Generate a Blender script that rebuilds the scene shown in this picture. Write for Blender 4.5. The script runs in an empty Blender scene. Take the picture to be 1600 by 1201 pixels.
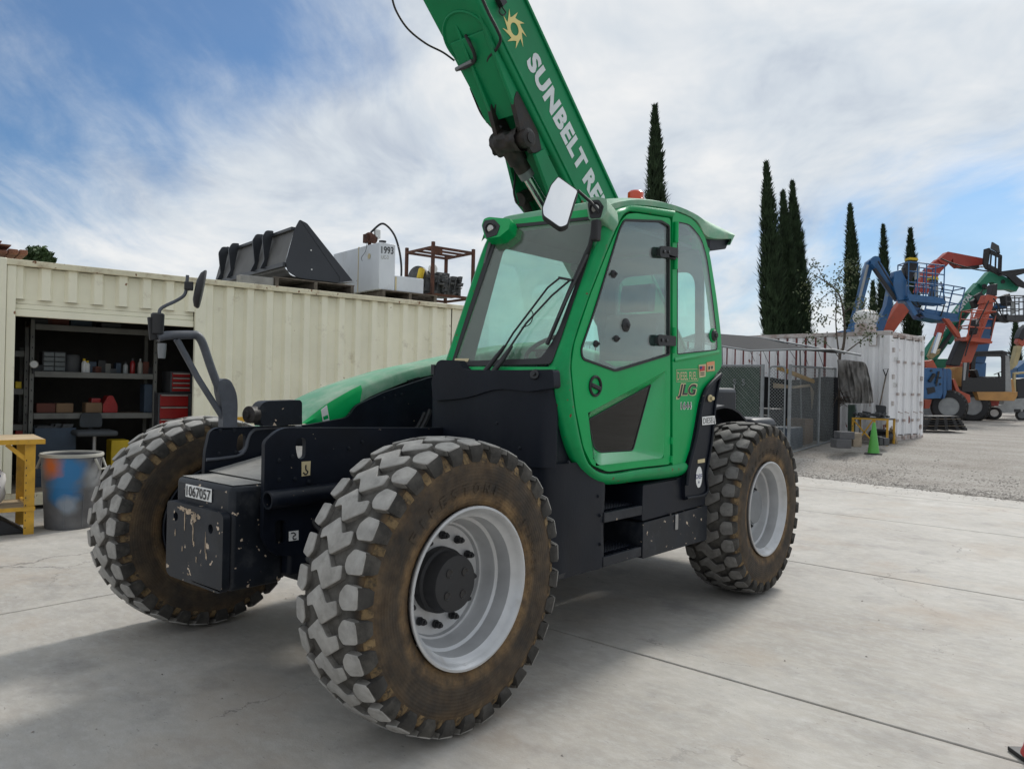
import bpy, bmesh, math, random
from mathutils import Vector, Matrix, noise
from mathutils.geometry import tessellate_polygon
PI = math.pi
V = Vector
random.seed(11)
scene = bpy.context.scene
COL = scene.collection

# ------------------------------------------------------------------ camera
CAM = V((3.7284, -2.5211, 1.5952)); YAW = 0.7129; PIT = 0.0019; ROLL = 0.0225; FPX = 1193.82
FW = V((-math.sin(YAW)*math.cos(PIT), math.cos(YAW)*math.cos(PIT), math.sin(PIT)))
_r = FW.cross(V((0, 0, 1))).normalized(); _u = _r.cross(FW)
RT = _r*math.cos(ROLL) + _u*math.sin(ROLL); UP = -_r*math.sin(ROLL) + _u*math.cos(ROLL)
cd = bpy.data.cameras.new('camera'); co = bpy.data.objects.new('camera', cd); COL.objects.link(co)
m = Matrix((RT, UP, -FW)).transposed().to_4x4(); m.translation = CAM; co.matrix_world = m
cd.sensor_width = 36; cd.sensor_fit = 'HORIZONTAL'; cd.lens = 36*FPX/1600
cd.clip_start = 0.05; cd.clip_end = 3000
scene.camera = co
scene.cycles.max_bounces = 7; scene.cycles.diffuse_bounces = 3; scene.cycles.glossy_bounces = 3; scene.cycles.transmission_bounces = 4

# ------------------------------------------------------------------ sky, sun, exposure
SUN_EL = 43.0
sd = V((-0.105, 0.995, 0)).normalized()            # horizontal direction towards the sun
S = V((sd.x*math.cos(math.radians(SUN_EL)), sd.y*math.cos(math.radians(SUN_EL)), math.sin(math.radians(SUN_EL))))
sl = bpy.data.lights.new('sun', 'SUN'); so = bpy.data.objects.new('sun', sl); COL.objects.link(so)
so.rotation_euler = (-S).to_track_quat('-Z', 'Y').to_euler()
sl.energy = 1.7; sl.angle = math.radians(8.0); sl.color = (1.0, 0.955, 0.88)
so.location = (0, 10, 20)
scene.view_settings.view_transform = 'Standard'; scene.view_settings.look = 'None'
scene.view_settings.exposure = 0.42; scene.view_settings.gamma = 1; scene.view_settings.use_curve_mapping = False

def nd(nt, typ, **kw):
    n = nt.nodes.new(typ)
    for k, v in kw.items():
        if k.startswith('i_'):
            n.inputs[int(k[2:])].default_value = v
        else:
            setattr(n, k, v)
    return n
def lk(nt, a, b): nt.links.new(a, b)
def math_n(nt, op, a, b=None, clamp=False):
    n = nt.nodes.new('ShaderNodeMath'); n.operation = op; n.use_clamp = clamp
    for i, x in enumerate((a, b)):
        if x is None: continue
        if isinstance(x, (int, float)): n.inputs[i].default_value = x
        else: nt.links.new(x, n.inputs[i])
    return n.outputs[0]
def vmath(nt, op, a, b=None):
    n = nt.nodes.new('ShaderNodeVectorMath'); n.operation = op
    for i, x in enumerate((a, b)):
        if x is None: continue
        if isinstance(x, (tuple, list, Vector)): n.inputs[i].default_value = tuple(x)
        else: nt.links.new(x, n.inputs[i])
    return n.outputs['Value'] if op in ('DOT_PRODUCT', 'LENGTH') else n.outputs[0]
def ramp(nt, fac, stops):
    n = nt.nodes.new('ShaderNodeValToRGB'); e = n.color_ramp.elements
    while len(e) < len(stops): e.new(0.5)
    for i, (p, c) in enumerate(stops):
        e[i].position = p
        e[i].color = (c, c, c, 1) if isinstance(c, (int, float)) else (*c, 1)
    if fac is not None: nt.links.new(fac, n.inputs[0])
    return n.outputs[0]
def mixc(nt, fac, a, b, typ='MIX'):
    n = nt.nodes.new('ShaderNodeMix'); n.data_type = 'RGBA'; n.blend_type = typ
    for i, x in ((0, fac), (6, a), (7, b)):
        if isinstance(x, (int, float)): n.inputs[i].default_value = x
        elif isinstance(x, (tuple, list)): n.inputs[i].default_value = (*x[:3], 1)
        else: nt.links.new(x, n.inputs[i])
    return n.outputs[2]

def make_world():
    w = bpy.data.worlds.new('World'); scene.world = w; w.use_nodes = True
    nt = w.node_tree; nt.nodes.clear(); w.cycles.sampling_method = 'MANUAL'; w.cycles.sample_map_resolution = 512
    out = nd(nt, 'ShaderNodeOutputWorld'); bg = nd(nt, 'ShaderNodeBackground')
    sky = nd(nt, 'ShaderNodeTexSky', sky_type='NISHITA', sun_disc=False, sun_elevation=math.radians(SUN_EL),
             sun_rotation=math.atan2(sd.x, sd.y), altitude=200, air_density=1.0, dust_density=1.2, ozone_density=2.2)
    tc = nd(nt, 'ShaderNodeTexCoord'); D = tc.outputs['Generated']
    D = vmath(nt, 'NORMALIZE', D)
    rh = _r; fh = V((FW.x, FW.y, 0)).normalized()
    a = vmath(nt, 'DOT_PRODUCT', D, rh); b = vmath(nt, 'DOT_PRODUCT', D, fh); z = vmath(nt, 'DOT_PRODUCT', D, (0, 0, 1))
    zz = math_n(nt, 'ADD', math_n(nt, 'MAXIMUM', z, 0.0), 0.22)
    u = math_n(nt, 'DIVIDE', a, zz); v = math_n(nt, 'DIVIDE', b, zz)
    def comb(x, y, zc=0.0):
        n = nd(nt, 'ShaderNodeCombineXYZ')
        for i, q in enumerate((x, y, zc)):
            if isinstance(q, (int, float)): n.inputs[i].default_value = q
            else: lk(nt, q, n.inputs[i])
        return n.outputs[0]
    P = comb(u, v)
    # a slow warp gives the cirrus its curl
    wn = nd(nt, 'ShaderNodeTexNoise'); wn.inputs['Scale'].default_value = 1.1; wn.inputs['Detail'].default_value = 2
    lk(nt, P, wn.inputs['Vector'])
    wv = vmath(nt, 'MULTIPLY', vmath(nt, 'SUBTRACT', wn.outputs['Color'], (0.5, 0.5, 0.5)), (0.55, 0.55, 0.0))
    Pw = vmath(nt, 'ADD', P, wv)
    def layer(rot, sc, scale, detail, rough, off=(0, 0, 0)):
        mp = nd(nt, 'ShaderNodeMapping'); mp.inputs['Rotation'].default_value = (0, 0, rot)
        mp.inputs['Scale'].default_value = sc; mp.inputs['Location'].default_value = off
        lk(nt, Pw, mp.inputs[0])
        n = nd(nt, 'ShaderNodeTexNoise'); n.inputs['Scale'].default_value = scale
        n.inputs['Detail'].default_value = detail; n.inputs['Roughness'].default_value = rough
        lk(nt, mp.outputs[0], n.inputs['Vector']); return n.outputs['Fac']
    big = layer(0.10, (1.25, 0.55, 1), 0.95, 4, 0.52, (3.1, 1.7, 0))
    streak = layer(0.14, (1.9, 0.34, 1), 1.5, 5, 0.60, (0.4, 2.2, 0))
    fine = layer(0.20, (1.7, 0.75, 1), 2.8, 6, 0.68, (7.0, 0.3, 0))
    puff = layer(0.3, (1.0, 0.9, 1), 1.8, 5, 0.60, (1.0, 5.0, 0))
    # thinner cover in some directions: blue shows there
    def blob(px, py, k0, k1):
        d = (FW + RT*((px-800)/FPX) - UP*((py-600)/FPX)).normalized()
        dt = vmath(nt, 'DOT_PRODUCT', D, d)
        n = nd(nt, 'ShaderNodeMapRange', interpolation_type='SMOOTHSTEP')
        lk(nt, dt, n.inputs[0]); n.inputs[1].default_value = math.cos(k1); n.inputs[2].default_value = math.cos(k0)
        n.inputs[3].default_value = 0; n.inputs[4].default_value = 1
        return n.outputs[0]
    cov = math_n(nt, 'ADD', math_n(nt, 'MULTIPLY', big, 0.60), math_n(nt, 'MULTIPLY', streak, 0.95))
    cov = math_n(nt, 'ADD', cov, math_n(nt, 'MULTIPLY', fine, 0.55))
    def add_all(items):
        r = None
        for (args, k) in items:
            q = math_n(nt, 'MULTIPLY', blob(*args), k); r = q if r is None else math_n(nt, 'ADD', r, q)
        return r
    holes = add_all([((90, 90, 0.0, 0.28), 0.50), ((330, -20, 0.0, 0.22), 0.22), ((510, 10, 0.0, 0.14), 0.26), ((10, 260, 0.0, 0.10), 0.14),
                     ((1620, 300, 0.0, 0.12), 0.30), ((1430, 345, 0.0, 0.13), 0.38), ((1280, 385, 0.0, 0.10), 0.26), ((1160, 405, 0.0, 0.09), 0.24)])
    thick = add_all([((1250, 40, 0.05, 0.36), 0.16), ((260, 380, 0.05, 0.26), 0.20), ((700, 260, 0.05, 0.30), 0.16), ((1450, 130, 0.0, 0.2), 0.06)])
    cov = math_n(nt, 'ADD', math_n(nt, 'SUBTRACT', cov, holes), thick)
    mr = nd(nt, 'ShaderNodeMapRange', interpolation_type='SMOOTHSTEP'); lk(nt, cov, mr.inputs[0])
    mr.inputs[1].default_value = 0.42; mr.inputs[2].default_value = 1.16; mr.inputs[3].default_value = 0.06; mr.inputs[4].default_value = 0.97
    # haze towards the horizon
    hz = nd(nt, 'ShaderNodeMapRange', interpolation_type='SMOOTHSTEP'); lk(nt, z, hz.inputs[0])
    hz.inputs[1].default_value = 0.0; hz.inputs[2].default_value = 0.30; hz.inputs[3].default_value = 0.72; hz.inputs[4].default_value = 0.0
    fac = math_n(nt, 'MAXIMUM', mr.outputs[0], hz.outputs[0])
    cl = ramp(nt, math_n(nt, 'ADD', math_n(nt, 'ADD', math_n(nt, 'MULTIPLY', puff, 0.62), math_n(nt, 'MULTIPLY', big, 0.2)), math_n(nt, 'MULTIPLY', fine, 0.18)),
              [(0.36, (3.4, 3.85, 4.6)), (0.48, (5.1, 5.5, 5.9)), (0.60, (6.6, 6.65, 6.65))])
    # glow added to the cloud round the unseen sun to lift ambient light
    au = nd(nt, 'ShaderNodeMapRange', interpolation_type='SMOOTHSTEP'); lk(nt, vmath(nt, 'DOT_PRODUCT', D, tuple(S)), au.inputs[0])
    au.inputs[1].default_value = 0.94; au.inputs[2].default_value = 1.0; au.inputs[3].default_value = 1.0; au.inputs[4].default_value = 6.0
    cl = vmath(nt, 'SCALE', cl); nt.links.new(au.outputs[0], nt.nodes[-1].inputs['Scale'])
    blue = mixc(nt, 1.0, sky.outputs[0], (0.37, 0.57, 0.73), 'MULTIPLY')
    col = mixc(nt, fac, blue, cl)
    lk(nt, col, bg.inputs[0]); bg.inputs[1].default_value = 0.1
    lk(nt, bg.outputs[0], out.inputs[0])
make_world()

# ------------------------------------------------------------------ measuring helpers: a sight line met with a known plane
def ray(px, py): return FW + RT*((px-800)/FPX) - UP*((py-600.5)/FPX)
def at(px, py, dep): return CAM + ray(px, py)*dep
def pl(px, py, P0, N):
    d = ray(px, py); return CAM + d*((V(P0)-CAM).dot(V(N))/d.dot(V(N)))
def onx(px, py, x): return pl(px, py, (x, 0, 0), (1, 0, 0))
def ony(px, py, y): return pl(px, py, (0, y, 0), (0, 1, 0))
def onz(px, py, z): return pl(px, py, (0, 0, z), (0, 0, 1))

# ------------------------------------------------------------------ materials
MATS = {}
def mat(name, col, rough=0.55, metal=0.0, var=0.12, vs=4.0, dirt=None, bump=0.0, bs=60.0, coat=0.0, spec=0.5, stretch=(1, 1, 1), two=None, chips=None):
    """col: base colour; var: value mottling; dirt: (colour, low, high, scale); two: (colour, low, high, scale); chips: (colour, threshold, scale)"""
    if name in MATS: return MATS[name]
    m = bpy.data.materials.new(name); m.use_nodes = True; nt = m.node_tree
    b = nt.nodes['Principled BSDF']
    tc = nd(nt, 'ShaderNodeTexCoord'); mp = nd(nt, 'ShaderNodeMapping'); mp.inputs['Scale'].default_value = stretch
    lk(nt, tc.outputs['Object'], mp.inputs[0]); vec = mp.outputs[0]
    def noi(scale, det=5, rg=0.6, off=0.0):
        n = nd(nt, 'ShaderNodeTexNoise'); n.inputs['Scale'].default_value = scale; n.inputs['Detail'].default_value = det
        n.inputs['Roughness'].default_value = rg
        if off:
            v2 = vmath(nt, 'ADD', vec, (off, off*1.7, off*0.6)); lk(nt, v2, n.inputs['Vector'])
        else: lk(nt, vec, n.inputs['Vector'])
        return n.outputs['Fac']
    c = None
    n1 = noi(vs)
    lo = tuple(x*(1-var*1.6) for x in col); hi = tuple(min(1, x*(1+var*1.2)) for x in col)
    c = ramp(nt, n1, [(0.3, lo), (0.7, hi)])
    r = math_n(nt, 'ADD', math_n(nt, 'MULTIPLY', n1, 0.18), rough-0.09, True)
    if two:
        f = ramp(nt, noi(two[3], 6, 0.6, 3.3), [(two[1], 0.0), (two[2], 1.0)]); c = mixc(nt, f, c, two[0])
    if dirt:
        f = ramp(nt, noi(dirt[3], 8, 0.68, 9.1), [(dirt[1], 0.0), (dirt[2], 1.0)])
        c = mixc(nt, f, c, dirt[0]); r = math_n(nt, 'ADD', r, math_n(nt, 'MULTIPLY', f, 0.25), True)
    if chips:
        f = ramp(nt, noi(chips[2], 3, 0.5, 5.7), [(chips[1], 0.0), (chips[1]+0.02, 1.0)]); c = mixc(nt, f, c, chips[0])
    lk(nt, c, b.inputs['Base Color']); lk(nt, r, b.inputs['Roughness'])
    b.inputs['Metallic'].default_value = metal; b.inputs['Coat Weight'].default_value = coat; b.inputs['Coat Roughness'].default_value = 0.15
    b.inputs['Specular IOR Level'].default_value = spec
    if bump:
        bp = nd(nt, 'ShaderNodeBump'); bp.inputs['Strength'].default_value = bump; bp.inputs['Distance'].default_value = 0.01
        lk(nt, noi(bs, 4, 0.6, 1.1), bp.inputs['Height']); lk(nt, bp.outputs[0], b.inputs['Normal'])
    MATS[name] = m; return m
def glass(name, tint, dust=0.08, dustcol=(0.6, 0.6, 0.56), gloss=1.0, dscale=6):
    m = bpy.data.materials.new(name); m.use_nodes = True; nt = m.node_tree; nt.nodes.clear()
    out = nd(nt, 'ShaderNodeOutputMaterial'); tr = nd(nt, 'ShaderNodeBsdfTransparent'); tr.inputs[0].default_value = (*tint, 1)
    gl = nd(nt, 'ShaderNodeBsdfGlossy'); gl.inputs['Roughness'].default_value = 0.02; gl.inputs[0].default_value = (1, 1, 1, 1)
    lw = nd(nt, 'ShaderNodeLayerWeight'); lw.inputs[0].default_value = 0.5
    f2 = math_n(nt, 'ADD', math_n(nt, 'MULTIPLY', math_n(nt, 'POWER', lw.outputs['Facing'], 4.0), 0.85*gloss), 0.045*gloss, True)
    mx = nd(nt, 'ShaderNodeMixShader'); lk(nt, f2, mx.inputs[0]); lk(nt, tr.outputs[0], mx.inputs[1]); lk(nt, gl.outputs[0], mx.inputs[2])
    df = nd(nt, 'ShaderNodeBsdfDiffuse'); df.inputs[0].default_value = (*dustcol, 1)
    tc = nd(nt, 'ShaderNodeTexCoord'); n = nd(nt, 'ShaderNodeTexNoise'); n.inputs['Scale'].default_value = dscale; n.inputs['Detail'].default_value = 8
    n.inputs['Roughness'].default_value = 0.7; lk(nt, tc.outputs['Object'], n.inputs['Vector'])
    fd = ramp(nt, n.outputs['Fac'], [(0.3, dust*0.6), (0.75, min(1, dust*1.6))])
    m2 = nd(nt, 'ShaderNodeMixShader'); lk(nt, fd, m2.inputs[0]); lk(nt, mx.outputs[0], m2.inputs[1]); lk(nt, df.outputs[0], m2.inputs[2])
    lk(nt, m2.outputs[0], out.inputs[0]); MATS[name] = m; return m

GREEN = (0.0, 0.35, 0.090)
mat('green', GREEN, 0.34, var=0.07, vs=2.5, coat=0.04, spec=0.24, dirt=((0.03, 0.28, 0.11), 0.62, 1.0, 3.0), bump=0.03, bs=8)
mat('green_worn', (0.002, 0.28, 0.082), 0.42, var=0.12, vs=5, coat=0.03, spec=0.25, dirt=((0.10, 0.17, 0.10), 0.60, 0.95, 6.0), chips=((0.16, 0.05, 0.03), 0.665, 24), bump=0.04, bs=12)
mat('green_gloss', (0.0, 0.35, 0.090), 0.22, var=0.06, vs=2.5, coat=0.6, spec=0.5)
mat('green_faded', (0.13, 0.35, 0.21), 0.6, var=0.14, vs=2.2, dirt=((0.40, 0.47, 0.37), 0.42, 0.80, 4.0), bump=0.04, bs=20)
mat('green_boom', (0.003, 0.215, 0.080), 0.48, var=0.10, vs=1.6, spec=0.3, dirt=((0.04, 0.16, 0.08), 0.55, 0.95, 3.0), chips=((0.16, 0.06, 0.03), 0.745, 7), bump=0.03, bs=10)
BK = (0.0055, 0.0080, 0.0145)
mat('black_paint', BK, 0.46, var=0.25, vs=5, spec=0.25, dirt=((0.040, 0.042, 0.047), 0.58, 1.0, 3.5), chips=((0.42, 0.34, 0.25), 0.735, 34), bump=0.05, bs=25)
mat('black_scuffed', (0.009, 0.012, 0.018), 0.5, var=0.25, vs=5, spec=0.35, dirt=((0.075, 0.077, 0.08), 0.52, 0.9, 5), chips=((0.55, 0.44, 0.33), 0.67, 19), bump=0.06, bs=25)
mat('black_plastic', (0.0055, 0.0080, 0.0145), 0.46, var=0.18, vs=3.0, spec=0.25, dirt=((0.024, 0.027, 0.033), 0.50, 1.0, 2.2), bump=0.06, bs=90, stretch=(1, 1, 0.45))
mat('black_dusty', (0.30, 0.29, 0.27), 0.85, var=0.16, vs=5, dirt=((0.10, 0.10, 0.10), 0.58, 0.85, 8), bump=0.05)
mat('black_soft', (0.018, 0.018, 0.020), 0.6, var=0.15)
mat('black_gloss', (0.012, 0.012, 0.014), 0.25, var=0.1)
mat('grey_tube', (0.075, 0.082, 0.098), 0.5, var=0.18, vs=9, dirt=((0.16, 0.16, 0.16), 0.55, 0.9, 8))
mat('grease', (0.016, 0.013, 0.012), 0.55, var=0.4, vs=12, dirt=((0.05, 0.035, 0.025), 0.45, 0.8, 14), bump=0.35, bs=40)
mat('chrome', (0.62, 0.62, 0.62), 0.16, metal=1.0, var=0.05)
mat('mirror_glass', (0.86, 0.88, 0.90), 0.03, metal=1.0, var=0.0); 
mat('steel', (0.36, 0.36, 0.36), 0.42, metal=0.8, var=0.12)
mat('rim_silver', (0.50, 0.505, 0.51), 0.38, metal=0.35, var=0.08, vs=6, dirt=((0.30, 0.27, 0.23), 0.56, 0.92, 5), bump=0.03)
mat('rim_grey', (0.20, 0.21, 0.22), 0.5, metal=0.2, var=0.12)
mat('lamp_glass', (0.55, 0.54, 0.50), 0.15, metal=0.5, var=0.1, vs=30)
mat('orange_lens', (0.72, 0.07, 0.015), 0.25, var=0.1, coat=0.5)
mat('white', (0.80, 0.80, 0.78), 0.5, var=0.04)
mat('ink', (0.015, 0.015, 0.018), 0.5, var=0.05)
mat('navy_ink', (0.02, 0.03, 0.16), 0.5, var=0.05)
mat('decal_yellow', (0.74, 0.62, 0.24), 0.55, var=0.06)
mat('decal_cream', (0.62, 0.52, 0.30), 0.55, var=0.08)
mat('decal_orange', (0.72, 0.30, 0.14), 0.55, var=0.08)
mat('decal_red', (0.55, 0.05, 0.05), 0.55, var=0.08)
mat('decal_white', (0.70, 0.72, 0.74), 0.55, var=0.06, vs=9, chips=((0.16, 0.25, 0.18), 0.74, 14))
glass('glass_cab', (0.78, 0.95, 0.91), 0.025, (0.55, 0.60, 0.58), 1.45)
glass('glass_front', (0.78, 0.88, 0.83), 0.10, (0.50, 0.51, 0.46), 0.9, 3)
glass('glass_dark', (0.16, 0.19, 0.18), 0.012, gloss=0.75)

def mud_tyre():
    m = bpy.data.materials.new('tyre_sidewall'); m.use_nodes = True; nt = m.node_tree; b = nt.nodes['Principled BSDF']
    tc = nd(nt, 'ShaderNodeTexCoord'); sx = nd(nt, 'ShaderNodeSeparateXYZ'); lk(nt, tc.outputs['Object'], sx.inputs[0])
    r = math_n(nt, 'SQRT', math_n(nt, 'ADD', math_n(nt, 'MULTIPLY', sx.outputs[1], sx.outputs[1]), math_n(nt, 'MULTIPLY', sx.outputs[2], sx.outputs[2])))
    def noi(s, d=6, g=0.65):
        n = nd(nt, 'ShaderNodeTexNoise'); n.inputs['Scale'].default_value = s; n.inputs['Detail'].default_value = d; n.inputs['Roughness'].default_value = g
        lk(nt, tc.outputs['Object'], n.inputs['Vector']); return n.outputs['Fac']
    base = ramp(nt, noi(7), [(0.3, (0.018, 0.017, 0.016)), (0.7, (0.044, 0.039, 0.034))])
    # mud film: heavy next to the rim and round the shoulder notches, thinner between
    band = ramp(nt, r, [(0.36, 1.0), (0.42, 0.80), (0.45, 0.22), (0.53, 0.24), (0.575, 0.50), (0.61, 0.75), (0.625, 0.30), (0.634, 0.0)])
    n = math_n(nt, 'MULTIPLY', ramp(nt, noi(5, 9, 0.72), [(0.40, 0.0), (0.68, 1.0)]), 1.2)
    f = math_n(nt, 'MULTIPLY', band, math_n(nt, 'ADD', n, 0.22), True)
    c = mixc(nt, f, base, ramp(nt, noi(14), [(0.3, (0.13, 0.075, 0.032)), (0.75, (0.27, 0.175, 0.085))]))
    c = mixc(nt, ramp(nt, r, [(0.632, 0.0), (0.640, 1.0)]), c, ramp(nt, noi(16), [(0.3, (0.050, 0.046, 0.040)), (0.7, (0.125, 0.117, 0.105))]))
    lk(nt, c, b.inputs['Base Color']); b.inputs['Roughness'].default_value = 0.78; b.inputs['Specular IOR Level'].default_value = 0.3
    # concentric moulding lines and grit
    ring = math_n(nt, 'MULTIPLY', math_n(nt, 'SINE', math_n(nt, 'MULTIPLY', r, 420.0)), 0.35)
    h = math_n(nt, 'ADD', math_n(nt, 'MULTIPLY', noi(60), 1.0), ring)
    bp = nd(nt, 'ShaderNodeBump'); bp.inputs['Strength'].default_value = 0.22; bp.inputs['Distance'].default_value = 0.006
    lk(nt, h, bp.inputs['Height']); lk(nt, bp.outputs[0], b.inputs['Normal']); MATS['tyre_sidewall'] = m
mud_tyre()
mat('tyre_lug', (0.34, 0.327, 0.305), 0.88, var=0.16, vs=14, dirt=((0.20, 0.19, 0.17), 0.56, 0.85, 22), bump=0.12, bs=70, spec=0.2)
mat('tyre_lug_rear', (0.17, 0.163, 0.152), 0.85, var=0.18, vs=14, dirt=((0.06, 0.055, 0.05), 0.5, 0.85, 20), bump=0.12, bs=70, spec=0.25)
mat('tyre_groove_dusty', (0.17, 0.16, 0.145), 0.9, var=0.3, vs=10, dirt=((0.05, 0.046, 0.04), 0.5, 0.8, 8), bump=0.15, bs=60, spec=0.2)
mat('tyre_groove', (0.05, 0.047, 0.043), 0.9, var=0.3, vs=10, dirt=((0.12, 0.11, 0.095), 0.5, 0.8, 8), bump=0.15, bs=60, spec=0.2)
mat('tyre_notch', (0.21, 0.145, 0.075), 0.9, var=0.3, vs=12, dirt=((0.05, 0.042, 0.035), 0.46, 0.62, 26), bump=0.3, bs=60, spec=0.2)

# ------------------------------------------------------------------ mesh helpers
class MB:
    def __init__(s): s.v = []; s.f = []
    def add(s, vs, fs):
        o = len(s.v); s.v += [V(p) for p in vs]; s.f += [tuple(i+o for i in f) for f in fs]; return s
    def hexa(s, a):      # 8 points: bottom ring 0-3, top ring 4-7
        return s.add(a, [(0, 3, 2, 1), (4, 5, 6, 7), (0, 1, 5, 4), (1, 2, 6, 5), (2, 3, 7, 6), (3, 0, 4, 7)])
    def box(s, x0, x1, y0, y1, z0, z1):
        return s.hexa([(x0, y0, z0), (x1, y0, z0), (x1, y1, z0), (x0, y1, z0), (x0, y0, z1), (x1, y0, z1), (x1, y1, z1), (x0, y1, z1)])
    def obox(s, c, ax, ay, az):   # centre and three half axes
        c, ax, ay, az = V(c), V(ax), V(ay), V(az)
        return s.hexa([c-ax-ay-az, c+ax-ay-az, c+ax+ay-az, c-ax+ay-az, c-ax-ay+az, c+ax-ay+az, c+ax+ay+az, c-ax+ay+az])
    def beam(s, a, b, w, h, up=(0, 0, 1)):
        a, b = V(a), V(b); d = (b-a); L = d.length; d.normalize(); u = V(up)
        if abs(d.dot(u)) > 0.97: u = V((1, 0, 0))
        sx = d.cross(u).normalized(); u = sx.cross(d)
        return s.obox((a+b)/2, d*(L/2), sx*(w/2), u*(h/2))
    def prism(s, loops, off):
        """loops: 3-D outline first, then holes (all in one plane); off: extrusion vector"""
        if not isinstance(loops[0], (list, tuple)) or isinstance(loops[0][0], (int, float)): loops = [loops]
        loops = [[V(p) for p in l] for l in loops]; off = V(off)
        tri = tessellate_polygon(loops); pts = [p for l in loops for p in l]; n = len(pts)
        o = len(s.v); s.v += pts + [p+off for p in pts]
        nrm = V((0, 0, 0))
        if tri:
            for t in tri:
                nrm += (pts[t[1]]-pts[t[0]]).cross(pts[t[2]]-pts[t[0]])
        flip = nrm.dot(off) > 0
        for t in tri:
            a = tuple(t); a = a if not flip else a[::-1]
            s.f.append(tuple(i+o for i in a)); s.f.append(tuple(i+o+n for i in a[::-1]))
        k = 0
        for l in loops:
            L = len(l)
            for i in range(L):
                a, b = k+i, k+(i+1) % L
                s.f.append((o+a, o+b, o+b+n, o+a+n))
            k += L
        return s
    def tube(s, pts, r, n=10, caps=True):
        pts = [V(p) for p in pts]; rs = r if isinstance(r, (list, tuple)) else [r]*len(pts)
        o = len(s.v); prev = None
        for i, p in enumerate(pts):
            d = (pts[min(i+1, len(pts)-1)] - pts[max(i-1, 0)]).normalized()
            if prev is None:
                a = d.orthogonal().normalized()
            else:
                a = (prev - d*prev.dot(d))
                a = a.normalized() if a.length > 1e-6 else d.orthogonal().normalized()
            prev = a; b = d.cross(a)
            for k in range(n):
                t = 2*PI*k/n; s.v.append(p + (a*math.cos(t)+b*math.sin(t))*rs[i])
        for i in range(len(pts)-1):
            for k in range(n):
                k2 = (k+1) % n; s.f.append((o+i*n+k, o+i*n+k2, o+(i+1)*n+k2, o+(i+1)*n+k))
        if caps:
            s.f.append(tuple(o+k for k in range(n))[::-1]); e = o+(len(pts)-1)*n; s.f.append(tuple(e+k for k in range(n)))
        return s
    def lathe(s, prof, c, axis=(0, 0, 1), n=32, closed=False, caps=True):
        """prof: list of (radius, height along axis)"""
        ax = V(axis).normalized(); a = ax.orthogonal().normalized(); b = ax.cross(a); c = V(c); o = len(s.v)
        for (r, h) in prof:
            for k in range(n):
                t = 2*PI*k/n; s.v.append(c + ax*h + (a*math.cos(t)+b*math.sin(t))*r)
        m = len(prof)
        for i in range(m if closed else m-1):
            j = (i+1) % m
            for k in range(n):
                k2 = (k+1) % n; s.f.append((o+i*n+k, o+i*n+k2, o+j*n+k2, o+j*n+k))
        if not closed and caps:
            if prof[0][0] > 1e-5: s.f.append(tuple(o+k for k in range(n))[::-1])
            if prof[-1][0] > 1e-5: s.f.append(tuple(o+(m-1)*n+k for k in range(n)))
        return s
    def grid(s, rows, thick=None, close_u=False):
        """rows of equal length joined to a sheet; thick: vector giving it a body"""
        rows = [[V(p) for p in r] for r in rows]; o = len(s.v); R_, C_ = len(rows), len(rows[0])
        s.v += [p for r in rows for p in r]
        q = [(i*C_+j, i*C_+j+1, (i+1)*C_+j+1, (i+1)*C_+j) for i in range(R_-1) for j in range(C_-1)]
        s.f += [tuple(o+x for x in f) for f in q]
        if thick is not None:
            t = V(thick); n = R_*C_; s.v += [p+t for r in rows for p in r]
            s.f += [tuple(o+n+x for x in f[::-1]) for f in q]
            bd = [i for i in range(C_)] + [i*C_+C_-1 for i in range(1, R_)] + [(R_-1)*C_+j for j in range(C_-2, -1, -1)] + [i*C_ for i in range(R_-2, 0, -1)]
            for i in range(len(bd)):
                a, b = bd[i], bd[(i+1) % len(bd)]; s.f.append((o+b, o+a, o+a+n, o+b+n))
        return s
    def sphere(s, c, r, seg=12, rings=8):
        r = (r, r, r) if isinstance(r, (int, float)) else r
        prof = []; c = V(c); o = len(s.v)
        for i in range(rings+1):
            p = PI*i/rings
            for k in range(seg):
                t = 2*PI*k/seg; s.v.append(c+V((r[0]*math.sin(p)*math.cos(t), r[1]*math.sin(p)*math.sin(t), r[2]*math.cos(p))))
        for i in range(rings):
            for k in range(seg):
                k2 = (k+1) % seg; s.f.append((o+i*seg+k, o+(i+1)*seg+k, o+(i+1)*seg+k2, o+i*seg+k2))
        return s
    def mesh(s, name, origin=(0, 0, 0), smooth=None, weld=True):
        me = bpy.data.meshes.new(name); og = V(origin)
        me.from_pydata([tuple(p-og) for p in s.v], [], s.f)
        bm = bmesh.new(); bm.from_mesh(me)
        if weld: bmesh.ops.remove_doubles(bm, verts=bm.verts, dist=1e-5)
        bmesh.ops.dissolve_degenerate(bm, dist=1e-6, edges=bm.edges)
        bmesh.ops.recalc_face_normals(bm, faces=bm.faces); bm.to_mesh(me); bm.free()
        if smooth:
            me.polygons.foreach_set('use_smooth', [True]*len(me.polygons)); me.set_sharp_from_angle(angle=math.radians(smooth))
        me.update(); return me
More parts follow.
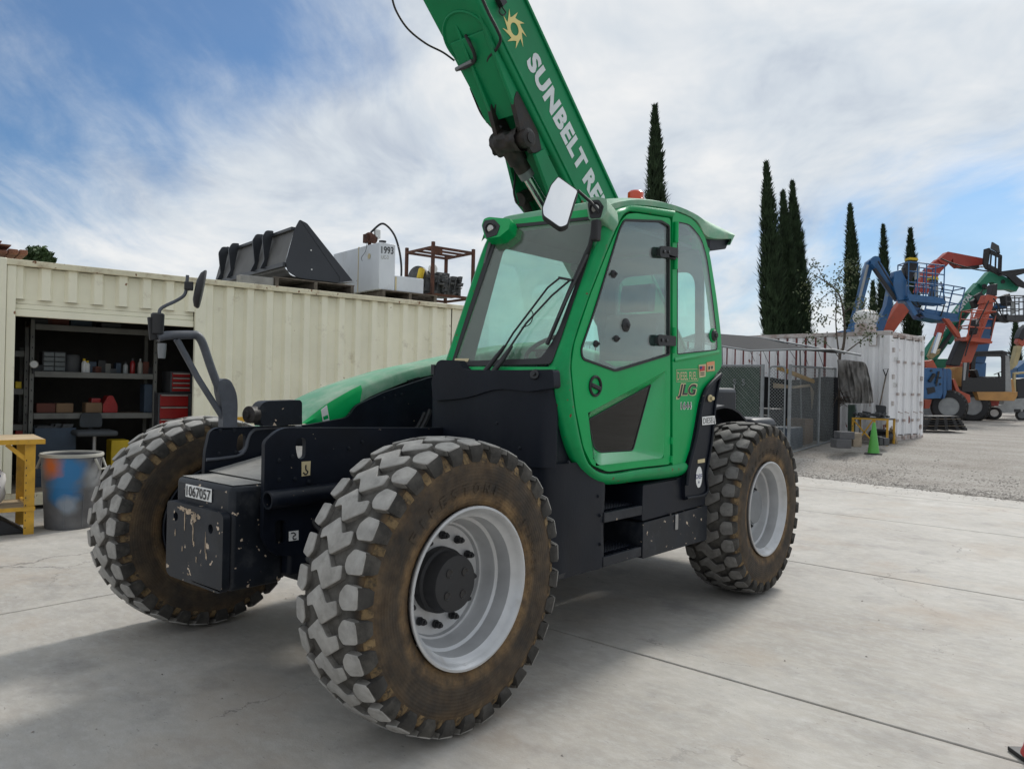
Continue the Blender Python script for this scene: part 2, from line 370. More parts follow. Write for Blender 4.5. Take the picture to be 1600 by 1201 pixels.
    def build(s, name, material, parent=None, smooth=None, bevel=0.0, seg=2, weld=True):
        og = ORIG.get(parent.name, (0, 0, 0)) if parent else (0, 0, 0)
        me = s.mesh(name, og, smooth, weld); me.materials.append(MATS[material] if isinstance(material, str) else material)
        ob = bpy.data.objects.new(name, me); COL.objects.link(ob)
        if parent: ob.parent = parent; ORIG[ob.name] = og
        else: ORIG[ob.name] = V((0, 0, 0))
        if bevel:
            b = ob.modifiers.new('bevel', 'BEVEL'); b.width = bevel; b.segments = seg; b.limit_method = 'ANGLE'; b.angle_limit = math.radians(35)
            b.use_clamp_overlap = True
            if not smooth:
                me.polygons.foreach_set('use_smooth', [True]*len(me.polygons)); me.set_sharp_from_angle(angle=math.radians(50))
        return ob
ORIG = {}
def tag(o, label, cat=None, group=None, kind=None):
    if label: o['label'] = label
    if cat: o['category'] = cat
    if group: o['group'] = group
    if kind: o['kind'] = kind
    return o
def thing(name, loc, label, cat, group=None):
    o = bpy.data.objects.new(name, None); COL.objects.link(o); o.location = loc; o.empty_display_size = 0.2
    ORIG[o.name] = V(loc); return tag(o, label, cat, group)
def single(mb, name, material, loc, label, cat, group=None, **kw):
    """a thing made of one mesh, with its origin at its base"""
    loc = V(loc); smooth = kw.get('smooth'); me = mb.mesh(name, loc, smooth); me.materials.append(MATS[material])
    ob = bpy.data.objects.new(name, me); COL.objects.link(ob); ob.location = loc; ORIG[ob.name] = loc
    if kw.get('bevel'):
        b = ob.modifiers.new('bevel', 'BEVEL'); b.width = kw['bevel']; b.segments = 2; b.limit_method = 'ANGLE'
    return tag(ob, label, cat, group)
def copy_tree(o, parent=None):
    c = o.copy(); COL.objects.link(c); c.parent = parent
    ORIG[c.name] = ORIG.get(o.name, V((0, 0, 0)))
    for ch in o.children: copy_tree(ch, c)
    return c
def rnd(pts, r=0.03, n=4):
    """round the corners of a closed 3-D polygon; r may be a list"""
    pts = [V(p) for p in pts]; out = []; L = len(pts)
    for i, p in enumerate(pts):
        rr = r[i] if isinstance(r, (list, tuple)) else r
        a, b = pts[i-1]-p, pts[(i+1) % L]-p
        d = min(rr, a.length*0.48, b.length*0.48)
        if d < 1e-4: out.append(p); continue
        A, B = p+a.normalized()*d, p+b.normalized()*d
        for k in range(n+1):
            t = k/n; out.append(A*(1-t)**2 + p*2*t*(1-t) + B*t*t)
    return out
def smoothline(pts, n=6):
    """Catmull-Rom through the points"""
    P = [V(p) for p in pts]; out = []
    for i in range(len(P)-1):
        p0, p1, p2, p3 = P[max(i-1, 0)], P[i], P[i+1], P[min(i+2, len(P)-1)]
        for k in range(n):
            t = k/n
            out.append(0.5*((2*p1)+(p2-p0)*t+(2*p0-5*p1+4*p2-p3)*t*t+(3*p1-p0-3*p2+p3)*t**3))
    out.append(P[-1]); return out
def inset(poly, d):
    """shrink a closed planar polygon towards its centroid-side by d"""
    P = [V(p) for p in poly]; n = V((0, 0, 0)); L = len(P)
    for i in range(L): n += P[i].cross(P[(i+1) % L])
    n.normalize(); out = []
    for i in range(L):
        e1 = (P[i]-P[i-1]); e2 = (P[(i+1) % L]-P[i])
        if e1.length < 1e-7 or e2.length < 1e-7: out.append(P[i]); continue
        n1 = n.cross(e1.normalized()); n2 = n.cross(e2.normalized()); b = n1+n2
        b = b/max(b.length_squared, 0.3)*2*0.5
        out.append(P[i]+b*d*1.0)
    return out
def text_geo(s, bold=0.0, shear=0.0, spacing=1.0):
    cu = bpy.data.curves.new('lettering', 'FONT'); cu.body = s; cu.size = 1.0; cu.offset = bold; cu.shear = shear; cu.space_character = spacing
    cu.resolution_u = 3; ob = bpy.data.objects.new('lettering', cu); COL.objects.link(ob)
    dg = bpy.context.evaluated_depsgraph_get(); dg.update()
    me = bpy.data.meshes.new_from_object(ob.evaluated_get(dg))
    vs = [v.co.copy() for v in me.vertices]; fs = [tuple(p.vertices) for p in me.polygons]
    bpy.data.objects.remove(ob); bpy.data.curves.remove(cu); bpy.data.meshes.remove(me)
    x0 = min(v.x for v in vs); x1 = max(v.x for v in vs); y0 = min(v.y for v in vs); y1 = max(v.y for v in vs)
    return [((v.x-x0)/(x1-x0), (v.y-y0)/(y1-y0)) for v in vs], fs
def text_on(s, bl, br, tl, name, material, parent, lift=0.0, **kw):
    """lettering fitted to the parallelogram bottom-left, bottom-right, top-left"""
    vs, fs = text_geo(s, **kw); bl, br, tl = V(bl), V(br), V(tl); n = (br-bl).cross(tl-bl).normalized()
    mb = MB(); mb.add([bl+(br-bl)*a+(tl-bl)*b+n*lift for a, b in vs], fs)
    return mb.build(name, material, parent)
def decal(bl, br, tl, name, material, parent, lift=0.0025, rounded=0.0):
    bl, br, tl = V(bl), V(br), V(tl); n = (br-bl).cross(tl-bl).normalized(); q = [bl, br, br+tl-bl, tl]
    if rounded: q = rnd(q, rounded, 3)
    return MB().prism([p+n*lift for p in q], n*-0.0015).build(name, material, parent)
# ================================================================== SETTING: concrete pad, gravel yard
def concrete():
    m = bpy.data.materials.new('concrete'); m.use_nodes = True; nt = m.node_tree; b = nt.nodes['Principled BSDF']
    g = nd(nt, 'ShaderNodeNewGeometry'); P = g.outputs['Position']
    def noi(s, d=6, r=0.6, sc=(1, 1, 1), off=0):
        mp = nd(nt, 'ShaderNodeMapping'); mp.inputs['Scale'].default_value = sc; mp.inputs['Location'].default_value = (off, off*0.7, 0); lk(nt, P, mp.inputs[0])
        n = nd(nt, 'ShaderNodeTexNoise'); n.inputs['Scale'].default_value = s; n.inputs['Detail'].default_value = d; n.inputs['Roughness'].default_value = r
        lk(nt, mp.outputs[0], n.inputs['Vector']); return n.outputs['Fac']
    c = ramp(nt, noi(0.55, 6, 0.62), [(0.30, (0.330, 0.300, 0.260)), (0.5, (0.418, 0.390, 0.346)), (0.70, (0.494, 0.466, 0.420))])
    # broom marks and tyre scuffing run along the traffic direction
    c = mixc(nt, math_n(nt, 'MULTIPLY', ramp(nt, noi(5.0, 4, 0.7, (0.8, 1.4, 1), 3), [(0.40, 0.0), (0.72, 1.0)]), 0.42), c, (0.28, 0.27, 0.255))
    c = mixc(nt, math_n(nt, 'MULTIPLY', ramp(nt, noi(14.0, 3, 0.75, (0.8, 1.3, 1), 13), [(0.45, 0.0), (0.72, 1.0)]), 0.40), c, (0.55, 0.54, 0.52))
    c = mixc(nt, math_n(nt, 'MULTIPLY', ramp(nt, noi(3.2, 5, 0.75, (1, 1, 1), 17), [(0.48, 0.0), (0.70, 1.0)]), 0.35), c, (0.29, 0.275, 0.26))
    c = mixc(nt, math_n(nt, 'MULTIPLY', ramp(nt, noi(1.1, 4, 0.6, (1, 1, 1), 8), [(0.52, 0.0), (0.72, 1.0)]), 0.55), c, (0.36, 0.285, 0.215))
    c = mixc(nt, math_n(nt, 'MULTIPLY', ramp(nt, noi(1.7, 5, 0.65, (1, 1, 1), 21), [(0.55, 0.0), (0.72, 1.0)]), 0.60), c, (0.215, 0.205, 0.195))
    c = mixc(nt, math_n(nt, 'MULTIPLY', ramp(nt, noi(1.4, 5, 0.7, (1, 1, 1), 33), [(0.60, 0.0), (0.78, 1.0)]), 0.5), c, (0.60, 0.59, 0.565))
    sp = ramp(nt, noi(26, 3, 0.7, (0.6, 1.5, 1), 5), [(0.66, 0.0), (0.70, 1.0)]); c = mixc(nt, math_n(nt, 'MULTIPLY', sp, 0.55), c, (0.12, 0.115, 0.11))
    c = mixc(nt, ramp(nt, noi(140, 2, 0.6), [(0.3, 0.16), (0.7, 0.0)]), c, (0.24, 0.23, 0.22))
    # hairline cracks
    vo = nd(nt, 'ShaderNodeTexVoronoi', feature='DISTANCE_TO_EDGE'); vo.inputs['Scale'].default_value = 0.36
    wob = nd(nt, 'ShaderNodeTexNoise'); wob.inputs['Scale'].default_value = 2.6; wob.inputs['Detail'].default_value = 5; wob.inputs['Roughness'].default_value = 0.7; lk(nt, P, wob.inputs['Vector'])
    lk(nt, vmath(nt, 'ADD', P, vmath(nt, 'MULTIPLY', wob.outputs['Color'], (0.55, 0.55, 0.0))), vo.inputs['Vector'])
    cr = math_n(nt, 'MULTIPLY', ramp(nt, vo.outputs[0], [(0.0006, 1.0), (0.0024, 0.0)]), ramp(nt, noi(0.7, 3, 0.5, (1, 1, 1), 14), [(0.50, 0.0), (0.60, 1.0)]))
    c = mixc(nt, math_n(nt, 'MULTIPLY', cr, 0.7), c, (0.10, 0.095, 0.09))
    lk(nt, c, b.inputs['Base Color']); lk(nt, math_n(nt, 'ADD', math_n(nt, 'MULTIPLY', noi(3), 0.25), 0.60, True), b.inputs['Roughness'])
    b.inputs['Specular IOR Level'].default_value = 0.35
    bp = nd(nt, 'ShaderNodeBump'); bp.inputs['Strength'].default_value = 0.25; bp.inputs['Distance'].default_value = 0.006
    h = math_n(nt, 'SUBTRACT', math_n(nt, 'ADD', noi(90, 3, 0.7), math_n(nt, 'MULTIPLY', noi(9, 3, 0.7), 0.8)), math_n(nt, 'MULTIPLY', cr, 2.0))
    lk(nt, h, bp.inputs['Height']); lk(nt, bp.outputs[0], b.inputs['Normal']); MATS['concrete'] = m
concrete()
def gravel_mat():
    m = bpy.data.materials.new('gravel'); m.use_nodes = True; nt = m.node_tree; b = nt.nodes['Principled BSDF']
    g = nd(nt, 'ShaderNodeNewGeometry'); P = g.outputs['Position']
    def noi(s, d=6, r=0.6, sc=(1, 1, 1)):
        mp = nd(nt, 'ShaderNodeMapping'); mp.inputs['Scale'].default_value = sc; lk(nt, P, mp.inputs[0])
        n = nd(nt, 'ShaderNodeTexNoise'); n.inputs['Scale'].default_value = s; n.inputs['Detail'].default_value = d; n.inputs['Roughness'].default_value = r
        lk(nt, mp.outputs[0], n.inputs['Vector']); return n.outputs['Fac']
    c = ramp(nt, noi(22, 4, 0.75), [(0.30, (0.155, 0.135, 0.115)), (0.5, (0.31, 0.285, 0.255)), (0.68, (0.43, 0.405, 0.37))])
    c = mixc(nt, math_n(nt, 'MULTIPLY', ramp(nt, noi(0.8, 4, 0.65, (0.35, 1.6, 1)), [(0.42, 0.0), (0.68, 1.0)]), 0.7), c, (0.42, 0.395, 0.36))
    c = mixc(nt, math_n(nt, 'MULTIPLY', ramp(nt, noi(0.5, 4, 0.6), [(0.55, 0.0), (0.75, 1.0)]), 0.5), c, (0.20, 0.165, 0.135))
    lk(nt, c, b.inputs['Base Color']); b.inputs['Roughness'].default_value = 0.95; b.inputs['Specular IOR Level'].default_value = 0.2
    bp = nd(nt, 'ShaderNodeBump'); bp.inputs['Strength'].default_value = 0.7; bp.inputs['Distance'].default_value = 0.03
    lk(nt, noi(30, 3, 0.7), bp.inputs['Height']); lk(nt, bp.outputs[0], b.inputs['Normal']); MATS['gravel'] = m
gravel_mat()
mat('joint', (0.06, 0.055, 0.05), 0.9, var=0.2)
mat('pebble', (0.33, 0.30, 0.27), 0.9, var=0.3, vs=6, spec=0.2)

def ground_z(x, y):
    t = min(max((y-12.0)/7.5, 0), 1); t = t*t*(3-2*t)
    return 0.35*t + max(0, min(y, 40)-19.0)*0.0155
# the bed under the slabs, then each slab with its recessed joints
base = MB().add([(-2500, -2500, -0.09), (2500, -2500, -0.09), (2500, 2500, -0.09), (-2500, 2500, -0.09)], [(0, 1, 2, 3)]).build('ground', 'gravel'); tag(base, 'bare gravel ground round the yard', kind='structure')
bed = MB().add([(-20.3, -14.5, -0.05), (16.0, -14.5, -0.05), (16.0, 12.7, -0.05), (-20.3, 12.7, -0.05)], [(0, 1, 2, 3)]).build('pavement', 'joint'); tag(bed, 'pale concrete pavement of large cast slabs', kind='structure')
xs = [-20.3, -14.25, -8.2, -2.15, 3.9, 9.95, 16.0]; ys = [-14.5, -11.3, -8.1, -4.9, -1.72, 1.49, 4.70, 7.93, 10.6, 12.7]
for i in range(len(xs)-1):
    for j in range(len(ys)-1):
        g = 0.008; mb = MB(); x0, x1, y0, y1 = xs[i]+g, xs[i+1]-g, ys[j]+g, ys[j+1]-g
        mb.box(x0, x1, y0, y1, -0.049, 0.0)
        mb.build('slab', 'concrete', bed, bevel=0.007, seg=2)
# gravel yard: one sheet that reaches the horizon, its ragged near edge spilling over the concrete
def edge_y(x): return 11.86 - 0.175*x*0.9 + 0.10*noise.noise(V((x*1.3, 0, 3))) + 0.05*noise.noise(V((x*5, 1, 3)))
gx = sorted(set([-900, -500, -250, -120, -60, -40] + [round(-25+0.5*i, 2) for i in range(81)] + [22, 40, 80, 200, 500, 900]))
gt = [0, 0.1, 0.3, 0.6, 1, 1.5, 2, 2.6, 3.2, 4, 4.8, 5.6, 6.5, 7.5, 9, 11, 13, 16, 20, 25, 32, 45, 70, 120, 250, 600, 1200, 2500]
rows = []
for t in gt:
    row = []
    for x in gx:
        y = edge_y(max(-30, min(30, x))) + t
        z = ground_z(x, y) + 0.006 + (0.012*min(1, t) * (noise.noise(V((x*0.9, y*0.9, 0)))+0.6) if y < 40 else 0)
        row.append((x, y, z))
    rows.append(row)
gy = MB().grid(rows).build('gravel_yard', 'gravel', smooth=60); tag(gy, 'grey brown gravel yard rising behind the concrete', kind='structure')
# loose stones, thickest along the edge of the concrete
mb = MB(); rs = random.Random(5)
def stone(x, y, z, r):
    a = rs.random()*6.28; sq = 0.55+rs.random()*0.3; vs = []
    for (u, w, h) in ((1, 0, 0.2), (0.25, 0.9, 0.15), (-0.9, 0.35, 0.25), (-0.5, -0.8, 0.1), (0.5, -0.75, 0.2), (0.1, 0.05, 0.95)):
        u *= 0.8+0.4*rs.random(); w *= 0.8+0.4*rs.random()
        vs.append((x+r*(u*math.cos(a)-w*math.sin(a)), y+r*(u*math.sin(a)+w*math.cos(a)), z+r*h*sq))
    mb.add(vs, [(0, 1, 5), (1, 2, 5), (2, 3, 5), (3, 4, 5), (4, 0, 5)])
for i in range(9000):
    x = rs.uniform(-3.2, 5.2); t = abs(rs.gauss(0, 1))*1.6 - 0.12*rs.random(); y = edge_y(x)+t
    if y > 22: continue
    stone(x, y, (ground_z(x, y)+0.008 if t > 0 else 0.001), 0.010+0.022*rs.random()**3)
for i in range(420):
    x = rs.uniform(-2.5, 4.8); y = edge_y(x)-abs(rs.gauss(0, 0.5)); stone(x, y, 0.001, 0.004+0.011*rs.random()**2)
for i in range(260):
    x = rs.uniform(-6, 4); y = rs.uniform(-1.6, 10); stone(x, y, 0.001, 0.003+0.006*rs.random()**2)
tag(mb.build('loose_gravel', 'pebble', weld=False), 'loose grey gravel stones scattered at the edge of the concrete', kind='stuff')
# ================================================================== TELEHANDLER
TR = V((0, 1.7, 0))
tele = thing('telehandler', TR, 'big green and black telehandler with raised boom parked on the concrete', 'telehandler')
WB, XO, RW, TW = 3.368, 1.343, 0.675, 0.424
NP = 30
def wheel_meshes():
    prof = [(0.352, 0.155), (0.372, 0.188), (0.41, 0.203), (0.47, 0.2095), (0.53, 0.211), (0.575, 0.206), (0.606, 0.192), (0.632, 0.168), (0.645, 0.11), (0.649, 0.0)]
    prof = prof + [(r, -w) for r, w in prof[-2::-1]]
    ty = MB().lathe(prof, (0, 0, 0), (1, 0, 0), 90, caps=False)
    # moulded letters round the sidewall
    def side_w(r):
        for (a, b) in zip(prof[:-1], prof[1:]):
            if a[0] <= r <= b[0]: return a[1]+(b[1]-a[1])*(r-a[0])/(b[0]-a[0])
        return 0.2
    def ring_text(s, r0, h, a0, step, bold=0.0):
        for i, ch in enumerate(s):
            if ch == ' ': continue
            vs, fs = text_geo(ch, bold); wd = h*(0.35 if ch in 'I.1' else 0.78)
            # angle measured from +z, turning towards +y (clockwise seen from outside)
            ac = a0 + step*i; pts = []
            for lift in (0.0026,):
                for (u, v) in vs:
                    r = r0+h*v; a = ac+(u-0.5)*wd/r0
                    pts.append((side_w(r)+lift*1.6, r*math.sin(a), r*math.cos(a)))
            ty.add(pts, fs)
    ring_text('FIRESTONE', 0.428, 0.048, -0.92, 0.158, 0.03)
    ring_text('17.5R25', 0.428, 0.032, 0.95, 0.10)
    # tread blocks
    tr = MB(); n_top = []
    rt = lambda w: 0.6755 - 0.022*(abs(w)/0.2)**2.4
    def lug(poly, c, base=0.630):
        L = len(poly); cw = sum(p[0] for p in poly)/L; cs = sum(p[1] for p in poly)/L
        P3 = lambda w, s, r: (w, -r*math.cos(c+s/0.66), r*math.sin(c+s/0.66))
        # round the outline a little
        po = [(p.x, p.y) for p in rnd([(w, s, 0) for w, s in poly], 0.011, 3)]; L = len(po)
        ins = lambda k: [(w+(cw-w)*k, s+(cs-s)*k) for w, s in po]
        r1 = [P3(w, s, base) for w, s in ins(-0.045)]; r2 = [P3(w, s, rt(w)-0.005) for w, s in po]; r3 = [P3(w, s, rt(w)-0.0015) for w, s in ins(0.015)]; r4 = [P3(w, s, rt(w)) for w, s in ins(0.04)]
        o = len(tr.v); tr.v += [V(p) for p in r1+r2+r3+r4]
        for q in range(3):
            for k in range(L):
                k2 = (k+1) % L; tr.f.append((o+q*L+k, o+q*L+k2, o+(q+1)*L+k2, o+(q+1)*L+k)); n_top.append(q > 0)
        tr.f.append(tuple(o+3*L+k for k in range(L))); n_top.append(True)
    S_ = [(-0.016, 0.079), (-0.104, 0.013), (-0.096, -0.027), (-0.052, -0.009), (0.004, -0.081), (0.104, -0.022), (0.096, 0.033), (0.036, 0.011)]
    Rb = [(0.112, 0.012), (0.138, 0.050), (0.199, 0.046), (0.203, -0.044), (0.134, -0.054), (0.112, -0.026)]
    Lb = [(-0.116, -0.026), (-0.128, 0.044), (-0.199, 0.048), (-0.203, -0.044), (-0.144, -0.060)]
    p = 2*PI/NP
    for k in range(NP):
        lug(S_, k*p); lug(Rb, k*p+0.40*p); lug(Lb, k*p-0.40*p)
    # shoulder ribs running down onto both sidewalls, with muddy notches between
    rib = MB(); notch = MB()
    for k in range(NP):
        for sgn, c in ((1, k*p+0.40*p), (-1, k*p-0.40*p)):
            def ring(w, r, s0, s1): return [(sgn*w, -r*math.cos(c+s/0.66), r*math.sin(c+s/0.66)) for s in (s0, s1)]
            a = ring(0.198, 0.652, -0.043, 0.044); b_ = ring(0.212, 0.630, -0.042, 0.043); d = ring(0.2145, 0.598, -0.036, 0.037); e = ring(0.2085, 0.572, -0.028, 0.029)
            f = ring(0.150, 0.62, -0.048, 0.048); h = ring(0.190, 0.58, -0.042, 0.042)
            rib.add(a+b_+d+e+f+h, [(0, 1, 3, 2), (2, 3, 5, 4), (4, 5, 7, 6), (0, 2, 8), (2, 4, 10, 8), (4, 6, 10), (1, 3, 9), (3, 5, 11, 9), (5, 7, 11), (0, 1, 9, 8)])
            c2 = c+0.5*p
            def ring2(w, r, s0, s1): return [(sgn*w, -r*math.cos(c2+s/0.66), r*math.sin(c2+s/0.66)) for s in (s0, s1)]
            a = ring2(0.1885, 0.613, -0.022, 0.022); b_ = ring2(0.2005, 0.594, -0.022, 0.022); d = ring2(0.2085, 0.568, -0.018, 0.018)
            notch.add(a+b_+d, [(0, 1, 3, 2), (2, 3, 5, 4)])
    rim = MB().lathe([(0.335, 0.150), (0.352, 0.166), (0.366, 0.196), (0.3715, 0.203), (0.3705, 0.210), (0.360, 0.212), (0.352, 0.205), (0.345, 0.188), (0.332, 0.170), (0.318, 0.160), (0.312, 0.120), (0.310, 0.085), (0.296, 0.076), (0.288, 0.050),
                      (0.280, 0.018), (0.272, 0.006), (0.262, 0.004), (0.255, -0.012), (0.20, -0.020), (0.12, -0.022), (0.05, -0.022), (0.05, -0.04), (0.255, -0.04), (0.28, -0.06), (0.30, -0.12), (0.32, -0.17), (0.345, -0.19), (0.3715, -0.205), (0.365, -0.213), (0.35, -0.19), (0.34, -0.15)], (0, 0, 0), (1, 0, 0), 72, caps=False)
    hub = MB().lathe([(0.155, -0.03), (0.152, 0.02), (0.140, 0.03), (0.134, 0.085), (0.128, 0.100), (0.10, 0.104), (0.0, 0.105)], (0, 0, 0), (1, 0, 0), 40)
    pits = MB()
    for k in range(4):
        a = k*PI/2+0.35; pits.lathe([(0.021, 0.1045), (0.021, 0.1075), (0.017, 0.1080), (0.014, 0.1050), (0.0, 0.1045)], (0, 0.072*math.cos(a), 0.072*math.sin(a)), (1, 0, 0), 14)
    nut = MB().lathe([(0.020, 0.0), (0.020, 0.010), (0.0155, 0.011), (0.0155, 0.034), (0.009, 0.036), (0.009, 0.046), (0, 0.047)], (0, 0, 0), (1, 0, 0), 8)
    return ty, tr, n_top, rib, notch, rim, hub, pits, nut
ty, tr, n_top, rib, notch, rim, hub, pits, nut = wheel_meshes()
me_t = ty.mesh('tyre', smooth=40); me_t.materials.append(MATS['tyre_sidewall'])
def tread_mesh(lm, gm):
    me = bpy.data.meshes.new('tread'); me.from_pydata([tuple(v) for v in tr.v], [], tr.f)
    me.materials.append(MATS[lm]); me.materials.append(MATS[gm])
    for pg, t in zip(me.polygons, n_top): pg.material_index = 0 if t else 1; pg.use_smooth = True
    me.set_sharp_from_angle(angle=math.radians(48))
    bm = bmesh.new(); bm.from_mesh(me); bmesh.ops.recalc_face_normals(bm, faces=bm.faces); bm.to_mesh(me); bm.free(); return me
me_tr, me_tr2 = tread_mesh('tyre_lug', 'tyre_groove_dusty'), tread_mesh('tyre_lug_rear', 'tyre_groove')
me_rib = rib.mesh('shoulder_rib', smooth=50); me_rib.materials.append(MATS['tyre_groove'])
me_no = notch.mesh('mud_notch', smooth=60); me_no.materials.append(MATS['tyre_notch'])
me_rim = rim.mesh('rim', smooth=38); me_rim.materials.append(MATS['rim_silver'])
me_rim2 = rim.mesh('rim', smooth=38); me_rim2.materials.append(MATS['black_paint'])
me_hub = hub.mesh('hub', smooth=40); me_hub.materials.append(MATS['black_soft'])
me_hub2 = hub.mesh('hub', smooth=40); me_hub2.materials.append(MATS['rim_grey'])
me_pit = pits.mesh('hub_recess', smooth=40); me_pit.materials.append(MATS['black_gloss'])
me_nut = nut.mesh('wheel_nut', smooth=35); me_nut.materials.append(MATS['black_soft'])
def put(name, me, parent, loc=(0, 0, 0), rot=(0, 0, 0)):
    o = bpy.data.objects.new(name, me); COL.objects.link(o); o.parent = parent; o.location = loc; o.rotation_euler = rot; return o
for (x, y, front, lab) in ((XO-TW/2, 0, 1, 'muddy front wheel with silver rim and black hub'), (XO-TW/2, WB, 0, 'muddy rear wheel with silver rim'), (-(XO-TW/2), 0, 1, 'far front wheel with dusty tread'), (-(XO-TW/2), WB, 0, 'far rear wheel')):
    w = put('wheel', me_rim if x > 0 else me_rim2, tele, V((x, y, RW))-TR, (0.35 if front else 1.0, 0, 0 if x > 0 else PI)); w['label'] = lab
    put('tyre', me_t, w, rot=(-0.35 if front else -1.0, 0, 0)); put('tread', me_tr if front else me_tr2, w, rot=(0.04, 0, 0))['kind'] = 'stuff'; put('shoulder_rib', me_rib, w, rot=(0.04, 0, 0))['kind'] = 'stuff'; put('mud_notch', me_no, w, rot=(0.04, 0, 0))['kind'] = 'stuff'
    put('hub', me_hub if front else me_hub2, w)
    if front: put('hub_recess', me_pit, w)
    for k in range(12):
        a = 2*PI*k/12+0.1; put('wheel_nut', me_nut, w, (-0.014, 0.208*math.cos(a), 0.208*math.sin(a)))

def part(mb, name, material, parent=tele, **kw): return mb.build(name, material, parent, **kw)

# ---------------------------------------------------------------- chassis
LX, RX = 0.35, -0.35
# left frame plate, seen from outside
pts = [onx(*q, LX) for q in ((412, 800), (414, 690), (424, 674), (438, 668), (690, 668))]
fl = rnd([pts[0], pts[1], pts[3], pts[4], (LX, 4.2, 1.34), (LX, 4.2, 0.72), (LX, 0.9, 0.62), (LX, 0.15, 0.62), onx(470, 868, LX), onx(425, 868, LX), onx(411, 840, LX)], [0.0, 0.02, 0.10, 0.02, 0.05, 0.1, 0.1, 0.1, 0.02, 0.12, 0.02])
hole = rnd([onx(*q, LX) for q in ((463, 684), (478, 684), (477, 715), (466, 718), (462, 700))], 0.02, 3)
slot = rnd([onx(*q, LX) for q in ((430, 812), (448, 812), (447, 850), (430, 850))], 0.03, 4)
part(MB().prism([fl, hole, slot], (-0.03, 0, 0)), 'frame_plate', 'black_paint', bevel=0.006)
# right frame plate, seen from inside, rising to the engine bay
rp = [onx(*q, RX) for q in ((319, 742), (321, 706), (328, 674), (338, 668), (478, 664), (545, 652), (556, 634), (600, 613), (676, 588))]
fr = rnd(rp + [V((RX, 4.2, 1.75)), V((RX, 4.2, 0.72)), V((RX, 0.9, 0.62)), V((RX, -0.2, 0.62))], [0, .02, .06, .06, .05, .05, .04, .05, .05, .05, .1, .1, .1])
hole2 = rnd([onx(*q, RX) for q in ((372, 680), (383, 676), (385, 700), (374, 708), (369, 700))], 0.02, 3)
part(MB().prism([fr, hole2], (-0.03, 0, 0)), 'frame_plate', 'black_paint', bevel=0.006)
# pressed bead on the right plate
part(MB().tube(smoothline([onx(*q, RX+0.004) for q in ((322, 718), (345, 716), (374, 711), (384, 700), (388, 684), (394, 674), (408, 669), (470, 666))], 5), 0.010, 8), 'weld_bead', 'grey_tube', smooth=60)
# dusty sloping floor between the plates, axle trunnion box at the nose
part(MB().add([(-0.319, -0.40, 1.085), (0.319, -0.40, 1.085), (0.319, 0.15, 1.20), (-0.319, 0.15, 1.20), (-0.319, 1.2, 1.12), (0.319, 1.2, 1.12)], [(0, 1, 2, 3), (3, 2, 5, 4)]).build('trough_floor', 'black_dusty', tele) and MB().box(-0.30, 0.30, 0.9, 4.0, 0.62, 0.68), 'belly_plate', 'black_paint')
nose = part(MB().box(-0.284, 0.284, -0.60, -0.30, 0.56, 1.075), 'nose_box', 'black_scuffed', bevel=0.028, seg=3)
part(MB().add([(-0.262, -0.58, 1.0775), (0.262, -0.58, 1.0775), (0.27, -0.33, 1.0775), (-0.27, -0.33, 1.0775)], [(0, 1, 2, 3)]), 'dust_film', 'black_dusty')
fpl = rnd([(-0.30, -0.601, 0.95), (0.262, -0.601, 0.95), (0.285, -0.601, 0.93), (0.285, -0.601, 0.585), (0.262, -0.601, 0.56), (-0.262, -0.601, 0.555), (-0.30, -0.601, 0.58)], 0.03, 4)
def circle(c, r, ax='y', n=14):
    c = V(c)
    if ax == 'y': return [c+V((r*math.cos(t), 0, r*math.sin(t))) for t in [2*PI*k/n for k in range(n)]]
    if ax == 'x': return [c+V((0, r*math.cos(t), r*math.sin(t))) for t in [2*PI*k/n for k in range(n)]]
part(MB().prism([fpl, circle((-0.20, -0.601, 0.875), 0.024), circle((0.165, -0.601, 0.860), 0.024)], (0, -0.038, 0)), 'front_plate', 'black_scuffed', parent=nose, bevel=0.010, seg=3)
# unit number on the nose
nb = (-0.165, -0.603, 0.985); decal((-0.166, -0.602, 0.980), (0.105, -0.602, 0.980), (-0.166, -0.602, 1.046), 'number_plate', 'white', tele, 0.004)
text_on('1067057', (-0.152, -0.602, 0.986), (0.098, -0.602, 0.986), (-0.152, -0.602, 1.040), 'number_lettering', 'ink', tele, 0.0075, bold=0.014)
# scraped paint on the front plate
mat('bare_scrape', (0.40, 0.31, 0.22), 0.8, var=0.3, vs=25)
def scrape(cx, cz, w, h, seed, n=22):
    r_ = random.Random(seed); q = []
    for k in range(n):
        t = 2*PI*k/n; rr = 0.45+0.75*r_.random(); q.append(V((cx+w*rr*math.cos(t), -0.6396, cz+h*rr*math.sin(t))))
    part(MB().prism(q, (0, -0.0012, 0)), 'paint_scrape', 'bare_scrape', parent=nose)
for i, (cx, cz, w, h) in enumerate(((-0.13, 0.925, 0.055, 0.012), (-0.055, 0.918, 0.05, 0.014), (0.0, 0.898, 0.03, 0.028), (0.045, 0.905, 0.028, 0.012), (-0.10, 0.86, 0.005, 0.055), (-0.01, 0.82, 0.006, 0.06), (0.0, 0.765, 0.010, 0.016), (0.12, 0.77, 0.006, 0.06), (0.13, 0.72, 0.008, 0.02), (-0.2, 0.79, 0.007, 0.02), (0.03, 0.69, 0.005, 0.016), (-0.05, 0.60, 0.014, 0.006), (-0.12, 0.72, 0.006, 0.018))): scrape(cx, cz, w, h, i+1)
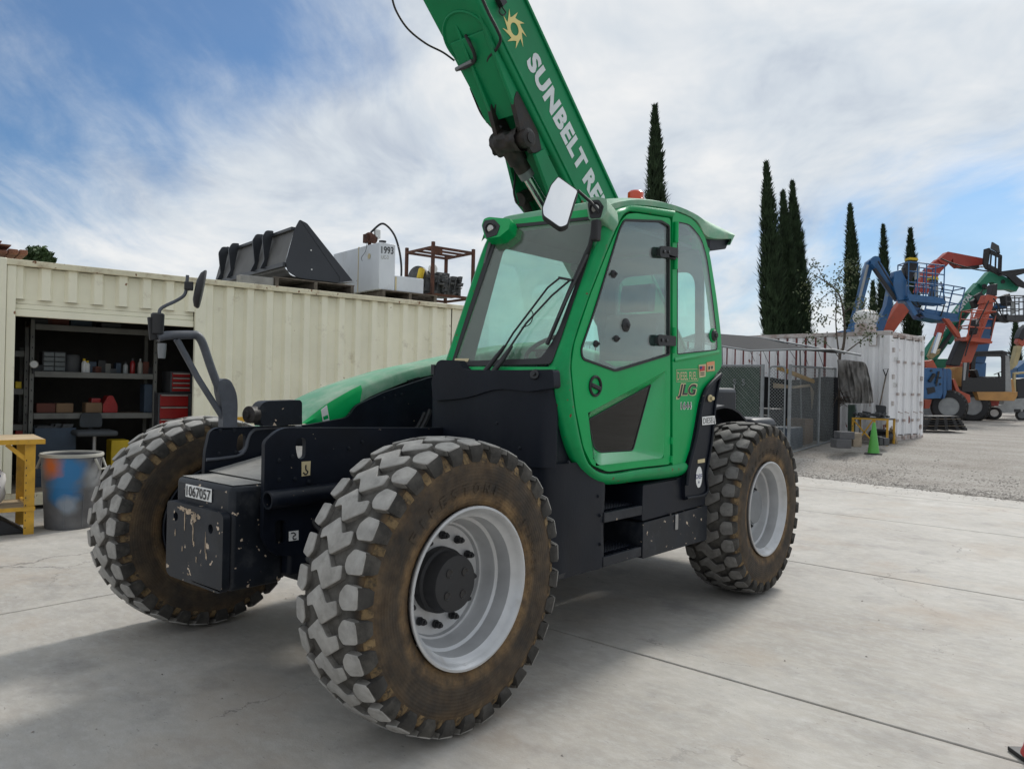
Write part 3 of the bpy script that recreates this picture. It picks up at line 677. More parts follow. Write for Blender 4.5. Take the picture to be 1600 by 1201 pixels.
# nose cheeks where box meets plates, cross tube, bolts
part(MB().box(-0.345, 0.345, -0.31, 0.0, 0.60, 1.03), 'trunnion_block', 'black_paint', bevel=0.02)
a, b_ = onx(416, 781, 0.40), onx(530, 772, 0.40)
part(MB().lathe([(0.036, 0.0), (0.046, 0.0), (0.046, 0.42), (0.036, 0.42)], (0.40, -0.475, 1.012), (0.0, 1, 0.02), 24, closed=True), 'guide_tube', 'black_paint', smooth=40)
part(MB().lathe([(0.0, 0.06), (0.0365, 0.06)], (0.40, -0.475, 1.012), (0.0, 1, 0.02), 24), 'tube_plug', 'black_soft', smooth=40)
part(MB().box(0.351, 0.40, -0.36, -0.10, 0.985, 1.035), 'tube_bracket', 'black_paint', bevel=0.006)
bolt = MB().lathe([(0.011, 0), (0.011, 0.003), (0.0075, 0.004), (0.0075, 0.009), (0, 0.010)], (0, 0, 0), (1, 0, 0), 10).mesh('bolt', smooth=35); bolt.materials.append(MATS['black_scuffed'])
for (px, py) in ((436, 719), (457, 713), (436, 749), (461, 748), (482, 752), (497, 759), (545, 700), (566, 690)):
    put('bolt', bolt, tele, onx(px, py, LX+0.001)-TR)
for (px, py) in ((344, 672), (366, 672), (342, 708), (368, 706), (600, 622), (617, 618), (628, 616)):
    put('bolt', bolt, tele, onx(px, py, RX+0.001)-TR)
def px_decal(q, x, name, material, lift=0.003):
    p = [onx(*c, x) for c in q]; n = V((lift, 0, 0))
    return part(MB().prism([v+n for v in p], (-0.002, 0, 0)), name, material)
px_decal(((471, 721), (485, 720), (484, 742), (471, 744)), LX, 'hook_sticker', 'decal_cream')
part(MB().tube(smoothline([onx(*c, LX+0.005) for c in ((478, 726), (478, 733), (481, 737), (478, 741), (474, 738))], 4), 0.0035, 6), 'hook_symbol', 'ink')
px_decal(((451, 830), (466, 828), (466, 843), (451, 845)), LX, 'tie_down_sticker', 'white')
part(MB().tube(smoothline([onx(*c, LX+0.005) for c in ((455, 833), (459, 832), (462, 835), (458, 838), (459, 842), (463, 841))], 4), 0.003, 6), 'tie_down_symbol', 'ink')
# axles and drive line
for y in (0, WB):
    part(MB().lathe([(0.09, -0.78), (0.13, -0.74), (0.12, -0.5), (0.14, -0.2), (0.20, -0.1), (0.20, 0.1), (0.14, 0.2), (0.12, 0.5), (0.13, 0.74), (0.09, 0.78)], (0, y, RW), (1, 0, 0), 24), 'axle', 'black_paint', smooth=40)
    for s in (-1, 1):
        part(MB().lathe([(0.16, 0.0), (0.22, 0.04), (0.24, 0.16), (0.16, 0.20)], (s*0.72, y, RW), (s, 0, 0), 24), 'hub_carrier', 'black_paint', smooth=40)
part(MB().tube([(0, 0.2, 0.66), (0, WB-0.2, 0.66)], 0.05, 12), 'drive_shaft', 'black_paint', smooth=50)
for s in (-1, 1):
    part(MB().box(s*0.5-0.09, s*0.5+0.09, -0.22, -0.14, 0.62, 0.73), 'steering_knuckle', 'black_paint', bevel=0.02)
part(MB().tube([(-0.75, -0.19, 0.675), (0.75, -0.19, 0.675)], 0.022, 10), 'tie_rod', 'steel', smooth=50)
for k, q in enumerate((((672, 640), (664, 660), (650, 682), (640, 694)), ((664, 645), (652, 668), (636, 690), (622, 700)))):
    part(MB().tube(smoothline([onx(*p_, -0.25-0.04*k) for p_ in q], 5), 0.016, 8), 'hose', 'black_soft', smooth=60)
for k in range(3):
    part(MB().tube(smoothline([(0.30-0.08*k, -0.20, 0.98), (0.36-0.06*k, -0.16, 0.84), (0.46, -0.10+0.02*k, 0.78), (0.62, -0.06, 0.76+0.02*k)], 5), 0.013, 8), 'hose', 'black_soft', smooth=60)
# rear body behind the cab: boom tower and counterweight
part(MB().prism(rnd([(0.35, 3.1, 1.3), (0.35, 3.3, 1.72), (0.35, 3.9, 2.0), (0.35, 4.3, 1.9), (0.35, 4.55, 1.2), (0.35, 4.5, 0.75), (0.35, 4.0, 0.7)], 0.08), (0.04, 0, 0)), 'boom_tower_plate', 'black_paint', bevel=0.008)
part(MB().prism(rnd([(-0.39, 3.1, 1.3), (-0.39, 3.3, 1.72), (-0.39, 3.9, 2.0), (-0.39, 4.3, 1.9), (-0.39, 4.55, 1.2), (-0.39, 4.5, 0.75), (-0.39, 4.0, 0.7)], 0.08), (0.04, 0, 0)), 'boom_tower_plate', 'black_paint', bevel=0.008)
part(MB().box(-0.9, 0.9, 4.1, 4.62, 0.62, 1.35), 'counterweight', 'black_paint', bevel=0.06, seg=3)
part(MB().tube([(-0.42, 3.88, 1.72), (0.42, 3.88, 1.72)], 0.06, 16), 'boom_pivot_pin', 'steel', smooth=50)
# rear mudguards
for s in (-1, 1):
    arc = [(WB+0.80*math.cos(t), RW+0.80*math.sin(t)) for t in [math.radians(160-10*k) for k in range(14)]]
    part(MB().grid([[(s*0.62, y, z), (s*0.80, y, z+0.015), (s*0.95, y, z)] for y, z in arc], (0, 0, -0.02)), 'mudguard', 'black_plastic', smooth=50)

# ---------------------------------------------------------------- engine hood on the right side
HX = -0.42
top = [onx(*q, HX) for q in ((474, 661), (496, 644), (518, 628), (567, 601), (622, 580), (680, 566))] + [V((HX, 2.4, 1.95)), V((HX, 3.2, 1.98)), V((HX, 3.9, 1.90))]
low = [onx(*q, HX) for q in ((480, 663), (520, 659), (552, 650), (562, 630), (600, 610), (676, 585))] + [V((HX, 2.4, 1.80)), V((HX, 3.2, 1.80)), V((HX, 3.9, 1.72))]
rows = []
for (t, l) in zip(smoothline(top, 4), smoothline(low, 4)):
    row = [l, V((HX, l.y+(t.y-l.y)*0.75, l.z+(t.z-l.z)*0.75)), V((HX-0.025, t.y, t.z-0.003)), V((HX-0.07, t.y, t.z+0.008)), V((HX-0.35, t.y, t.z-0.012)), V((HX-0.62, t.y, t.z-0.065)), V((HX-0.77, t.y, t.z-0.14)), V((HX-0.80, l.y, min(l.z, t.z-0.25)))]
    rows.append(row)
hood = part(MB().grid(rows), 'engine_hood', 'green_faded', smooth=55)
part(MB().grid([[r[0]+V((0.002, 0, 0)), r[1]+V((0.002, 0, 0)), r[2]+V((0.003, 0, 0.001))] for r in rows[:13]]), 'hood_edge', 'green', parent=hood, smooth=50)
pp = [onx(*q, HX+0.012) for q in ((502, 640), (511, 633), (515, 657), (505, 660))]
part(MB().prism(pp, (-0.004, 0, 0)), 'hood_sticker', 'white', parent=hood)
pp = [onx(*q, HX+0.016) for q in ((505, 651), (512, 648), (513.5, 653), (506.5, 656))]
part(MB().prism(pp, (-0.002, 0, 0)), 'hood_sticker_panel', 'green', parent=hood)
# dark engine bay wall, right flank of the machine
part(MB().prism([(HX-0.02, r.y, r.z-0.01) for r in smoothline(low, 4)] + [(HX-0.02, 3.9, 0.8), (HX-0.02, 0.6, 0.8), (HX-0.02, 0.1, 1.2)], (-0.02, 0, 0)), 'engine_bay_wall', 'black_soft')
part(MB().box(-1.2, HX-0.03, 0.85, 3.9, 0.62, 1.5), 'engine_enclosure', 'black_plastic', bevel=0.05)
# latch bolts and slot on the bay
part(MB().beam(onx(638, 597, HX+0.02), onx(655, 592, HX+0.02), 0.02, 0.03), 'hood_latch', 'black_gloss')

# ---------------------------------------------------------------- bracket block and right mirror on the nose
bx0, bx1 = onx(391, 655, RX+0.05), onx(458, 650, RX+0.05)
bb = part(MB().prism(rnd([onx(*q, RX-0.02) for q in ((398, 664), (388, 645), (398, 626), (456, 624), (459, 628), (459, 662))], [0, .05, .05, .02, .02, 0]), (0.09, 0, 0)), 'hose_guard', 'black_scuffed', bevel=0.008)
c = onx(388, 648, RX+0.06); part(MB().lathe([(0.050, -0.03), (0.050, 0.02), (0.030, 0.025), (0.022, 0.028), (0.022, 0.045), (0, 0.046)], c+V((-0.02, 0.03, 0)), (0.25, -1, 0), 20), 'pin_boss', 'grease', parent=bb, smooth=40)
MX = RX-0.05
mp_ = [onx(*q, MX) for q in ((352, 668), (352, 612), (342, 598))]
part(MB().prism(rnd([onx(*q, MX) for q in ((341, 667), (341, 640), (334, 612), (333, 598), (343, 590), (353, 594), (362, 612), (364, 630), (363, 667))], [0, .05, .05, .03, .03, .04, .05, .05, 0], 5), (0.055, 0, 0)), 'mirror_bracket', 'grey_tube', bevel=0.010, seg=3)
arm = [onx(*q, MX+0.027) for q in ((344, 612), (330, 575), (317, 537), (309, 525), (300, 523), (262, 524), (246, 528))]
part(MB().tube(smoothline(arm, 5), 0.0235, 14), 'mirror_arm', 'grey_tube', smooth=60)
part(MB().tube([onx(276, 530, MX+0.027), onx(310, 592, MX+0.027), onx(348, 652, MX+0.027)], 0.0175, 12), 'mirror_arm_brace', 'grey_tube', smooth=60)
c = onx(246, 506, MX+0.027)
part(MB().lathe([(0.020, -0.055), (0.032, -0.05), (0.034, 0.05), (0.026, 0.058), (0, 0.06)], c, (0.02, 0, 1), 16), 'mirror_socket', 'black_soft', smooth=45)
part(MB().beam(onx(238, 495, MX+0.02), onx(241, 531, MX+0.02), 0.05, 0.02), 'socket_plate', 'black_soft', bevel=0.005)
part(MB().lathe([(0.018, -0.05), (0.022, 0.0), (0.022, 0.03)], onx(253, 545, MX+0.03), (0, 0, 1), 12), 'arm_reflector', 'rim_grey', smooth=40)
rod = [onx(*q, MX+0.03) for q in ((249, 492), (250, 484), (258, 478), (275, 470), (287, 462), (291, 452), (293, 430))]
part(MB().tube(smoothline(rod, 5), 0.009, 10), 'mirror_stem', 'grey_tube', smooth=60)
part(MB().obox(onx(295, 447, MX+0.03), (0.03, -0.015, 0), (0.012, 0.02, 0), (0, 0, 0.022)), 'mirror_clamp', 'black_soft', bevel=0.005)
c = onx(312, 452, MX+0.05); ax = V((0.45, 0.80, 0.10)).normalized()
mm = MB().lathe([(0.0, -0.026), (0.045, -0.023), (0.072, -0.012), (0.082, 0.004), (0.083, 0.013), (0.078, 0.017), (0.0, 0.017)], c, ax, 28)
tilt = RT*0.28
for v_ in mm.v:
    dz = (v_.z-c.z)*1.28; v_.z = c.z+dz; v_ += tilt*dz
part(mm, 'mirror_head', 'black_soft', smooth=45)
# ---------------------------------------------------------------- cab
scene.cycles.transparent_max_bounces = 24
CX = 1.2
WN = V((1, 0, 0)).cross(V((0, 0.4, 0.88))).normalized()
if WN.y > 0: WN = -WN
def onw(px, py, off=0.0): return pl(px, py, V((0, 0.8, 1.69))+WN*off, WN)     # windscreen plane
def cs(px, py, dx=0.0): return onx(px, py, CX+dx)
mat('rubber', (0.018, 0.018, 0.020), 0.62, var=0.15)
# --- A pillar running down into the sill: one swept band between the door gap and the front
inner = [(1049, 340), (995, 331), (980, 332), (968, 345), (945, 398), (920, 462), (896, 534), (891, 570), (893, 597), (898, 640), (910, 700), (923, 728), (950, 740), (1000, 733), (1048, 727), (1070, 722)]
outer = [(1052, 328), (995, 320), (975, 322), (950, 338), (925, 400), (902, 462), (880, 528), (866, 570), (866, 597), (872, 640), (885, 695), (905, 733), (940, 756), (1000, 751), (1048, 746), (1072, 741)]
I3 = [cs(*q, 0.004) for q in inner]; O3 = []
for k, q in enumerate(outer):
    if k < 3: O3.append(cs(*q, 0.0))
    elif k < 8: O3.append(onw(*q))
    else: O3.append(onx(*q, 1.165))
si, so_ = smoothline(I3, 5), smoothline(O3, 5); rows = []
for a, b_ in zip(si, so_):
    mid = (a+b_)/2; w = (a-b_).length; row = [V((a.x-0.03, a.y, a.z)), a]
    for t in (0.12, 0.3, 0.5, 0.7, 0.88):
        p_ = a.lerp(b_, t); p_ = p_ + V((min(0.030, w*0.35)*math.sin(PI*t)**0.8, 0, 0)); row.append(p_)
    row += [b_, V((b_.x-0.05, b_.y+0.015, b_.z))]
    rows.append(row)
cab = part(MB().grid(rows), 'cab_frame', 'green_worn', smooth=50)
def sub(mb, name, material, **kw): return mb.build(name, material, cab, **kw)
# --- rear quarter panel with its window
qo = rnd([cs(*q) for q in ((1051, 329), (1082, 341), (1100, 364), (1109, 396), (1119.5, 462), (1127, 525), (1128, 572), (1098, 614), (1085, 680), (1070, 724), (1051, 728))], [0, .08, .08, .1, .1, .1, .03, .05, .05, .02, 0], 5)
qh = rnd([cs(*q) for q in ((1058, 346), (1078, 350), (1096, 372), (1105, 402), (1114, 470), (1120, 522), (1121, 547), (1058, 554))], [.02, .06, .06, .1, .1, .05, .03, .02], 4)
sub(MB().prism([qo, qh], (-0.045, 0, 0)), 'quarter_panel', 'green', bevel=0.008, seg=3)
sub(MB().prism(qh, (-0.006, 0, 0)).build('quarter_glass', 'glass_cab', cab) and MB().prism([[p_+V((0.002, 0, 0)) for p_ in qh], [p_+V((0.002, 0, 0)) for p_ in inset(qh, 0.014)]], (-0.012, 0, 0)), 'quarter_seal', 'rubber')
# printed black border of the quarter glass: the inner clear window
qi = rnd([cs(*q, -0.012) for q in ((1059, 418), (1072, 418), (1086, 432), (1096, 470), (1097, 512), (1090, 522), (1062, 526), (1059, 520))], 0.05, 4)
c = cs(1114, 524, 0.0); 
sub(MB().lathe([(0.040, -0.01), (0.042, 0.012), (0.034, 0.022), (0.020, 0.024), (0.018, 0.034), (0, 0.036)], c, (1, 0, 0), 22), 'window_knob', 'black_soft', smooth=40)
sub(MB().lathe([(0.052, -0.004), (0.052, 0.006), (0.040, 0.008)], c, (1, 0, 0), 22), 'knob_ring', 'green', smooth=40)
# raised swage on the quarter panel
sub(MB().grid([[cs(1055, 566, 0.001), cs(1055, 563, 0.012), cs(1055, 559, 0.001)], [cs(1090, 560, 0.001), cs(1090, 556.5, 0.014), cs(1090, 552, 0.001)], [cs(1124, 553, 0.001), cs(1124, 549.5, 0.012), cs(1124, 546, 0.001)]]), 'swage', 'green', smooth=60)
# --- door
do = [cs(*q, 0.008) for q in ((1048, 341), (995, 333), (981, 334), (970, 346), (947, 399), (922, 463), (898, 535), (893, 570), (895, 597), (900, 640), (912, 699), (925, 726), (950, 737), (1000, 730), (1047, 725))]
do = rnd(do, 0.03, 3)
wo = rnd([cs(*q, 0.008) for q in ((975, 342), (1033, 344), (1046, 352), (1046, 555), (962, 581), (909, 562), (906, 546), (929, 480), (967, 356))], [.03, .03, .02, .02, .03, .04, .04, .1, .05], 4)
ro = [cs(*q, 0.008) for q in ((919, 645), (1041, 579), (1037, 715), (935, 727), (927, 716))]
ri = [cs(*q, -0.050) for q in ((918.5, 655), (1017, 600), (989, 704), (936, 707), (927, 699))]
door = sub(MB().prism([do, wo, ro], (-0.035, 0, 0)), 'door', 'green', bevel=0.004, seg=2)
door_c = cab.children[-1]
def dsub(mb, name, material, **kw): return mb.build(name, material, cab, **kw)
# pressed recess round the lower window
def loft(a, b_, n=4):
    rows = []
    for t in [k/n for k in range(n+1)]:
        r_ = [p_.lerp(q_, t) for p_, q_ in zip(a, b_)]; rows.append(r_+[r_[0]])
    return MB().grid(rows)
ro_r, ri_r = rnd(ro, [.04, .01, .04, .04, .04], 5), rnd(ri, [.03, .01, .03, .03, .03], 5)
dsub(loft(ro_r, ri_r, 5), 'door_recess', 'green_gloss', smooth=28)
gi = [p_+V((0.004, 0, 0)) for p_ in ri_r]
dsub(MB().prism([gi, inset(gi, 0.016)], (-0.012, 0, 0)), 'lower_window_seal', 'rubber')
dsub(MB().prism(ri_r, (-0.006, 0, 0)), 'lower_window_pane', 'glass_dark')
gs = [p_+V((0.006, 0, 0)) for p_ in wo]
dsub(MB().prism([gs, inset(gs, 0.026)], (-0.030, 0, 0)), 'door_window_seal', 'rubber', bevel=0.006)
dsub(MB().prism([p_+V((-0.006, 0, 0)) for p_ in inset(wo, 0.012)], (-0.006, 0, 0)), 'door_window_pane', 'glass_cab')
# round door pull: dish, bar
c = cs(930, 603, 0.010)
dsub(MB().lathe([(0.062, -0.008), (0.062, 0.006), (0.055, 0.012), (0.048, 0.008), (0.044, -0.012), (0.0, -0.016)], c, (1, 0, 0), 32), 'door_handle', 'black_soft', smooth=40)
dsub(MB().obox(c+V((0.004, 0, -0.004)), (0.010, 0, 0), (0, 0.048, -0.012), (0, 0.003, 0.012)), 'handle_bar', 'black_soft', bevel=0.006)
# hinge straps, hinge knuckles
for (px, py) in ((1040, 393), (1037, 531)):
    p0 = cs(px-11, py, 0.024); p1 = cs(px+17, py+2, 0.024)
    q = rnd([p0+V((0, 0, -0.037)), p1+V((0, 0, -0.032)), p1+V((0, 0, 0.032)), p0+V((0, 0, 0.037))], [.035, .004, .004, .035], 5)
    dsub(MB().prism(q, (0.012, 0, 0)), 'hinge_strap', 'black_soft', bevel=0.004)
    dsub(MB().box(*[f(p0.x, p1.x) for f in (min, max)][:1], p0.x+0.001, p0.y, p1.y, p0.z-0.01, p0.z+0.01) if False else MB().box(p0.x-0.03, p0.x, p0.y+0.02, p1.y, p0.z-0.02, p0.z+0.02), 'hinge_spacer', 'black_soft')
    for k in (0.3, 0.55):
        dsub(MB().lathe([(0.011, 0), (0.011, 0.006), (0.006, 0.008), (0, 0.008)], p0.lerp(p1, k-0.1)+V((0.012, 0, 0)), (1, 0, 0), 12), 'hinge_screw', 'black_gloss', smooth=40)
for (y0, y1) in ((346, 378), (404, 420), (512, 528), (540, 552)):
    a, b_ = cs(1054, y0, 0.012), cs(1054, y1, 0.012)
    dsub(MB().tube([(a.x, 2.025, a.z), (a.x, 2.025, b_.z)], 0.017, 12), 'hinge_knuckle', 'green', smooth=50)
for (y0, y1) in ((683, 693), (712, 722)):
    a, b_ = cs(1050, y0, 0.010), cs(1050, y1, 0.010)
    dsub(MB().tube([(a.x, 2.03, a.z), (a.x, 2.03, b_.z)], 0.014, 10), 'hinge_knuckle', 'green', smooth=50)
# knobs on the door glass
for (px, py, r) in ((958.5, 428, 0.018), (978, 508, 0.031), (963, 529, 0.0155), (931, 537, 0.0155)):
    c = cs(px, py, 0.002); dsub(MB().lathe([(r*1.35, -0.005), (r*1.35, 0.004), (r, 0.012), (r*0.6, 0.014), (r*0.4, 0.026), (0, 0.027)], c, (1, 0, 0), 20), 'glass_knob', 'black_soft', smooth=40)
# small label strip in the door glass corner
dsub(MB().prism([cs(*q, -0.016) for q in ((945, 564), (990, 564), (980, 571), (962, 573))], (-0.002, 0, 0)), 'glass_label', 'green_worn')
# --- windscreen
wq = rnd([onw(*q) for q in ((703, 573), (773, 362), (792, 352), (934, 338), (921, 402), (899, 463), (877, 528), (862, 569))], [.02, .05, .05, .05, .2, .2, .1, .03], 4)
sub(MB().prism(wq, -WN*0.006), 'windscreen', 'glass_front')
wi = rnd([onw(*q, 0.001) for q in ((711, 565), (779, 367), (797, 357), (928, 343), (915, 402), (892, 465), (870, 524), (846, 560))], [.02, .05, .05, .05, .2, .2, .12, .03], 4)
sub(MB().prism([[p_+WN*0.001 for p_ in wq], wi], WN*0.004), 'windscreen_border', 'rubber')
px_l = [onw(*q, 0.006) for q in ((711, 560), (733, 560), (731, 565), (710, 565))]
sub(MB().prism(px_l, WN*0.001), 'windscreen_sticker', 'decal_cream')
# far pillar and windscreen sill
fp = [onw(*q) for q in ((692, 577), (728, 468), (756, 385), (772, 356))]; fp2 = [onw(*q) for q in ((706, 572), (738, 470), (766, 388), (782, 362))]
rows = [[V((a.x, a.y+0.08, a.z)), a, (a+b_)/2+WN*0.022, b_, V((b_.x, b_.y+0.04, b_.z-0.01))] for a, b_ in zip(smoothline(fp, 4), smoothline(fp2, 4))]
sub(MB().grid(rows), 'far_pillar', 'green_worn', smooth=55)
sub(MB().prism([(0.30, 0.775, 1.655), (1.17, 0.775, 1.655), (1.17, 0.80, 1.705), (0.30, 0.80, 1.705)], (0, 0.03, 0)), 'windscreen_sill', 'green', bevel=0.004)
# --- roof
U3 = [V((1.14, p_.y, p_.z)) for p_ in [onx(*q, 1.14) for q in ((942, 313), (960, 309), (1000, 309), (1040, 317), (1078, 333), (1112, 350), (1143, 365))]]
L3 = [cs(*q, 0.006) for q in ((940, 338), (957, 328), (995, 320), (1052, 328), (1088, 344), (1106, 370), (1128, 373))]
L3[-1] = onx(1143, 373, 1.19); L3[-2] = V((1.206, L3[-2].y, L3[-2].z))
rows = []
for a, b_ in zip(smoothline(U3, 4), smoothline(L3, 4)):
    kf = min(1.0, max(0.0, (a.y-1.35)/0.6))*0.6; row = [V((1.16, b_.y, b_.z-0.002)), b_, V((b_.x+0.004, (a.y+b_.y)/2, b_.z*0.45+a.z*0.55)), V((1.17, a.y, a.z-0.012)), V((1.10, a.y, a.z+0.006*kf)), V((0.93, a.y, a.z+0.035*kf)), V((0.72, a.y, a.z+0.045*kf)), V((0.52, a.y, a.z+0.035*kf)), V((0.36, a.y, a.z+0.006*kf)), V((0.28, a.y, a.z-0.03)), V((0.27, b_.y, b_.z))]
    rows.append(row)
front = [V((p_.x, p_.y-0.02, p_.z-0.05)) for p_ in rows[0]]
roof = sub(MB().grid([front]+rows), 'roof', 'green_faded', smooth=50)
# rear closing face and the dark ventilation unit below the overhang
e = rows[-1]
sub(MB().add([e[1], e[3], e[5], e[6], e[7], e[9], e[10], V((0.27, e[10].y-0.02, e[10].z-0.05)), V((1.19, e[1].y-0.02, e[1].z-0.05))], [(0, 1, 2, 3, 4, 5, 6, 7, 8)]), 'roof_rear_lip', 'green_faded')
vu = rnd([onx(*q, 1.16) for q in ((1102, 368), (1140, 374), (1134, 389), (1112, 392), (1104, 384))], 0.015, 2)
sub(MB().prism(vu, (-0.86, 0, 0)), 'vent_unit', 'black_plastic', bevel=0.008)
sub(MB().box(0.32, 1.16, 2.42, 2.62, 2.60, 2.70), 'roof_rear_bar', 'green_worn')
# header bar above the windscreen
ha = [onw(*q, 0.004) for q in ((775, 361), (800, 342), (937, 323), (937, 341), (880, 347), (795, 357))]
sub(MB().prism(ha, -WN*0.05), 'header', 'green', bevel=0.010, seg=3)
# roof headlamps in their cowls
def lamp(px, py, r, cowl, offx):
    c = onw(px, py, 0.082); ax = V((0.25, -1, -0.08)).normalized()
    sub(MB().lathe([(0.030, -0.05), (r*0.9, -0.03), (r, 0.0), (r*1.02, 0.010), (r*0.92, 0.012), (r*0.86, 0.004)], c, ax, 26), 'lamp_bezel', 'black_soft', smooth=40)
    sub(MB().lathe([(0.0, 0.006), (r*0.5, 0.005), (r*0.88, 0.002)], c, ax, 26), 'lamp_lens', 'lamp_glass', smooth=60)
    q = rnd([onw(*p_, 0.075) for p_ in cowl], 0.012, 3); ho = [c+(V((math.cos(t), 0, 0))*1.0+V((0, 0, math.sin(t))))*r*1.08 for t in [2*PI*k/20 for k in range(20)]]
    pn = WN; ho = [p_ - pn*((p_-q[0]).dot(pn)) for p_ in ho]
    sub(MB().prism([q, ho], -WN*0.13), 'lamp_cowl', offx, bevel=0.008, seg=2)
    sub(MB().tube([c+V((0, 0.01, -r*0.9)), c+V((0, 0.03, -r*1.5))], 0.014, 8), 'lamp_stem', 'black_soft', smooth=50)
sub(MB().prism(rnd([onw(*p_, 0.079) for p_ in ((753.5, 353), (757, 344.5), (772, 342.5), (781, 352), (776, 367), (760, 372))], 0.012, 3), WN*-0.02), 'lamp_face', 'black_soft')
sub(MB().prism(rnd([onw(*p_, 0.079) for p_ in ((918, 318), (922, 313), (936, 312), (943, 322), (938, 340), (922, 341))], 0.012, 3), WN*-0.02), 'lamp_face', 'black_soft')
lamp(930.5, 326, 0.037, ((915, 316), (919, 309), (934, 307), (948, 311), (949, 330), (941, 342), (920, 343)), 'green_faded'); lamp(766.5, 357, 0.036, ((752.5, 352), (756, 342), (764, 339), (798, 342), (795, 358), (780, 370), (758, 373)), 'green')
# beacon on the roof
c = V((0.90, 1.74, 2.775)); b3 = onx(993, 308, 0.72)
sub(MB().lathe([(0.06, -0.02), (0.062, 0.03), (0.058, 0.034), (0.058, 0.075), (0.045, 0.088), (0, 0.09)], b3+V((0, 0, -0.045)), (0, 0, 1), 24), 'beacon', 'orange_lens', smooth=40)
# --- big left mirror
mc = onx(876, 315, 1.12); mn = V((0.50, -0.62, 0.52)).normalized()
def onm(px, py, off=0): return pl(px, py, mc+mn*off, mn)
mo = rnd([onm(*q) for q in ((872, 275), (904, 298), (899, 312), (887, 352), (875, 356), (848, 337), (846.5, 325), (860, 289))], .018, 4)
sub(MB().prism(mo, -mn*0.035), 'mirror_shell', 'black_soft', bevel=0.010, seg=3)
sub(MB().prism(inset(rnd([onm(*q, 0.0015) for q in ((872, 275), (904, 298), (899, 312), (887, 352), (875, 356), (848, 337), (846.5, 325), (860, 289))], .018, 4), 0.012), -mn*0.001), 'mirror_pane', 'mirror_glass')
am = [onm(903, 298, -0.02), onx(914, 308, 1.15), onx(925, 318, 1.17), onx(934, 330, 1.20), onx(938, 346, 1.20)]
sub(MB().tube(smoothline(am, 5), 0.009, 10), 'mirror_arm', 'black_soft', smooth=60)
a, b_ = onx(932, 344, 1.21), onx(930, 377, 1.21)
sub(MB().beam(a, b_, 0.05, 0.05), 'mirror_mount', 'black_soft', bevel=0.012, seg=3)
# --- wipers
W_ = lambda px, py, o=0.03: onw(px, py, o)
wip = sub(MB().tube([W_(763, 577, 0.04), W_(783, 551, 0.04), W_(802, 520, 0.035), W_(856, 449, 0.03), W_(876, 433, 0.03)], 0.006, 8), 'wiper_arm', 'black_soft', smooth=60)
sub(MB().tube([W_(768, 580, 0.04), W_(795, 545, 0.04), W_(822, 505, 0.035), W_(862, 462, 0.03), W_(890, 438, 0.03)], 0.006, 8), 'wiper_arm', 'black_soft', smooth=60)
sub(MB().tube([W_(758, 580, 0.045), W_(775, 558, 0.045), W_(789, 540, 0.045)], [0.016, 0.013, 0.009], 8), 'wiper_base', 'black_soft', smooth=60)
sub(MB().tube([W_(770, 582, 0.05), W_(786, 562, 0.05), W_(800, 540, 0.045)], [0.016, 0.012, 0.009], 8), 'wiper_base', 'black_soft', smooth=60)
sub(MB().beam(W_(874, 434, 0.03), W_(895, 438, 0.03), 0.02, 0.014), 'wiper_link', 'black_soft')
sub(MB().beam(W_(924, 378, 0.02), W_(893, 447, 0.02), 0.016, 0.018, WN).beam(W_(893, 447, 0.02), W_(855, 538, 0.02), 0.016, 0.018, WN), 'wiper_blade', 'rubber')
sub(MB().beam(W_(918, 398, 0.034), W_(872, 498, 0.034), 0.010, 0.010, WN), 'wiper_bridge', 'black_gloss')
sub(MB().tube(smoothline([W_(815, 512, 0.03), W_(828, 506, 0.02), W_(833, 492, 0.03), W_(829, 483, 0.03)], 4), 0.003, 6), 'washer_hose', 'black_soft')
# --- lower front of the cab: black mouldings
def wrapped(plan, zs, name, dent=0.006, material='black_plastic', seed=1):
    rows = []
    pl_ = smoothline([V((x, y, 0)) for x, y in plan], 6)
    for z in zs:
        rows.append([V((p_.x, p_.y, z))+V((noise.noise(V((p_.x*4, p_.y*4, z*4+seed)))*dent, noise.noise(V((p_.x*4+9, p_.y*4, z*4+seed)))*dent, 0)) for p_ in pl_])
    return part(MB().grid(rows, (-0.012, 0.03, 0)), name, material, smooth=50)
zs = [1.15+0.045*k for k in range(12)] + [1.685]
wrapped([(0.225, 0.86), (0.232, 0.79), (0.27, 0.755), (0.6, 0.735), (0.95, 0.735), (1.08, 0.745), (1.14, 0.775), (1.165, 0.83)], zs, 'cab_front_panel', 0.004)
# raised cowl along its top with a finger slot
cw = [ony(*q, 0.722) for q in ((682, 566), (688, 562), (716, 563), (724, 577), (746, 579), (864, 577), (866, 606), (826, 612), (776, 606), (730, 622), (676, 626), (674, 596))]
cowl = part(MB().prism(rnd(cw, [.02, .02, .01, .02, .02, .02, .02, .05, .1, .1, .02, .02], 3), (0, 0.06, 0)), 'cab_cowl', 'black_plastic', bevel=0.010, seg=3)
part(MB().box(0.262, 0.292, 0.7195, 0.730, 1.655, 1.715), 'cowl_slot', 'ink')
part(MB().lathe([(0.030, 0), (0.026, 0.012), (0.012, 0.014), (0.012, 0.034), (0, 0.035)], ony(836, 585, 0.722), (0.3, -1, 0.2), 14), 'washer_cap', 'black_gloss', smooth=40)
zs = [0.53+0.05*k for k in range(13)] + [1.17]
wrapped([(0.40, 0.95), (0.42, 0.80), (0.6, 0.765), (0.95, 0.755), (1.08, 0.765), (1.145, 0.80), (1.172, 0.86), (1.182, 0.95), (1.186, 1.10), (1.188, 1.268)], zs, 'cab_lower_panel', 0.012, seed=4)
part(MB().box(0.40, 1.18, 0.80, 1.26, 0.535, 0.56), 'cab_underside', 'black_soft')
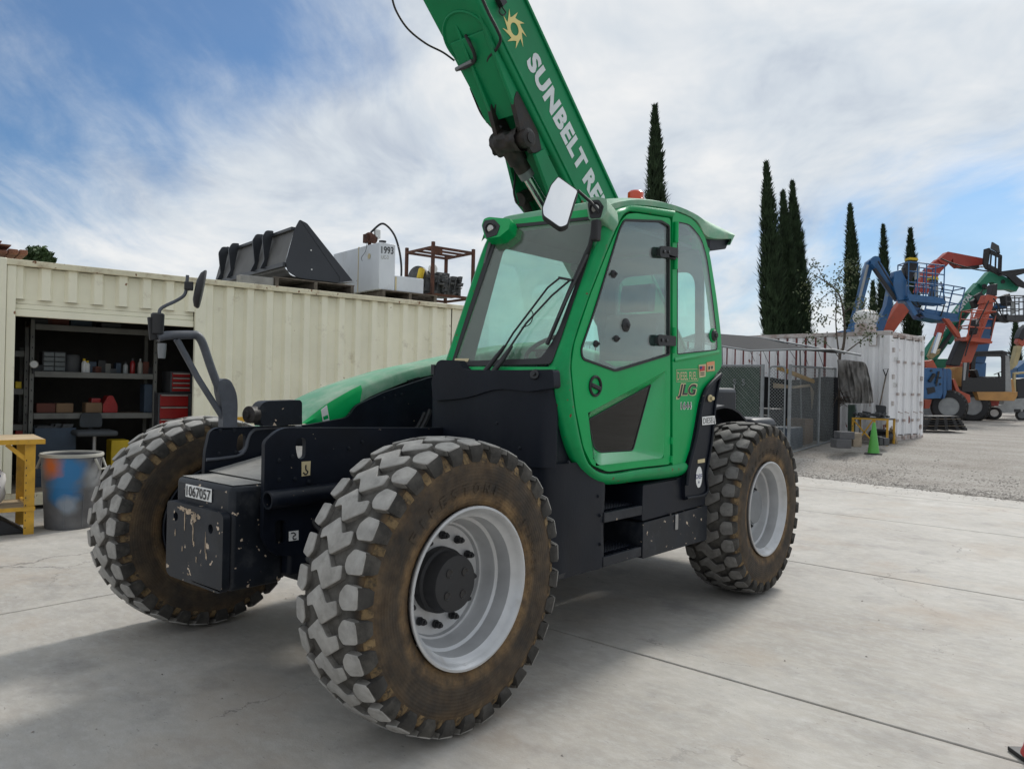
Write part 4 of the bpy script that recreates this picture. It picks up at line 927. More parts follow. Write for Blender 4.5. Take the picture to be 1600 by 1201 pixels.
for (px, py, x) in ((935, 775, 1.19), (938, 805, 1.19), (938, 850, 1.19), (888, 722, 1.19)):
    put('bolt', bolt, tele, onx(px, py, x)-TR)
for (px, py, y) in ((777, 661, 0.735), (812, 700, 0.735)):
    p_ = ony(px, py, y); o = put('panel_screw', bolt, tele, p_-TR, (0, 0, -PI/2))
# --- steps
def step(z, y0, y1, xin):
    st = part(MB().box(1.165, 1.195, y0, y1, z-0.065, z-0.006), 'step', 'black_scuffed', bevel=0.004)
    tr_ = MB()
    for k in range(9):
        yy = y0+0.02+(y1-y0-0.04)*k/8
        tr_.box(xin, 1.168, yy-0.004, yy+0.004, z-0.03, z-0.004)
    nx = int((1.165-xin)/0.035)
    for k in range(nx):
        xx = xin+0.02+0.035*k
        for j in range(24):
            yy = y0+(y1-y0)*(j+0.5)/24
            tr_.add([(xx-0.006, yy-0.006, z-0.004), (xx+0.006, yy-0.006, z-0.004), (xx+0.006, yy+0.006, z-0.004), (xx-0.006, yy+0.006, z-0.004), (xx, yy, z+0.010)], [(0, 1, 4), (1, 2, 4), (2, 3, 4), (3, 0, 4)])
        tr_.box(xx-0.004, xx+0.004, y0, y1, z-0.028, z-0.004)
    tr_.build('step_grating', 'black_paint', st, weld=False)
y0, y1 = 1.272, 1.70
step(cs(960, 797).z, y0, y1, 0.92); step(cs(970, 862).z, y0, y1, 0.92)
part(MB().box(0.88, 0.90, 1.25, 1.72, 0.55, 1.05), 'step_well_back', 'black_soft')
part(MB().box(0.90, 1.18, 1.25, 1.268, 0.55, 1.05), 'step_well_side', 'black_soft')
# --- side tank boxes behind the steps
tb = [cs(*q) for q in ((1000, 758), (1046, 752), (1102, 741), (1103, 786), (1001, 806))]
part(MB().prism(rnd([(1.185, 1.715, 0.752), (1.185, 2.585, 0.77), (1.185, 2.585, 1.005), (1.185, 1.72, 0.985)], .02, 3), (-0.32, 0, 0)), 'tank_cover', 'black_plastic', bevel=0.018, seg=3)
tbx = part(MB().prism(rnd([(1.195, 1.715, 0.515), (1.195, 2.60, 0.515), (1.195, 2.60, 0.765), (1.195, 1.715, 0.742)], .015, 3), (-0.36, 0, 0)), 'toolbox', 'black_scuffed', bevel=0.010, seg=3)
a = cs(1056, 803, -0.004); part(MB().prism(rnd([a+V((0, -0.012, 0)), a+V((0, 0.026, 0)), a+V((0, 0.026, -0.105)), a+V((0, -0.012, -0.105))], .006, 2), (0.006, 0, 0)), 'latch', 'steel', parent=tbx, bevel=0.002)
part(MB().lathe([(0.010, 0), (0.010, 0.004), (0, 0.005)], cs(1047, 803, -0.004), (1, 0, 0), 12), 'lock', 'ink', parent=tbx)
part(MB().box(0.40, 0.735, 2.70, 4.08, 0.62, 1.62), 'hydraulic_tank', 'black_paint', bevel=0.04, seg=3)
# --- sloping rear grab-post with stickers
gpo = rnd([cs(*q, 0.01) for q in ((1127, 583), (1119, 626), (1112, 690), (1104, 742), (1104, 776), (1071, 782), (1070, 760), (1074, 728), (1085, 676), (1093, 628), (1100, 610))], [.02, .05, .1, .1, .01, .02, .05, .1, .1, .06, .04], 4)
gp = part(MB().prism(gpo, (-0.05, 0, 0)), 'rear_post', 'black_plastic', bevel=0.012, seg=3)
gpf = smoothline([cs(*q, 0.018) for q in ((1126, 585), (1104, 607), (1096, 632), (1088, 680), (1077, 726), (1073, 758))], 5)
part(MB().tube(gpf, 0.016, 10), 'post_flange', 'black_paint', parent=gp, smooth=60)
gpb = smoothline([cs(*q, 0.018) for q in ((1126, 585), (1118, 630), (1112, 690), (1104, 740), (1104, 770), (1073, 778))], 5)
part(MB().tube(gpb, 0.010, 10), 'post_flange', 'black_paint', parent=gp, smooth=60)
part(MB().lathe([(0.022, 0), (0.026, 0.012), (0.014, 0.02), (0.014, 0.04), (0, 0.042)], cs(1108, 622, 0.012), (1, -0.3, 0), 14), 'filler_valve', 'decal_cream', parent=gp, smooth=40)
def stick(q, x, name, material, d=0.002): return part(MB().prism([onx(*c_, x) for c_ in q], (d, 0, 0)), name, material)
def letters(s, bl, br, tl, x, material, name='lettering', **kw): return text_on(s, onx(*bl, x), onx(*br, x), onx(*tl, x), name, material, tele, 0.0, **kw)
stick(((1097, 651), (1117.5, 649), (1118, 662), (1097, 664)), CX+0.024, 'diesel_sticker', 'white')
letters('DIESEL', (1099, 662), (1116.5, 660), (1099, 653), CX+0.0275, 'ink')
c = cs(1092, 745, 0.011); part(MB().prism([c+V((0, 0.046*math.cos(t), 0.075*math.sin(t))) for t in [2*PI*k/28 for k in range(28)]], (0.002, 0, 0)), 'def_sticker', 'white')
letters('DEF', (1087.5, 748), (1097, 747), (1087.5, 741), CX+0.0145, 'navy_ink', bold=0.01)
c2 = cs(1092, 753, 0.0145); part(MB().prism([c2+V((0, 0.006*math.cos(t), 0.009*math.sin(t))) for t in [2*PI*k/10 for k in range(10)]], (0.001, 0, 0)), 'drop_symbol', 'navy_ink')
stick(((1090, 718), (1101, 716), (1101, 722), (1090, 723.5)), CX+0.012, 'small_sticker', 'decal_cream')
# quarter panel decals
letters('DIESEL FUEL', (1058, 594), (1089, 593), (1058, 581), CX+0.0025, 'decal_cream', bold=0.006)
for (a_, b2) in (((1057, 596.5), (1090.5, 594.8)), ((1057, 577.5), (1090.5, 576.5)), ((1057, 596.5), (1057, 577.5)), ((1090.5, 594.8), (1090.5, 576.5))):
    part(MB().beam(cs(*a_, 0.0022), cs(*b2, 0.0022), 0.0025, 0.0015, (1, 0, 0)), 'sticker_border', 'decal_cream')
letters('JLG', (1056.5, 624), (1090, 623.5), (1056.5, 598), CX+0.0022, 'decal_cream', bold=0.045, shear=0.25, spacing=0.92, name='maker_outline')
letters('JLG', (1058.5, 622.3), (1088.5, 621.8), (1058.5, 599.8), CX+0.0034, 'ink', bold=0.022, shear=0.25, spacing=0.95, name='maker_lettering')
letters('1644', (1063.5, 640), (1081, 639.5), (1063.5, 627.5), CX+0.0022, 'white', bold=0.05, name='model_outline')
letters('1644', (1064.5, 639), (1080, 638.5), (1064.5, 628.7), CX+0.0034, 'ink', bold=0.0, name='model_lettering')
stick(((1091.5, 570), (1103, 568.5), (1102, 588), (1092.5, 590)), CX+0.002, 'flag_sticker', 'decal_cream')
stick(((1093.5, 572.5), (1101, 571.5), (1101, 579), (1093.5, 580)), CX+0.0045, 'flag_panel', 'decal_red')
stick(((1093.5, 572.5), (1097, 572), (1097, 576), (1093.5, 576.5)), CX+0.007, 'flag_corner', 'navy_ink')
for k in range(2): stick(((1094.5, 582+k*3), (1100.5, 581.3+k*3), (1100.5, 582.6+k*3), (1094.5, 583.3+k*3)), CX+0.0045, 'sticker_line', 'ink')
stick(((1104, 566), (1116, 564), (1116.5, 579), (1104, 580.5)), CX+0.002, 'warning_sticker', 'decal_orange')
stick(((1105.5, 571.5), (1115, 570), (1115, 577.5), (1105.5, 579)), CX+0.0045, 'warning_panel', 'decal_cream')
stick(((1107, 572.5), (1109.5, 572), (1109, 577), (1107, 577.5)), CX+0.007, 'warning_symbol', 'ink'); stick(((1111, 572), (1114, 571.5), (1113, 576.5), (1111.5, 576.5)), CX+0.007, 'warning_symbol', 'ink')
# --- inside of the cab
mat('cab_liner', (0.10, 0.105, 0.105), 0.7, var=0.1); mat('seat_cloth', (0.05, 0.055, 0.06), 0.85, var=0.2)
side = [(0.82, 1.62), (1.2, 2.62), (2.45, 2.62), (2.66, 1.9), (2.6, 1.15), (0.95, 1.15)]
hole = [(1.02, 1.72), (1.30, 2.52), (2.32, 2.52), (2.50, 1.9), (2.45, 1.62), (1.1, 1.62)]
sub(MB().prism([[V((0.30, y, z)) for y, z in side], rnd([V((0.30, y, z)) for y, z in hole], .06, 4)], (0.03, 0, 0)), 'cab_far_wall', 'cab_liner')
sub(MB().prism([V((0.315, y, z)) for y, z in hole], (0.005, 0, 0)), 'far_window', 'glass_cab')
rw = [(0.33, 1.15), (1.155, 1.15), (1.155, 2.62), (0.33, 2.62)]; rh_ = [(0.42, 1.60), (1.10, 1.60), (1.10, 2.46), (0.42, 2.46)]
sub(MB().prism([[V((x, 2.62-(z-1.15)*0.05, z)) for x, z in rw], rnd([V((x, 2.62-(z-1.15)*0.05, z)) for x, z in rh_], .12, 5)], (0, -0.04, 0)), 'cab_rear_wall', 'cab_liner')
sub(MB().prism(rnd([V((x, 2.60-(z-1.15)*0.05, z)) for x, z in rh_], .12, 5), (0, -0.005, 0)), 'rear_window', 'glass_cab')
sub(MB().beam((0.60, 2.56, 2.14), (0.92, 2.56, 2.0), 0.02, 0.03), 'rear_wiper', 'black_soft')
sub(MB().box(0.33, 1.16, 0.86, 2.58, 1.04, 1.10), 'cab_floor', 'black_soft')
sub(MB().box(0.32, 1.12, 1.3, 2.5, 2.60, 2.625), 'headliner', 'cab_liner')
sub(MB().prism([(0.34, 0.86, 1.12), (0.34, 0.86, 1.62), (0.34, 0.97, 1.70), (0.34, 1.13, 1.66), (0.34, 1.15, 1.12)], (0.80, 0, 0)), 'dashboard', 'black_plastic', bevel=0.02)
sub(MB().beam((0.74, 1.12, 1.5), (0.74, 1.32, 1.80), 0.10, 0.10), 'steering_column', 'black_plastic', bevel=0.02)
ring = [V((0.74, 1.34, 1.84))+V((0.19*math.cos(t), 0.16*math.sin(t), 0.10*math.sin(t))) for t in [2*PI*k/28 for k in range(29)]]
sub(MB().tube(ring, 0.014, 8, caps=False).beam((0.57, 1.34, 1.83), (0.91, 1.34, 1.83), 0.03, 0.015), 'steering_wheel', 'black_soft', smooth=60)
sub(MB().box(0.50, 0.98, 1.70, 2.18, 1.45, 1.58), 'seat_cushion', 'seat_cloth', bevel=0.05, seg=3)
sub(MB().prism(rnd([(0.52, 2.12, 1.56), (0.52, 2.26, 2.14), (0.52, 2.36, 2.14), (0.52, 2.28, 1.50)], .03, 3), (0.44, 0, 0)), 'seat_back', 'seat_cloth', bevel=0.05, seg=3)
sub(MB().prism(rnd([(0.62, 2.27, 2.16), (0.62, 2.30, 2.36), (0.62, 2.38, 2.36), (0.62, 2.37, 2.16)], .03, 3), (0.24, 0, 0)), 'headrest', 'seat_cloth', bevel=0.04, seg=3)
sub(MB().box(0.55, 0.93, 1.75, 2.15, 1.10, 1.45), 'seat_base', 'black_soft', bevel=0.03)
con = MB().box(0.36, 0.48, 1.4, 2.3, 1.10, 1.60); con.build('side_console', 'black_plastic', cab, bevel=0.02)
sub(MB().tube([(0.43, 1.6, 1.58), (0.45, 1.55, 1.80)], 0.014, 8).sphere((0.45, 1.55, 1.82), 0.03), 'joystick', 'black_soft', smooth=60)

# ---------------------------------------------------------------- boom
BD = V((0, -math.cos(math.radians(43.7)), math.sin(math.radians(43.7))))      # along the boom, upwards and forwards
BN = V((0, BD.z, -BD.y)); BN = V((0, -math.sin(math.radians(43.7)), -math.cos(math.radians(43.7))))  # out of the underside
B0 = V((0, 2.321, 2.997))                                                     # on the lower left edge at x = 0.2
def bp(x, s, d): return V((x, B0.y, B0.z)) + BD*s - BN*d                      # s along, d up from the underside
BXL, BXR, BH = 0.2, -0.235, 0.482
def onb(px, py, dx=0.0): return onx(px, py, BXL+dx)
boom = part(MB().hexa([bp(BXR, -2.2, 0), bp(BXL, -2.2, 0), bp(BXL, 4.2, 0), bp(BXR, 4.2, 0), bp(BXR, -2.2, BH), bp(BXL, -2.2, BH), bp(BXL, 4.2, BH), bp(BXR, 4.2, BH)]), 'boom', 'green_boom', bevel=0.02, seg=3)
bs = lambda mb, name, material, **kw: mb.build(name, material, boom, **kw)
bs(MB().hexa([bp(-0.185, 4.1, 0.05), bp(0.15, 4.1, 0.05), bp(0.15, 6.0, 0.05), bp(-0.185, 6.0, 0.05), bp(-0.185, 4.1, 0.43), bp(0.15, 4.1, 0.43), bp(0.15, 6.0, 0.43), bp(-0.185, 6.0, 0.43)]), 'inner_boom', 'green_boom', bevel=0.02)
# folded lower flange line and upper edge strip on the left side
bs(MB().hexa([bp(BXL-0.01, -2.0, 0.045), bp(BXL+0.012, -2.0, 0.045), bp(BXL+0.012, 4.2, 0.045), bp(BXL-0.01, 4.2, 0.045), bp(BXL-0.01, -2.0, 0.065), bp(BXL+0.012, -2.0, 0.065), bp(BXL+0.012, 4.2, 0.065), bp(BXL-0.01, 4.2, 0.065)]), 'flange', 'green_boom', bevel=0.004)
bs(MB().hexa([bp(BXL-0.02, -2.0, BH-0.012), bp(BXL+0.016, -2.0, BH-0.012), bp(BXL+0.016, 4.2, BH-0.012), bp(BXL-0.02, 4.2, BH-0.012), bp(BXL-0.02, -2.0, BH+0.012), bp(BXL+0.016, -2.0, BH+0.012), bp(BXL+0.016, 4.2, BH+0.012), bp(BXL-0.02, 4.2, BH+0.012)]), 'top_flange', 'green_boom', bevel=0.004)
# pressed round cover and cylinder bracket on the underside
UN = BN
def onu(px, py, off=0.0): return pl(px, py, B0+UN*off, UN)
cc = onu(731, 62); bs(MB().lathe([(0.205, -0.01), (0.205, 0.006), (0.195, 0.014), (0.185, 0.006), (0.180, -0.004), (0.0, -0.004)], cc, UN, 40), 'round_cover', 'green_boom', smooth=35)
cc2 = onu(730, 68); bs(MB().lathe([(0.030, 0.0), (0.030, 0.012), (0.02, 0.014)], cc2, UN, 16), 'hose_port', 'ink', smooth=40)
PIN = onx(824, 216, 0.19); PIN.x = 0.0; SP = (PIN-V((0, B0.y, B0.z))).dot(BD)
# wear-pad channel between the bracket plates
for x in (-0.08, BXL-0.03):
    q = [bp(x, SP+0.85, 0.0), bp(x, SP+0.65, -0.04), bp(x, SP+0.22, -0.11), bp(x, SP+0.02, -0.18), bp(x, SP-0.14, -0.15), bp(x, SP-0.25, 0.0)]
    bs(MB().prism(q, (-0.025 if x > 0 else 0.025, 0, 0)), 'cylinder_lug', 'green_boom', bevel=0.006)
bs(MB().hexa([bp(BXR+0.06, SP+0.15, -0.005), bp(BXL-0.055, SP+0.15, -0.005), bp(BXL-0.055, SP+0.75, -0.005), bp(BXR+0.06, SP+0.75, -0.005), bp(BXR+0.06, SP+0.15, -0.08), bp(BXL-0.055, SP+0.15, -0.08), bp(BXL-0.055, SP+0.75, -0.02), bp(BXR+0.06, SP+0.75, -0.02)]), 'pad_channel', 'green_boom', bevel=0.006)
# greasy pin and knuckle of the lift cylinder
bs(MB().tube([PIN+V((-0.10, 0, 0)), PIN+V((0.20, 0, 0))], 0.066, 20), 'cylinder_knuckle', 'grease', smooth=50)
bs(MB().lathe([(0.066, 0.0), (0.068, 0.03), (0.050, 0.038), (0.040, 0.040), (0.040, 0.048), (0, 0.05)], PIN+V((0.18, 0, 0)), (1, 0, 0), 20), 'pin_cap', 'grease', smooth=40)
gr = []
for i_ in range(15):
    xx = -0.105+0.25*i_/14; row = []
    for k in range(25):
        t = 2*PI*(k % 24)/24; rr = 0.078+0.022*noise.noise(V((xx*14, math.cos(t)*2.4, math.sin(t)*2.4)))+0.010*noise.noise(V((xx*40, math.cos(t)*6, math.sin(t)*6)))
        row.append(PIN+V((xx, rr*math.cos(t)*1.15, rr*math.sin(t)*1.05)))
    gr.append(row)
bs(MB().grid(gr), 'grease_coat', 'grease', smooth=60)
for x in (-0.085, BXL-0.025):
    q = [bp(x, SP+0.30, -0.01), bp(x, SP+0.26, -0.10), bp(x, SP+0.04, -0.190), bp(x, SP-0.12, -0.175), bp(x, SP-0.17, -0.07), bp(x, SP-0.05, -0.01)]
    bs(MB().prism(rnd(q, 0.03, 3), (-0.037 if x > 0 else 0.037, 0, 0)), 'greasy_lug', 'grease', bevel=0.006)
ce = onx(870, 352, 0.0); ce = V((-0.02, ce.y+0.30, ce.z)); cdv = (ce-PIN).normalized(); cdv = (onx(852, 322, 0.03)-PIN); cdv.normalize()
bs(MB().tube([PIN, PIN+cdv*0.16], 0.075, 18).tube([PIN+cdv*0.14, PIN+cdv*0.24], 0.060, 18), 'rod_eye', 'grease', smooth=50)
bs(MB().tube([PIN+cdv*0.22, PIN+cdv*0.30], 0.058, 20), 'rod_collar', 'rim_grey', smooth=50)
bs(MB().tube([PIN+cdv*0.28, PIN+cdv*1.3], 0.043, 24), 'cylinder_rod', 'chrome', smooth=50)
bs(MB().tube([PIN+cdv*1.15, PIN+cdv*2.6], 0.085, 24), 'cylinder_barrel', 'black_paint', smooth=50)
# second, smaller cylinder beside it
c0 = onx(803, 262, -0.22); c1 = onx(822, 330, -0.22)
bs(MB().prism([onx(*q, -0.245) for q in ((788, 245), (803, 252), (838, 338), (822, 338), (806, 318))], (0.03, 0, 0)), 'side_plate', 'green_boom', bevel=0.004)
bs(MB().tube([onx(812, 312, -0.2), onx(832, 302, -0.2)], 0.055, 14), 'valve_block', 'grease', smooth=50)
bs(MB().tube([onx(818, 312, -0.19), onx(830, 340, -0.19), onx(845, 380, -0.19)], 0.035, 12), 'sensing_cylinder', 'grease', smooth=50)
bs(MB().prism([onx(*q, BXL-0.01) for q in ((837, 241), (851, 232), (880, 290), (897, 327), (868, 327))], (-0.03, 0, 0)), 'gusset', 'green_boom', bevel=0.004)
# hoses and loose cables
def hose(pts, r, name='hose', material='black_soft'): return bs(MB().tube(smoothline(pts, 6), r, 8), name, material, smooth=60)
hose([onx(611, -12, -0.30), onx(618, 15, -0.30), onx(637, 45, -0.30), onx(665, 68, -0.30), onx(692, 82, -0.29), onx(710, 95, -0.26)], 0.0075)
hose([onu(751, -8, 0.03), onu(763, 20, 0.04), onu(776, 45, 0.05), onu(782, 62, 0.03), onu(775, 78, 0.03), onu(763, 92, 0.03), onu(764, 110, 0.03), onu(774, 135, 0.04), onu(778, 152, 0.05), onu(772, 185, 0.08), onu(784, 200, 0.10)], 0.011)
hose([onu(728, 56, 0.0), onu(735, 70, 0.06), onu(741, 84, 0.06), onu(741, 96, 0.05), onu(728, 105, 0.06), onu(714, 109, 0.05)], 0.013)
bs(MB().tube([onu(713, 109, 0.05), onu(738, 96, 0.05)], 0.016, 8), 'hose_fitting', 'rim_grey', smooth=50)
hose([onx(735, 138, -0.24), onx(743, 158, -0.26), onx(752, 178, -0.26), onx(765, 195, -0.24), onx(778, 208, -0.2)], 0.0075)
hose([onx(803, 245, -0.2), onx(805, 270, -0.21), onx(803, 300, -0.21), onx(808, 318, -0.2)], 0.009)
hose([onb(783, 0, 0.01), onb(784, 10, 0.02), onb(790, 20, 0.02), onb(785, 24, 0.02), onb(780, 18, 0.02), onb(784, 8, 0.02)], 0.005)
bs(MB().obox(onb(783, 2, 0.03), (0.02, 0, 0), BD*0.03, BN*0.03), 'cable_clamp', 'ink')
# yellow sun emblem: ring with raked teeth
ec = onb(803.5, 46, 0.0); eu = (onb(820, 46)-onb(803, 46)).normalized(); ev = BD
teeth = []; N_ = 9
su = -BN; sv = BD
def ep(r, a): return ec + su*(r*math.cos(a)) + sv*(r*math.sin(a))
R0, R1 = 0.080, 0.132
for k in range(N_):
    a = 2*PI*k/N_; teeth += [ep(R0, a), ep(R1, a-0.16), ep(R0*1.02, a+0.40)]
hole = [ep(0.044, 2*PI*k/20) for k in range(20)]
bs(MB().prism([[p_+V((0.002, 0, 0)) for p_ in teeth], [p_+V((0.002, 0, 0)) for p_ in hole]], (0.0015, 0, 0)), 'sun_emblem', 'decal_yellow')
# lettering down the side: reads from the top of the boom downwards
def boom_text(s, top_px, s_len, name):
    t0 = onb(*top_px); s0 = (t0-V((BXL, B0.y, B0.z))).dot(BD); d0 = -(t0-V((BXL, B0.y, B0.z))).dot(BN)
    return s0, d0
# baseline towards the underside, letters advance down the boom
s_top = (onb(838, 80)-V((BXL, B0.y, B0.z))).dot(BD); s_bot = (onb(938, 310)-V((BXL, B0.y, B0.z))).dot(BD)
def bt(s, sa, sb, d0, d1, name):
    bl = bp(BXL+0.003, sa, d0); br = bp(BXL+0.003, sb, d0); tl = bp(BXL+0.003, sa, d1)
    vs, fs = text_geo(s, bold=0.05, spacing=1.08); mb = MB()
    mb.add([bl+(br-bl)*a+(tl-bl)*b_ for a, b_ in vs], fs); return mb.build(name, 'decal_white', boom)
def sd_of(px, py):
    p_ = onb(px, py)-V((BXL, B0.y, B0.z)); return p_.dot(BD), -p_.dot(BN)
s0, d_top = sd_of(838, 79); s1, _ = sd_of(905, 271); _, d0 = sd_of(818, 92); 
s2, _ = sd_of(917, 270); s3, _ = sd_of(1010, 455)
bt('SUNBELT', s0, s1, d0, d_top, 'boom_lettering'); bt('RENTALS', s2, s2-(s0-s1)*0.98, d0, d_top, 'boom_lettering')
# ================================================================== BEIGE WORKSHOP CONTAINER
mat('beige', (0.84, 0.805, 0.635), 0.6, var=0.05, vs=1.5, dirt=((0.40, 0.33, 0.22), 0.60, 0.88, 4.0), chips=((0.24, 0.12, 0.06), 0.745, 9), bump=0.05, bs=12)
mat('beige_rail', (0.68, 0.63, 0.46), 0.65, var=0.08, vs=5, dirt=((0.30, 0.20, 0.11), 0.50, 0.80, 5.0), chips=((0.20, 0.09, 0.04), 0.66, 14), bump=0.08, bs=20)
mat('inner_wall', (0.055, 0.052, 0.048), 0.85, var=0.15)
mat('plywood', (0.33, 0.27, 0.20), 0.85, var=0.2, vs=6)
mat('rack_grey', (0.36, 0.35, 0.31), 0.6, var=0.1); mat('rack_dark', (0.15, 0.148, 0.135), 0.6, var=0.15)
mat('plywood_dark', (0.12, 0.085, 0.055), 0.85, var=0.2); mat('shelf_board', (0.30, 0.21, 0.13), 0.8, var=0.15)
mat('tool_red', (0.30, 0.014, 0.014), 0.35, var=0.12, coat=0.3)
mat('dark_grey', (0.06, 0.062, 0.066), 0.6, var=0.15)
mat('card', (0.20, 0.125, 0.07), 0.85, var=0.12); mat('card_red', (0.13, 0.045, 0.032), 0.85, var=0.12)
mat('bin_blue', (0.035, 0.055, 0.085), 0.6, var=0.15); mat('box_yellow', (0.62, 0.43, 0.02), 0.6, var=0.1)
mat('drawer_smoke', (0.14, 0.15, 0.155), 0.3, var=0.2); mat('clear_grey', (0.36, 0.38, 0.38), 0.3, var=0.1); mat('plastic_white', (0.7, 0.7, 0.68), 0.5, var=0.06)
mat('yellow_steel', (0.60, 0.33, 0.03), 0.5, var=0.12, vs=6, dirt=((0.24, 0.15, 0.06), 0.55, 0.85, 8), chips=((0.09, 0.06, 0.04), 0.70, 16))
mat('bench_wood', (0.44, 0.33, 0.20), 0.8, var=0.18, vs=5, dirt=((0.14, 0.11, 0.08), 0.52, 0.8, 4), stretch=(1, 0.3, 1))
mat('pallet_wood', (0.145, 0.12, 0.095), 0.9, var=0.3, vs=8, dirt=((0.28, 0.25, 0.21), 0.55, 0.8, 6))
mat('rust', (0.085, 0.035, 0.022), 0.85, var=0.3, vs=9, dirt=((0.16, 0.065, 0.03), 0.5, 0.8, 12), bump=0.2, bs=40)
mat('tank_white', (0.66, 0.69, 0.72), 0.5, var=0.06, vs=2, dirt=((0.42, 0.40, 0.36), 0.55, 0.9, 3), chips=((0.18, 0.10, 0.06), 0.735, 12), stretch=(1, 1, 0.5))
mat('bucket_black', (0.026, 0.029, 0.036), 0.42, var=0.15, vs=2)
mat('bucket_inner', (0.10, 0.10, 0.10), 0.6, var=0.2, vs=2)
mat('engine', (0.055, 0.058, 0.06), 0.6, var=0.4, vs=10, dirt=((0.14, 0.13, 0.115), 0.5, 0.8, 9), bump=0.4, bs=30)
mat('timber_red', (0.17, 0.075, 0.048), 0.9, var=0.25, vs=6)
CZ0, CZ1 = 0.05, 2.946
CU = V((0.17047, 0.98536, 0)); CWI = V((-0.98536, 0.17047, 0)); CO = onz(0, 402, CZ1); CO.z = 0
def ct(u, w, z): return CO + CU*u + CWI*w + V((0, 0, z))
def onc(px, py, w): return pl(px, py, CO+CWI*w, CWI)
def cu_of(px, py, w=0): return (onc(px, py, w)-CO).dot(CU), onc(px, py, w).z
def cbox(mb, u0, u1, w0, w1, z0, z1):
    return mb.hexa([ct(u0, w0, z0), ct(u1, w0, z0), ct(u1, w1, z0), ct(u0, w1, z0), ct(u0, w0, z1), ct(u1, w0, z1), ct(u1, w1, z1), ct(u0, w1, z1)])
LEN = cu_of(742, 480)[0]; WID = 2.44
shop = thing('storage_container', ct(LEN/2, WID/2, 0), 'beige corrugated shipping container used as a workshop with open roller door', 'container')
def corr(u0, u1, z0, z1, w=0.045, d=0.058, pitch=0.281, start=0.0, f=lambda u, w, z: ct(u, w, z)):
    prof = []; u = u0 - start
    seq = []
    k = u0
    while k < u1-0.02:
        for du, dw in ((0, 0), (0.088, 0), (0.122, d), (0.247, d)):
            if k+du <= u1: seq.append((k+du, w+dw))
        k += pitch
    seq.append((u1, seq[-1][1]))
    return MB().grid([[f(a, b_, z0) for a, b_ in seq], [f(a, b_, z1) for a, b_ in seq]], CWI*0.004)
D0, D1 = cu_of(23, 560)[0], cu_of(305, 560)[0]
zh = cu_of(160, 476)[1]; zsh = cu_of(25, 493)[1]
P_ = lambda mb, n, m_, **k: mb.build(n, m_, shop, **k)
P_(corr(D0-0.02, D1+0.06, zh, CZ1-0.075), 'wall_sheet', 'beige')
P_(corr(D1+0.14, LEN-0.42, CZ0+0.15, CZ1-0.075), 'wall_sheet', 'beige')
P_(cbox(MB(), LEN-0.425, LEN-0.12, 0.06, 0.072, CZ0+0.15, CZ1-0.075), 'wall_panel', 'beige')
P_(cbox(MB(), 0.075, D0, 0.02, 0.10, CZ0+0.15, CZ1-0.075), 'door_jamb', 'beige', bevel=0.006)
P_(cbox(MB(), D1, D1+0.14, 0.03, 0.10, CZ0+0.15, CZ1-0.075), 'door_jamb', 'beige', bevel=0.006)
P_(cbox(MB(), 0, LEN, 0.0, 0.06, CZ1-0.072, CZ1), 'top_rail', 'beige_rail', bevel=0.008)
P_(cbox(MB(), 0, LEN, 0.0, 0.08, CZ0, CZ0+0.148), 'bottom_rail', 'beige_rail', bevel=0.008)
for (u, w) in ((-0.09, -0.002), (LEN-0.13, -0.002), (-0.09, WID-0.15), (LEN-0.13, WID-0.15)):
    P_(cbox(MB(), u, u+0.16, w, w+0.15, CZ0, CZ1+0.004), 'corner_post', 'beige', bevel=0.008)
P_(cbox(MB(), 0, LEN, WID-0.06, WID, CZ1-0.072, CZ1), 'top_rail', 'beige_rail'); P_(cbox(MB(), 0.07, LEN-0.13, WID-0.05, WID-0.045, CZ0, CZ1-0.07), 'rear_wall', 'beige')
for u in (0.0, LEN-0.06): P_(cbox(MB(), u, u+0.05, 0.15, WID-0.15, CZ0, CZ1-0.02), 'end_wall', 'beige')
P_(cbox(MB(), 0.02, LEN-0.02, 0.06, WID-0.06, CZ1-0.035, CZ1-0.02), 'roof_sheet', 'beige_rail')
P_(cbox(MB(), 0.05, LEN-0.06, 0.08, WID-0.06, 0.10, 0.17), 'floor', 'plywood')
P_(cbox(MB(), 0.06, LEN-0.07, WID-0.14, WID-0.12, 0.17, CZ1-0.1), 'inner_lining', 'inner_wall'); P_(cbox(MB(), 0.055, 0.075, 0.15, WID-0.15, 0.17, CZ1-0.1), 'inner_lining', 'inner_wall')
# roller door: a few slats hanging below the header and a bottom bar
nsl = 2; zt = zh+0.03
for k in range(nsl):
    h = (zh-zsh-0.085)/nsl
    P_(cbox(MB(), D0+0.005, D1-0.005, 0.105-0.008*k, 0.125-0.008*k, zh-h*(k+1)+0.006, zh-h*k+0.004), 'shutter_slat', 'beige', bevel=0.006)
P_(cbox(MB(), D0+0.005, D1-0.005, 0.075, 0.115, zsh, zsh+0.088), 'shutter_bar', 'beige', bevel=0.008)
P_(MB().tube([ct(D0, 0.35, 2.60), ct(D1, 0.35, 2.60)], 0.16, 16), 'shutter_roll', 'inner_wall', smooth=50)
uu, zz = cu_of(680, 520); q = [ct(uu-0.05, 0.057, zz-0.03), ct(uu+0.06, 0.057, zz-0.03), ct(uu+0.03, 0.057, zz+0.03), ct(uu-0.02, 0.057, zz+0.02)]
P_(MB().prism(q, CWI*-0.002), 'torn_sticker', 'decal_white')
def reach(P0, d, px):
    """distance along d from P0 at which the point shows in image column px"""
    lo, hi = -6.0, 6.0
    def col(t): v_ = V(P0)+V(d)*t-CAM; return 800+FPX*v_.dot(RT)/v_.dot(FW)
    s = 1 if col(hi) > col(lo) else -1
    for _ in range(50):
        m_ = (lo+hi)/2
        if (col(m_)-px)*s < 0: lo = m_
        else: hi = m_
    return (lo+hi)/2
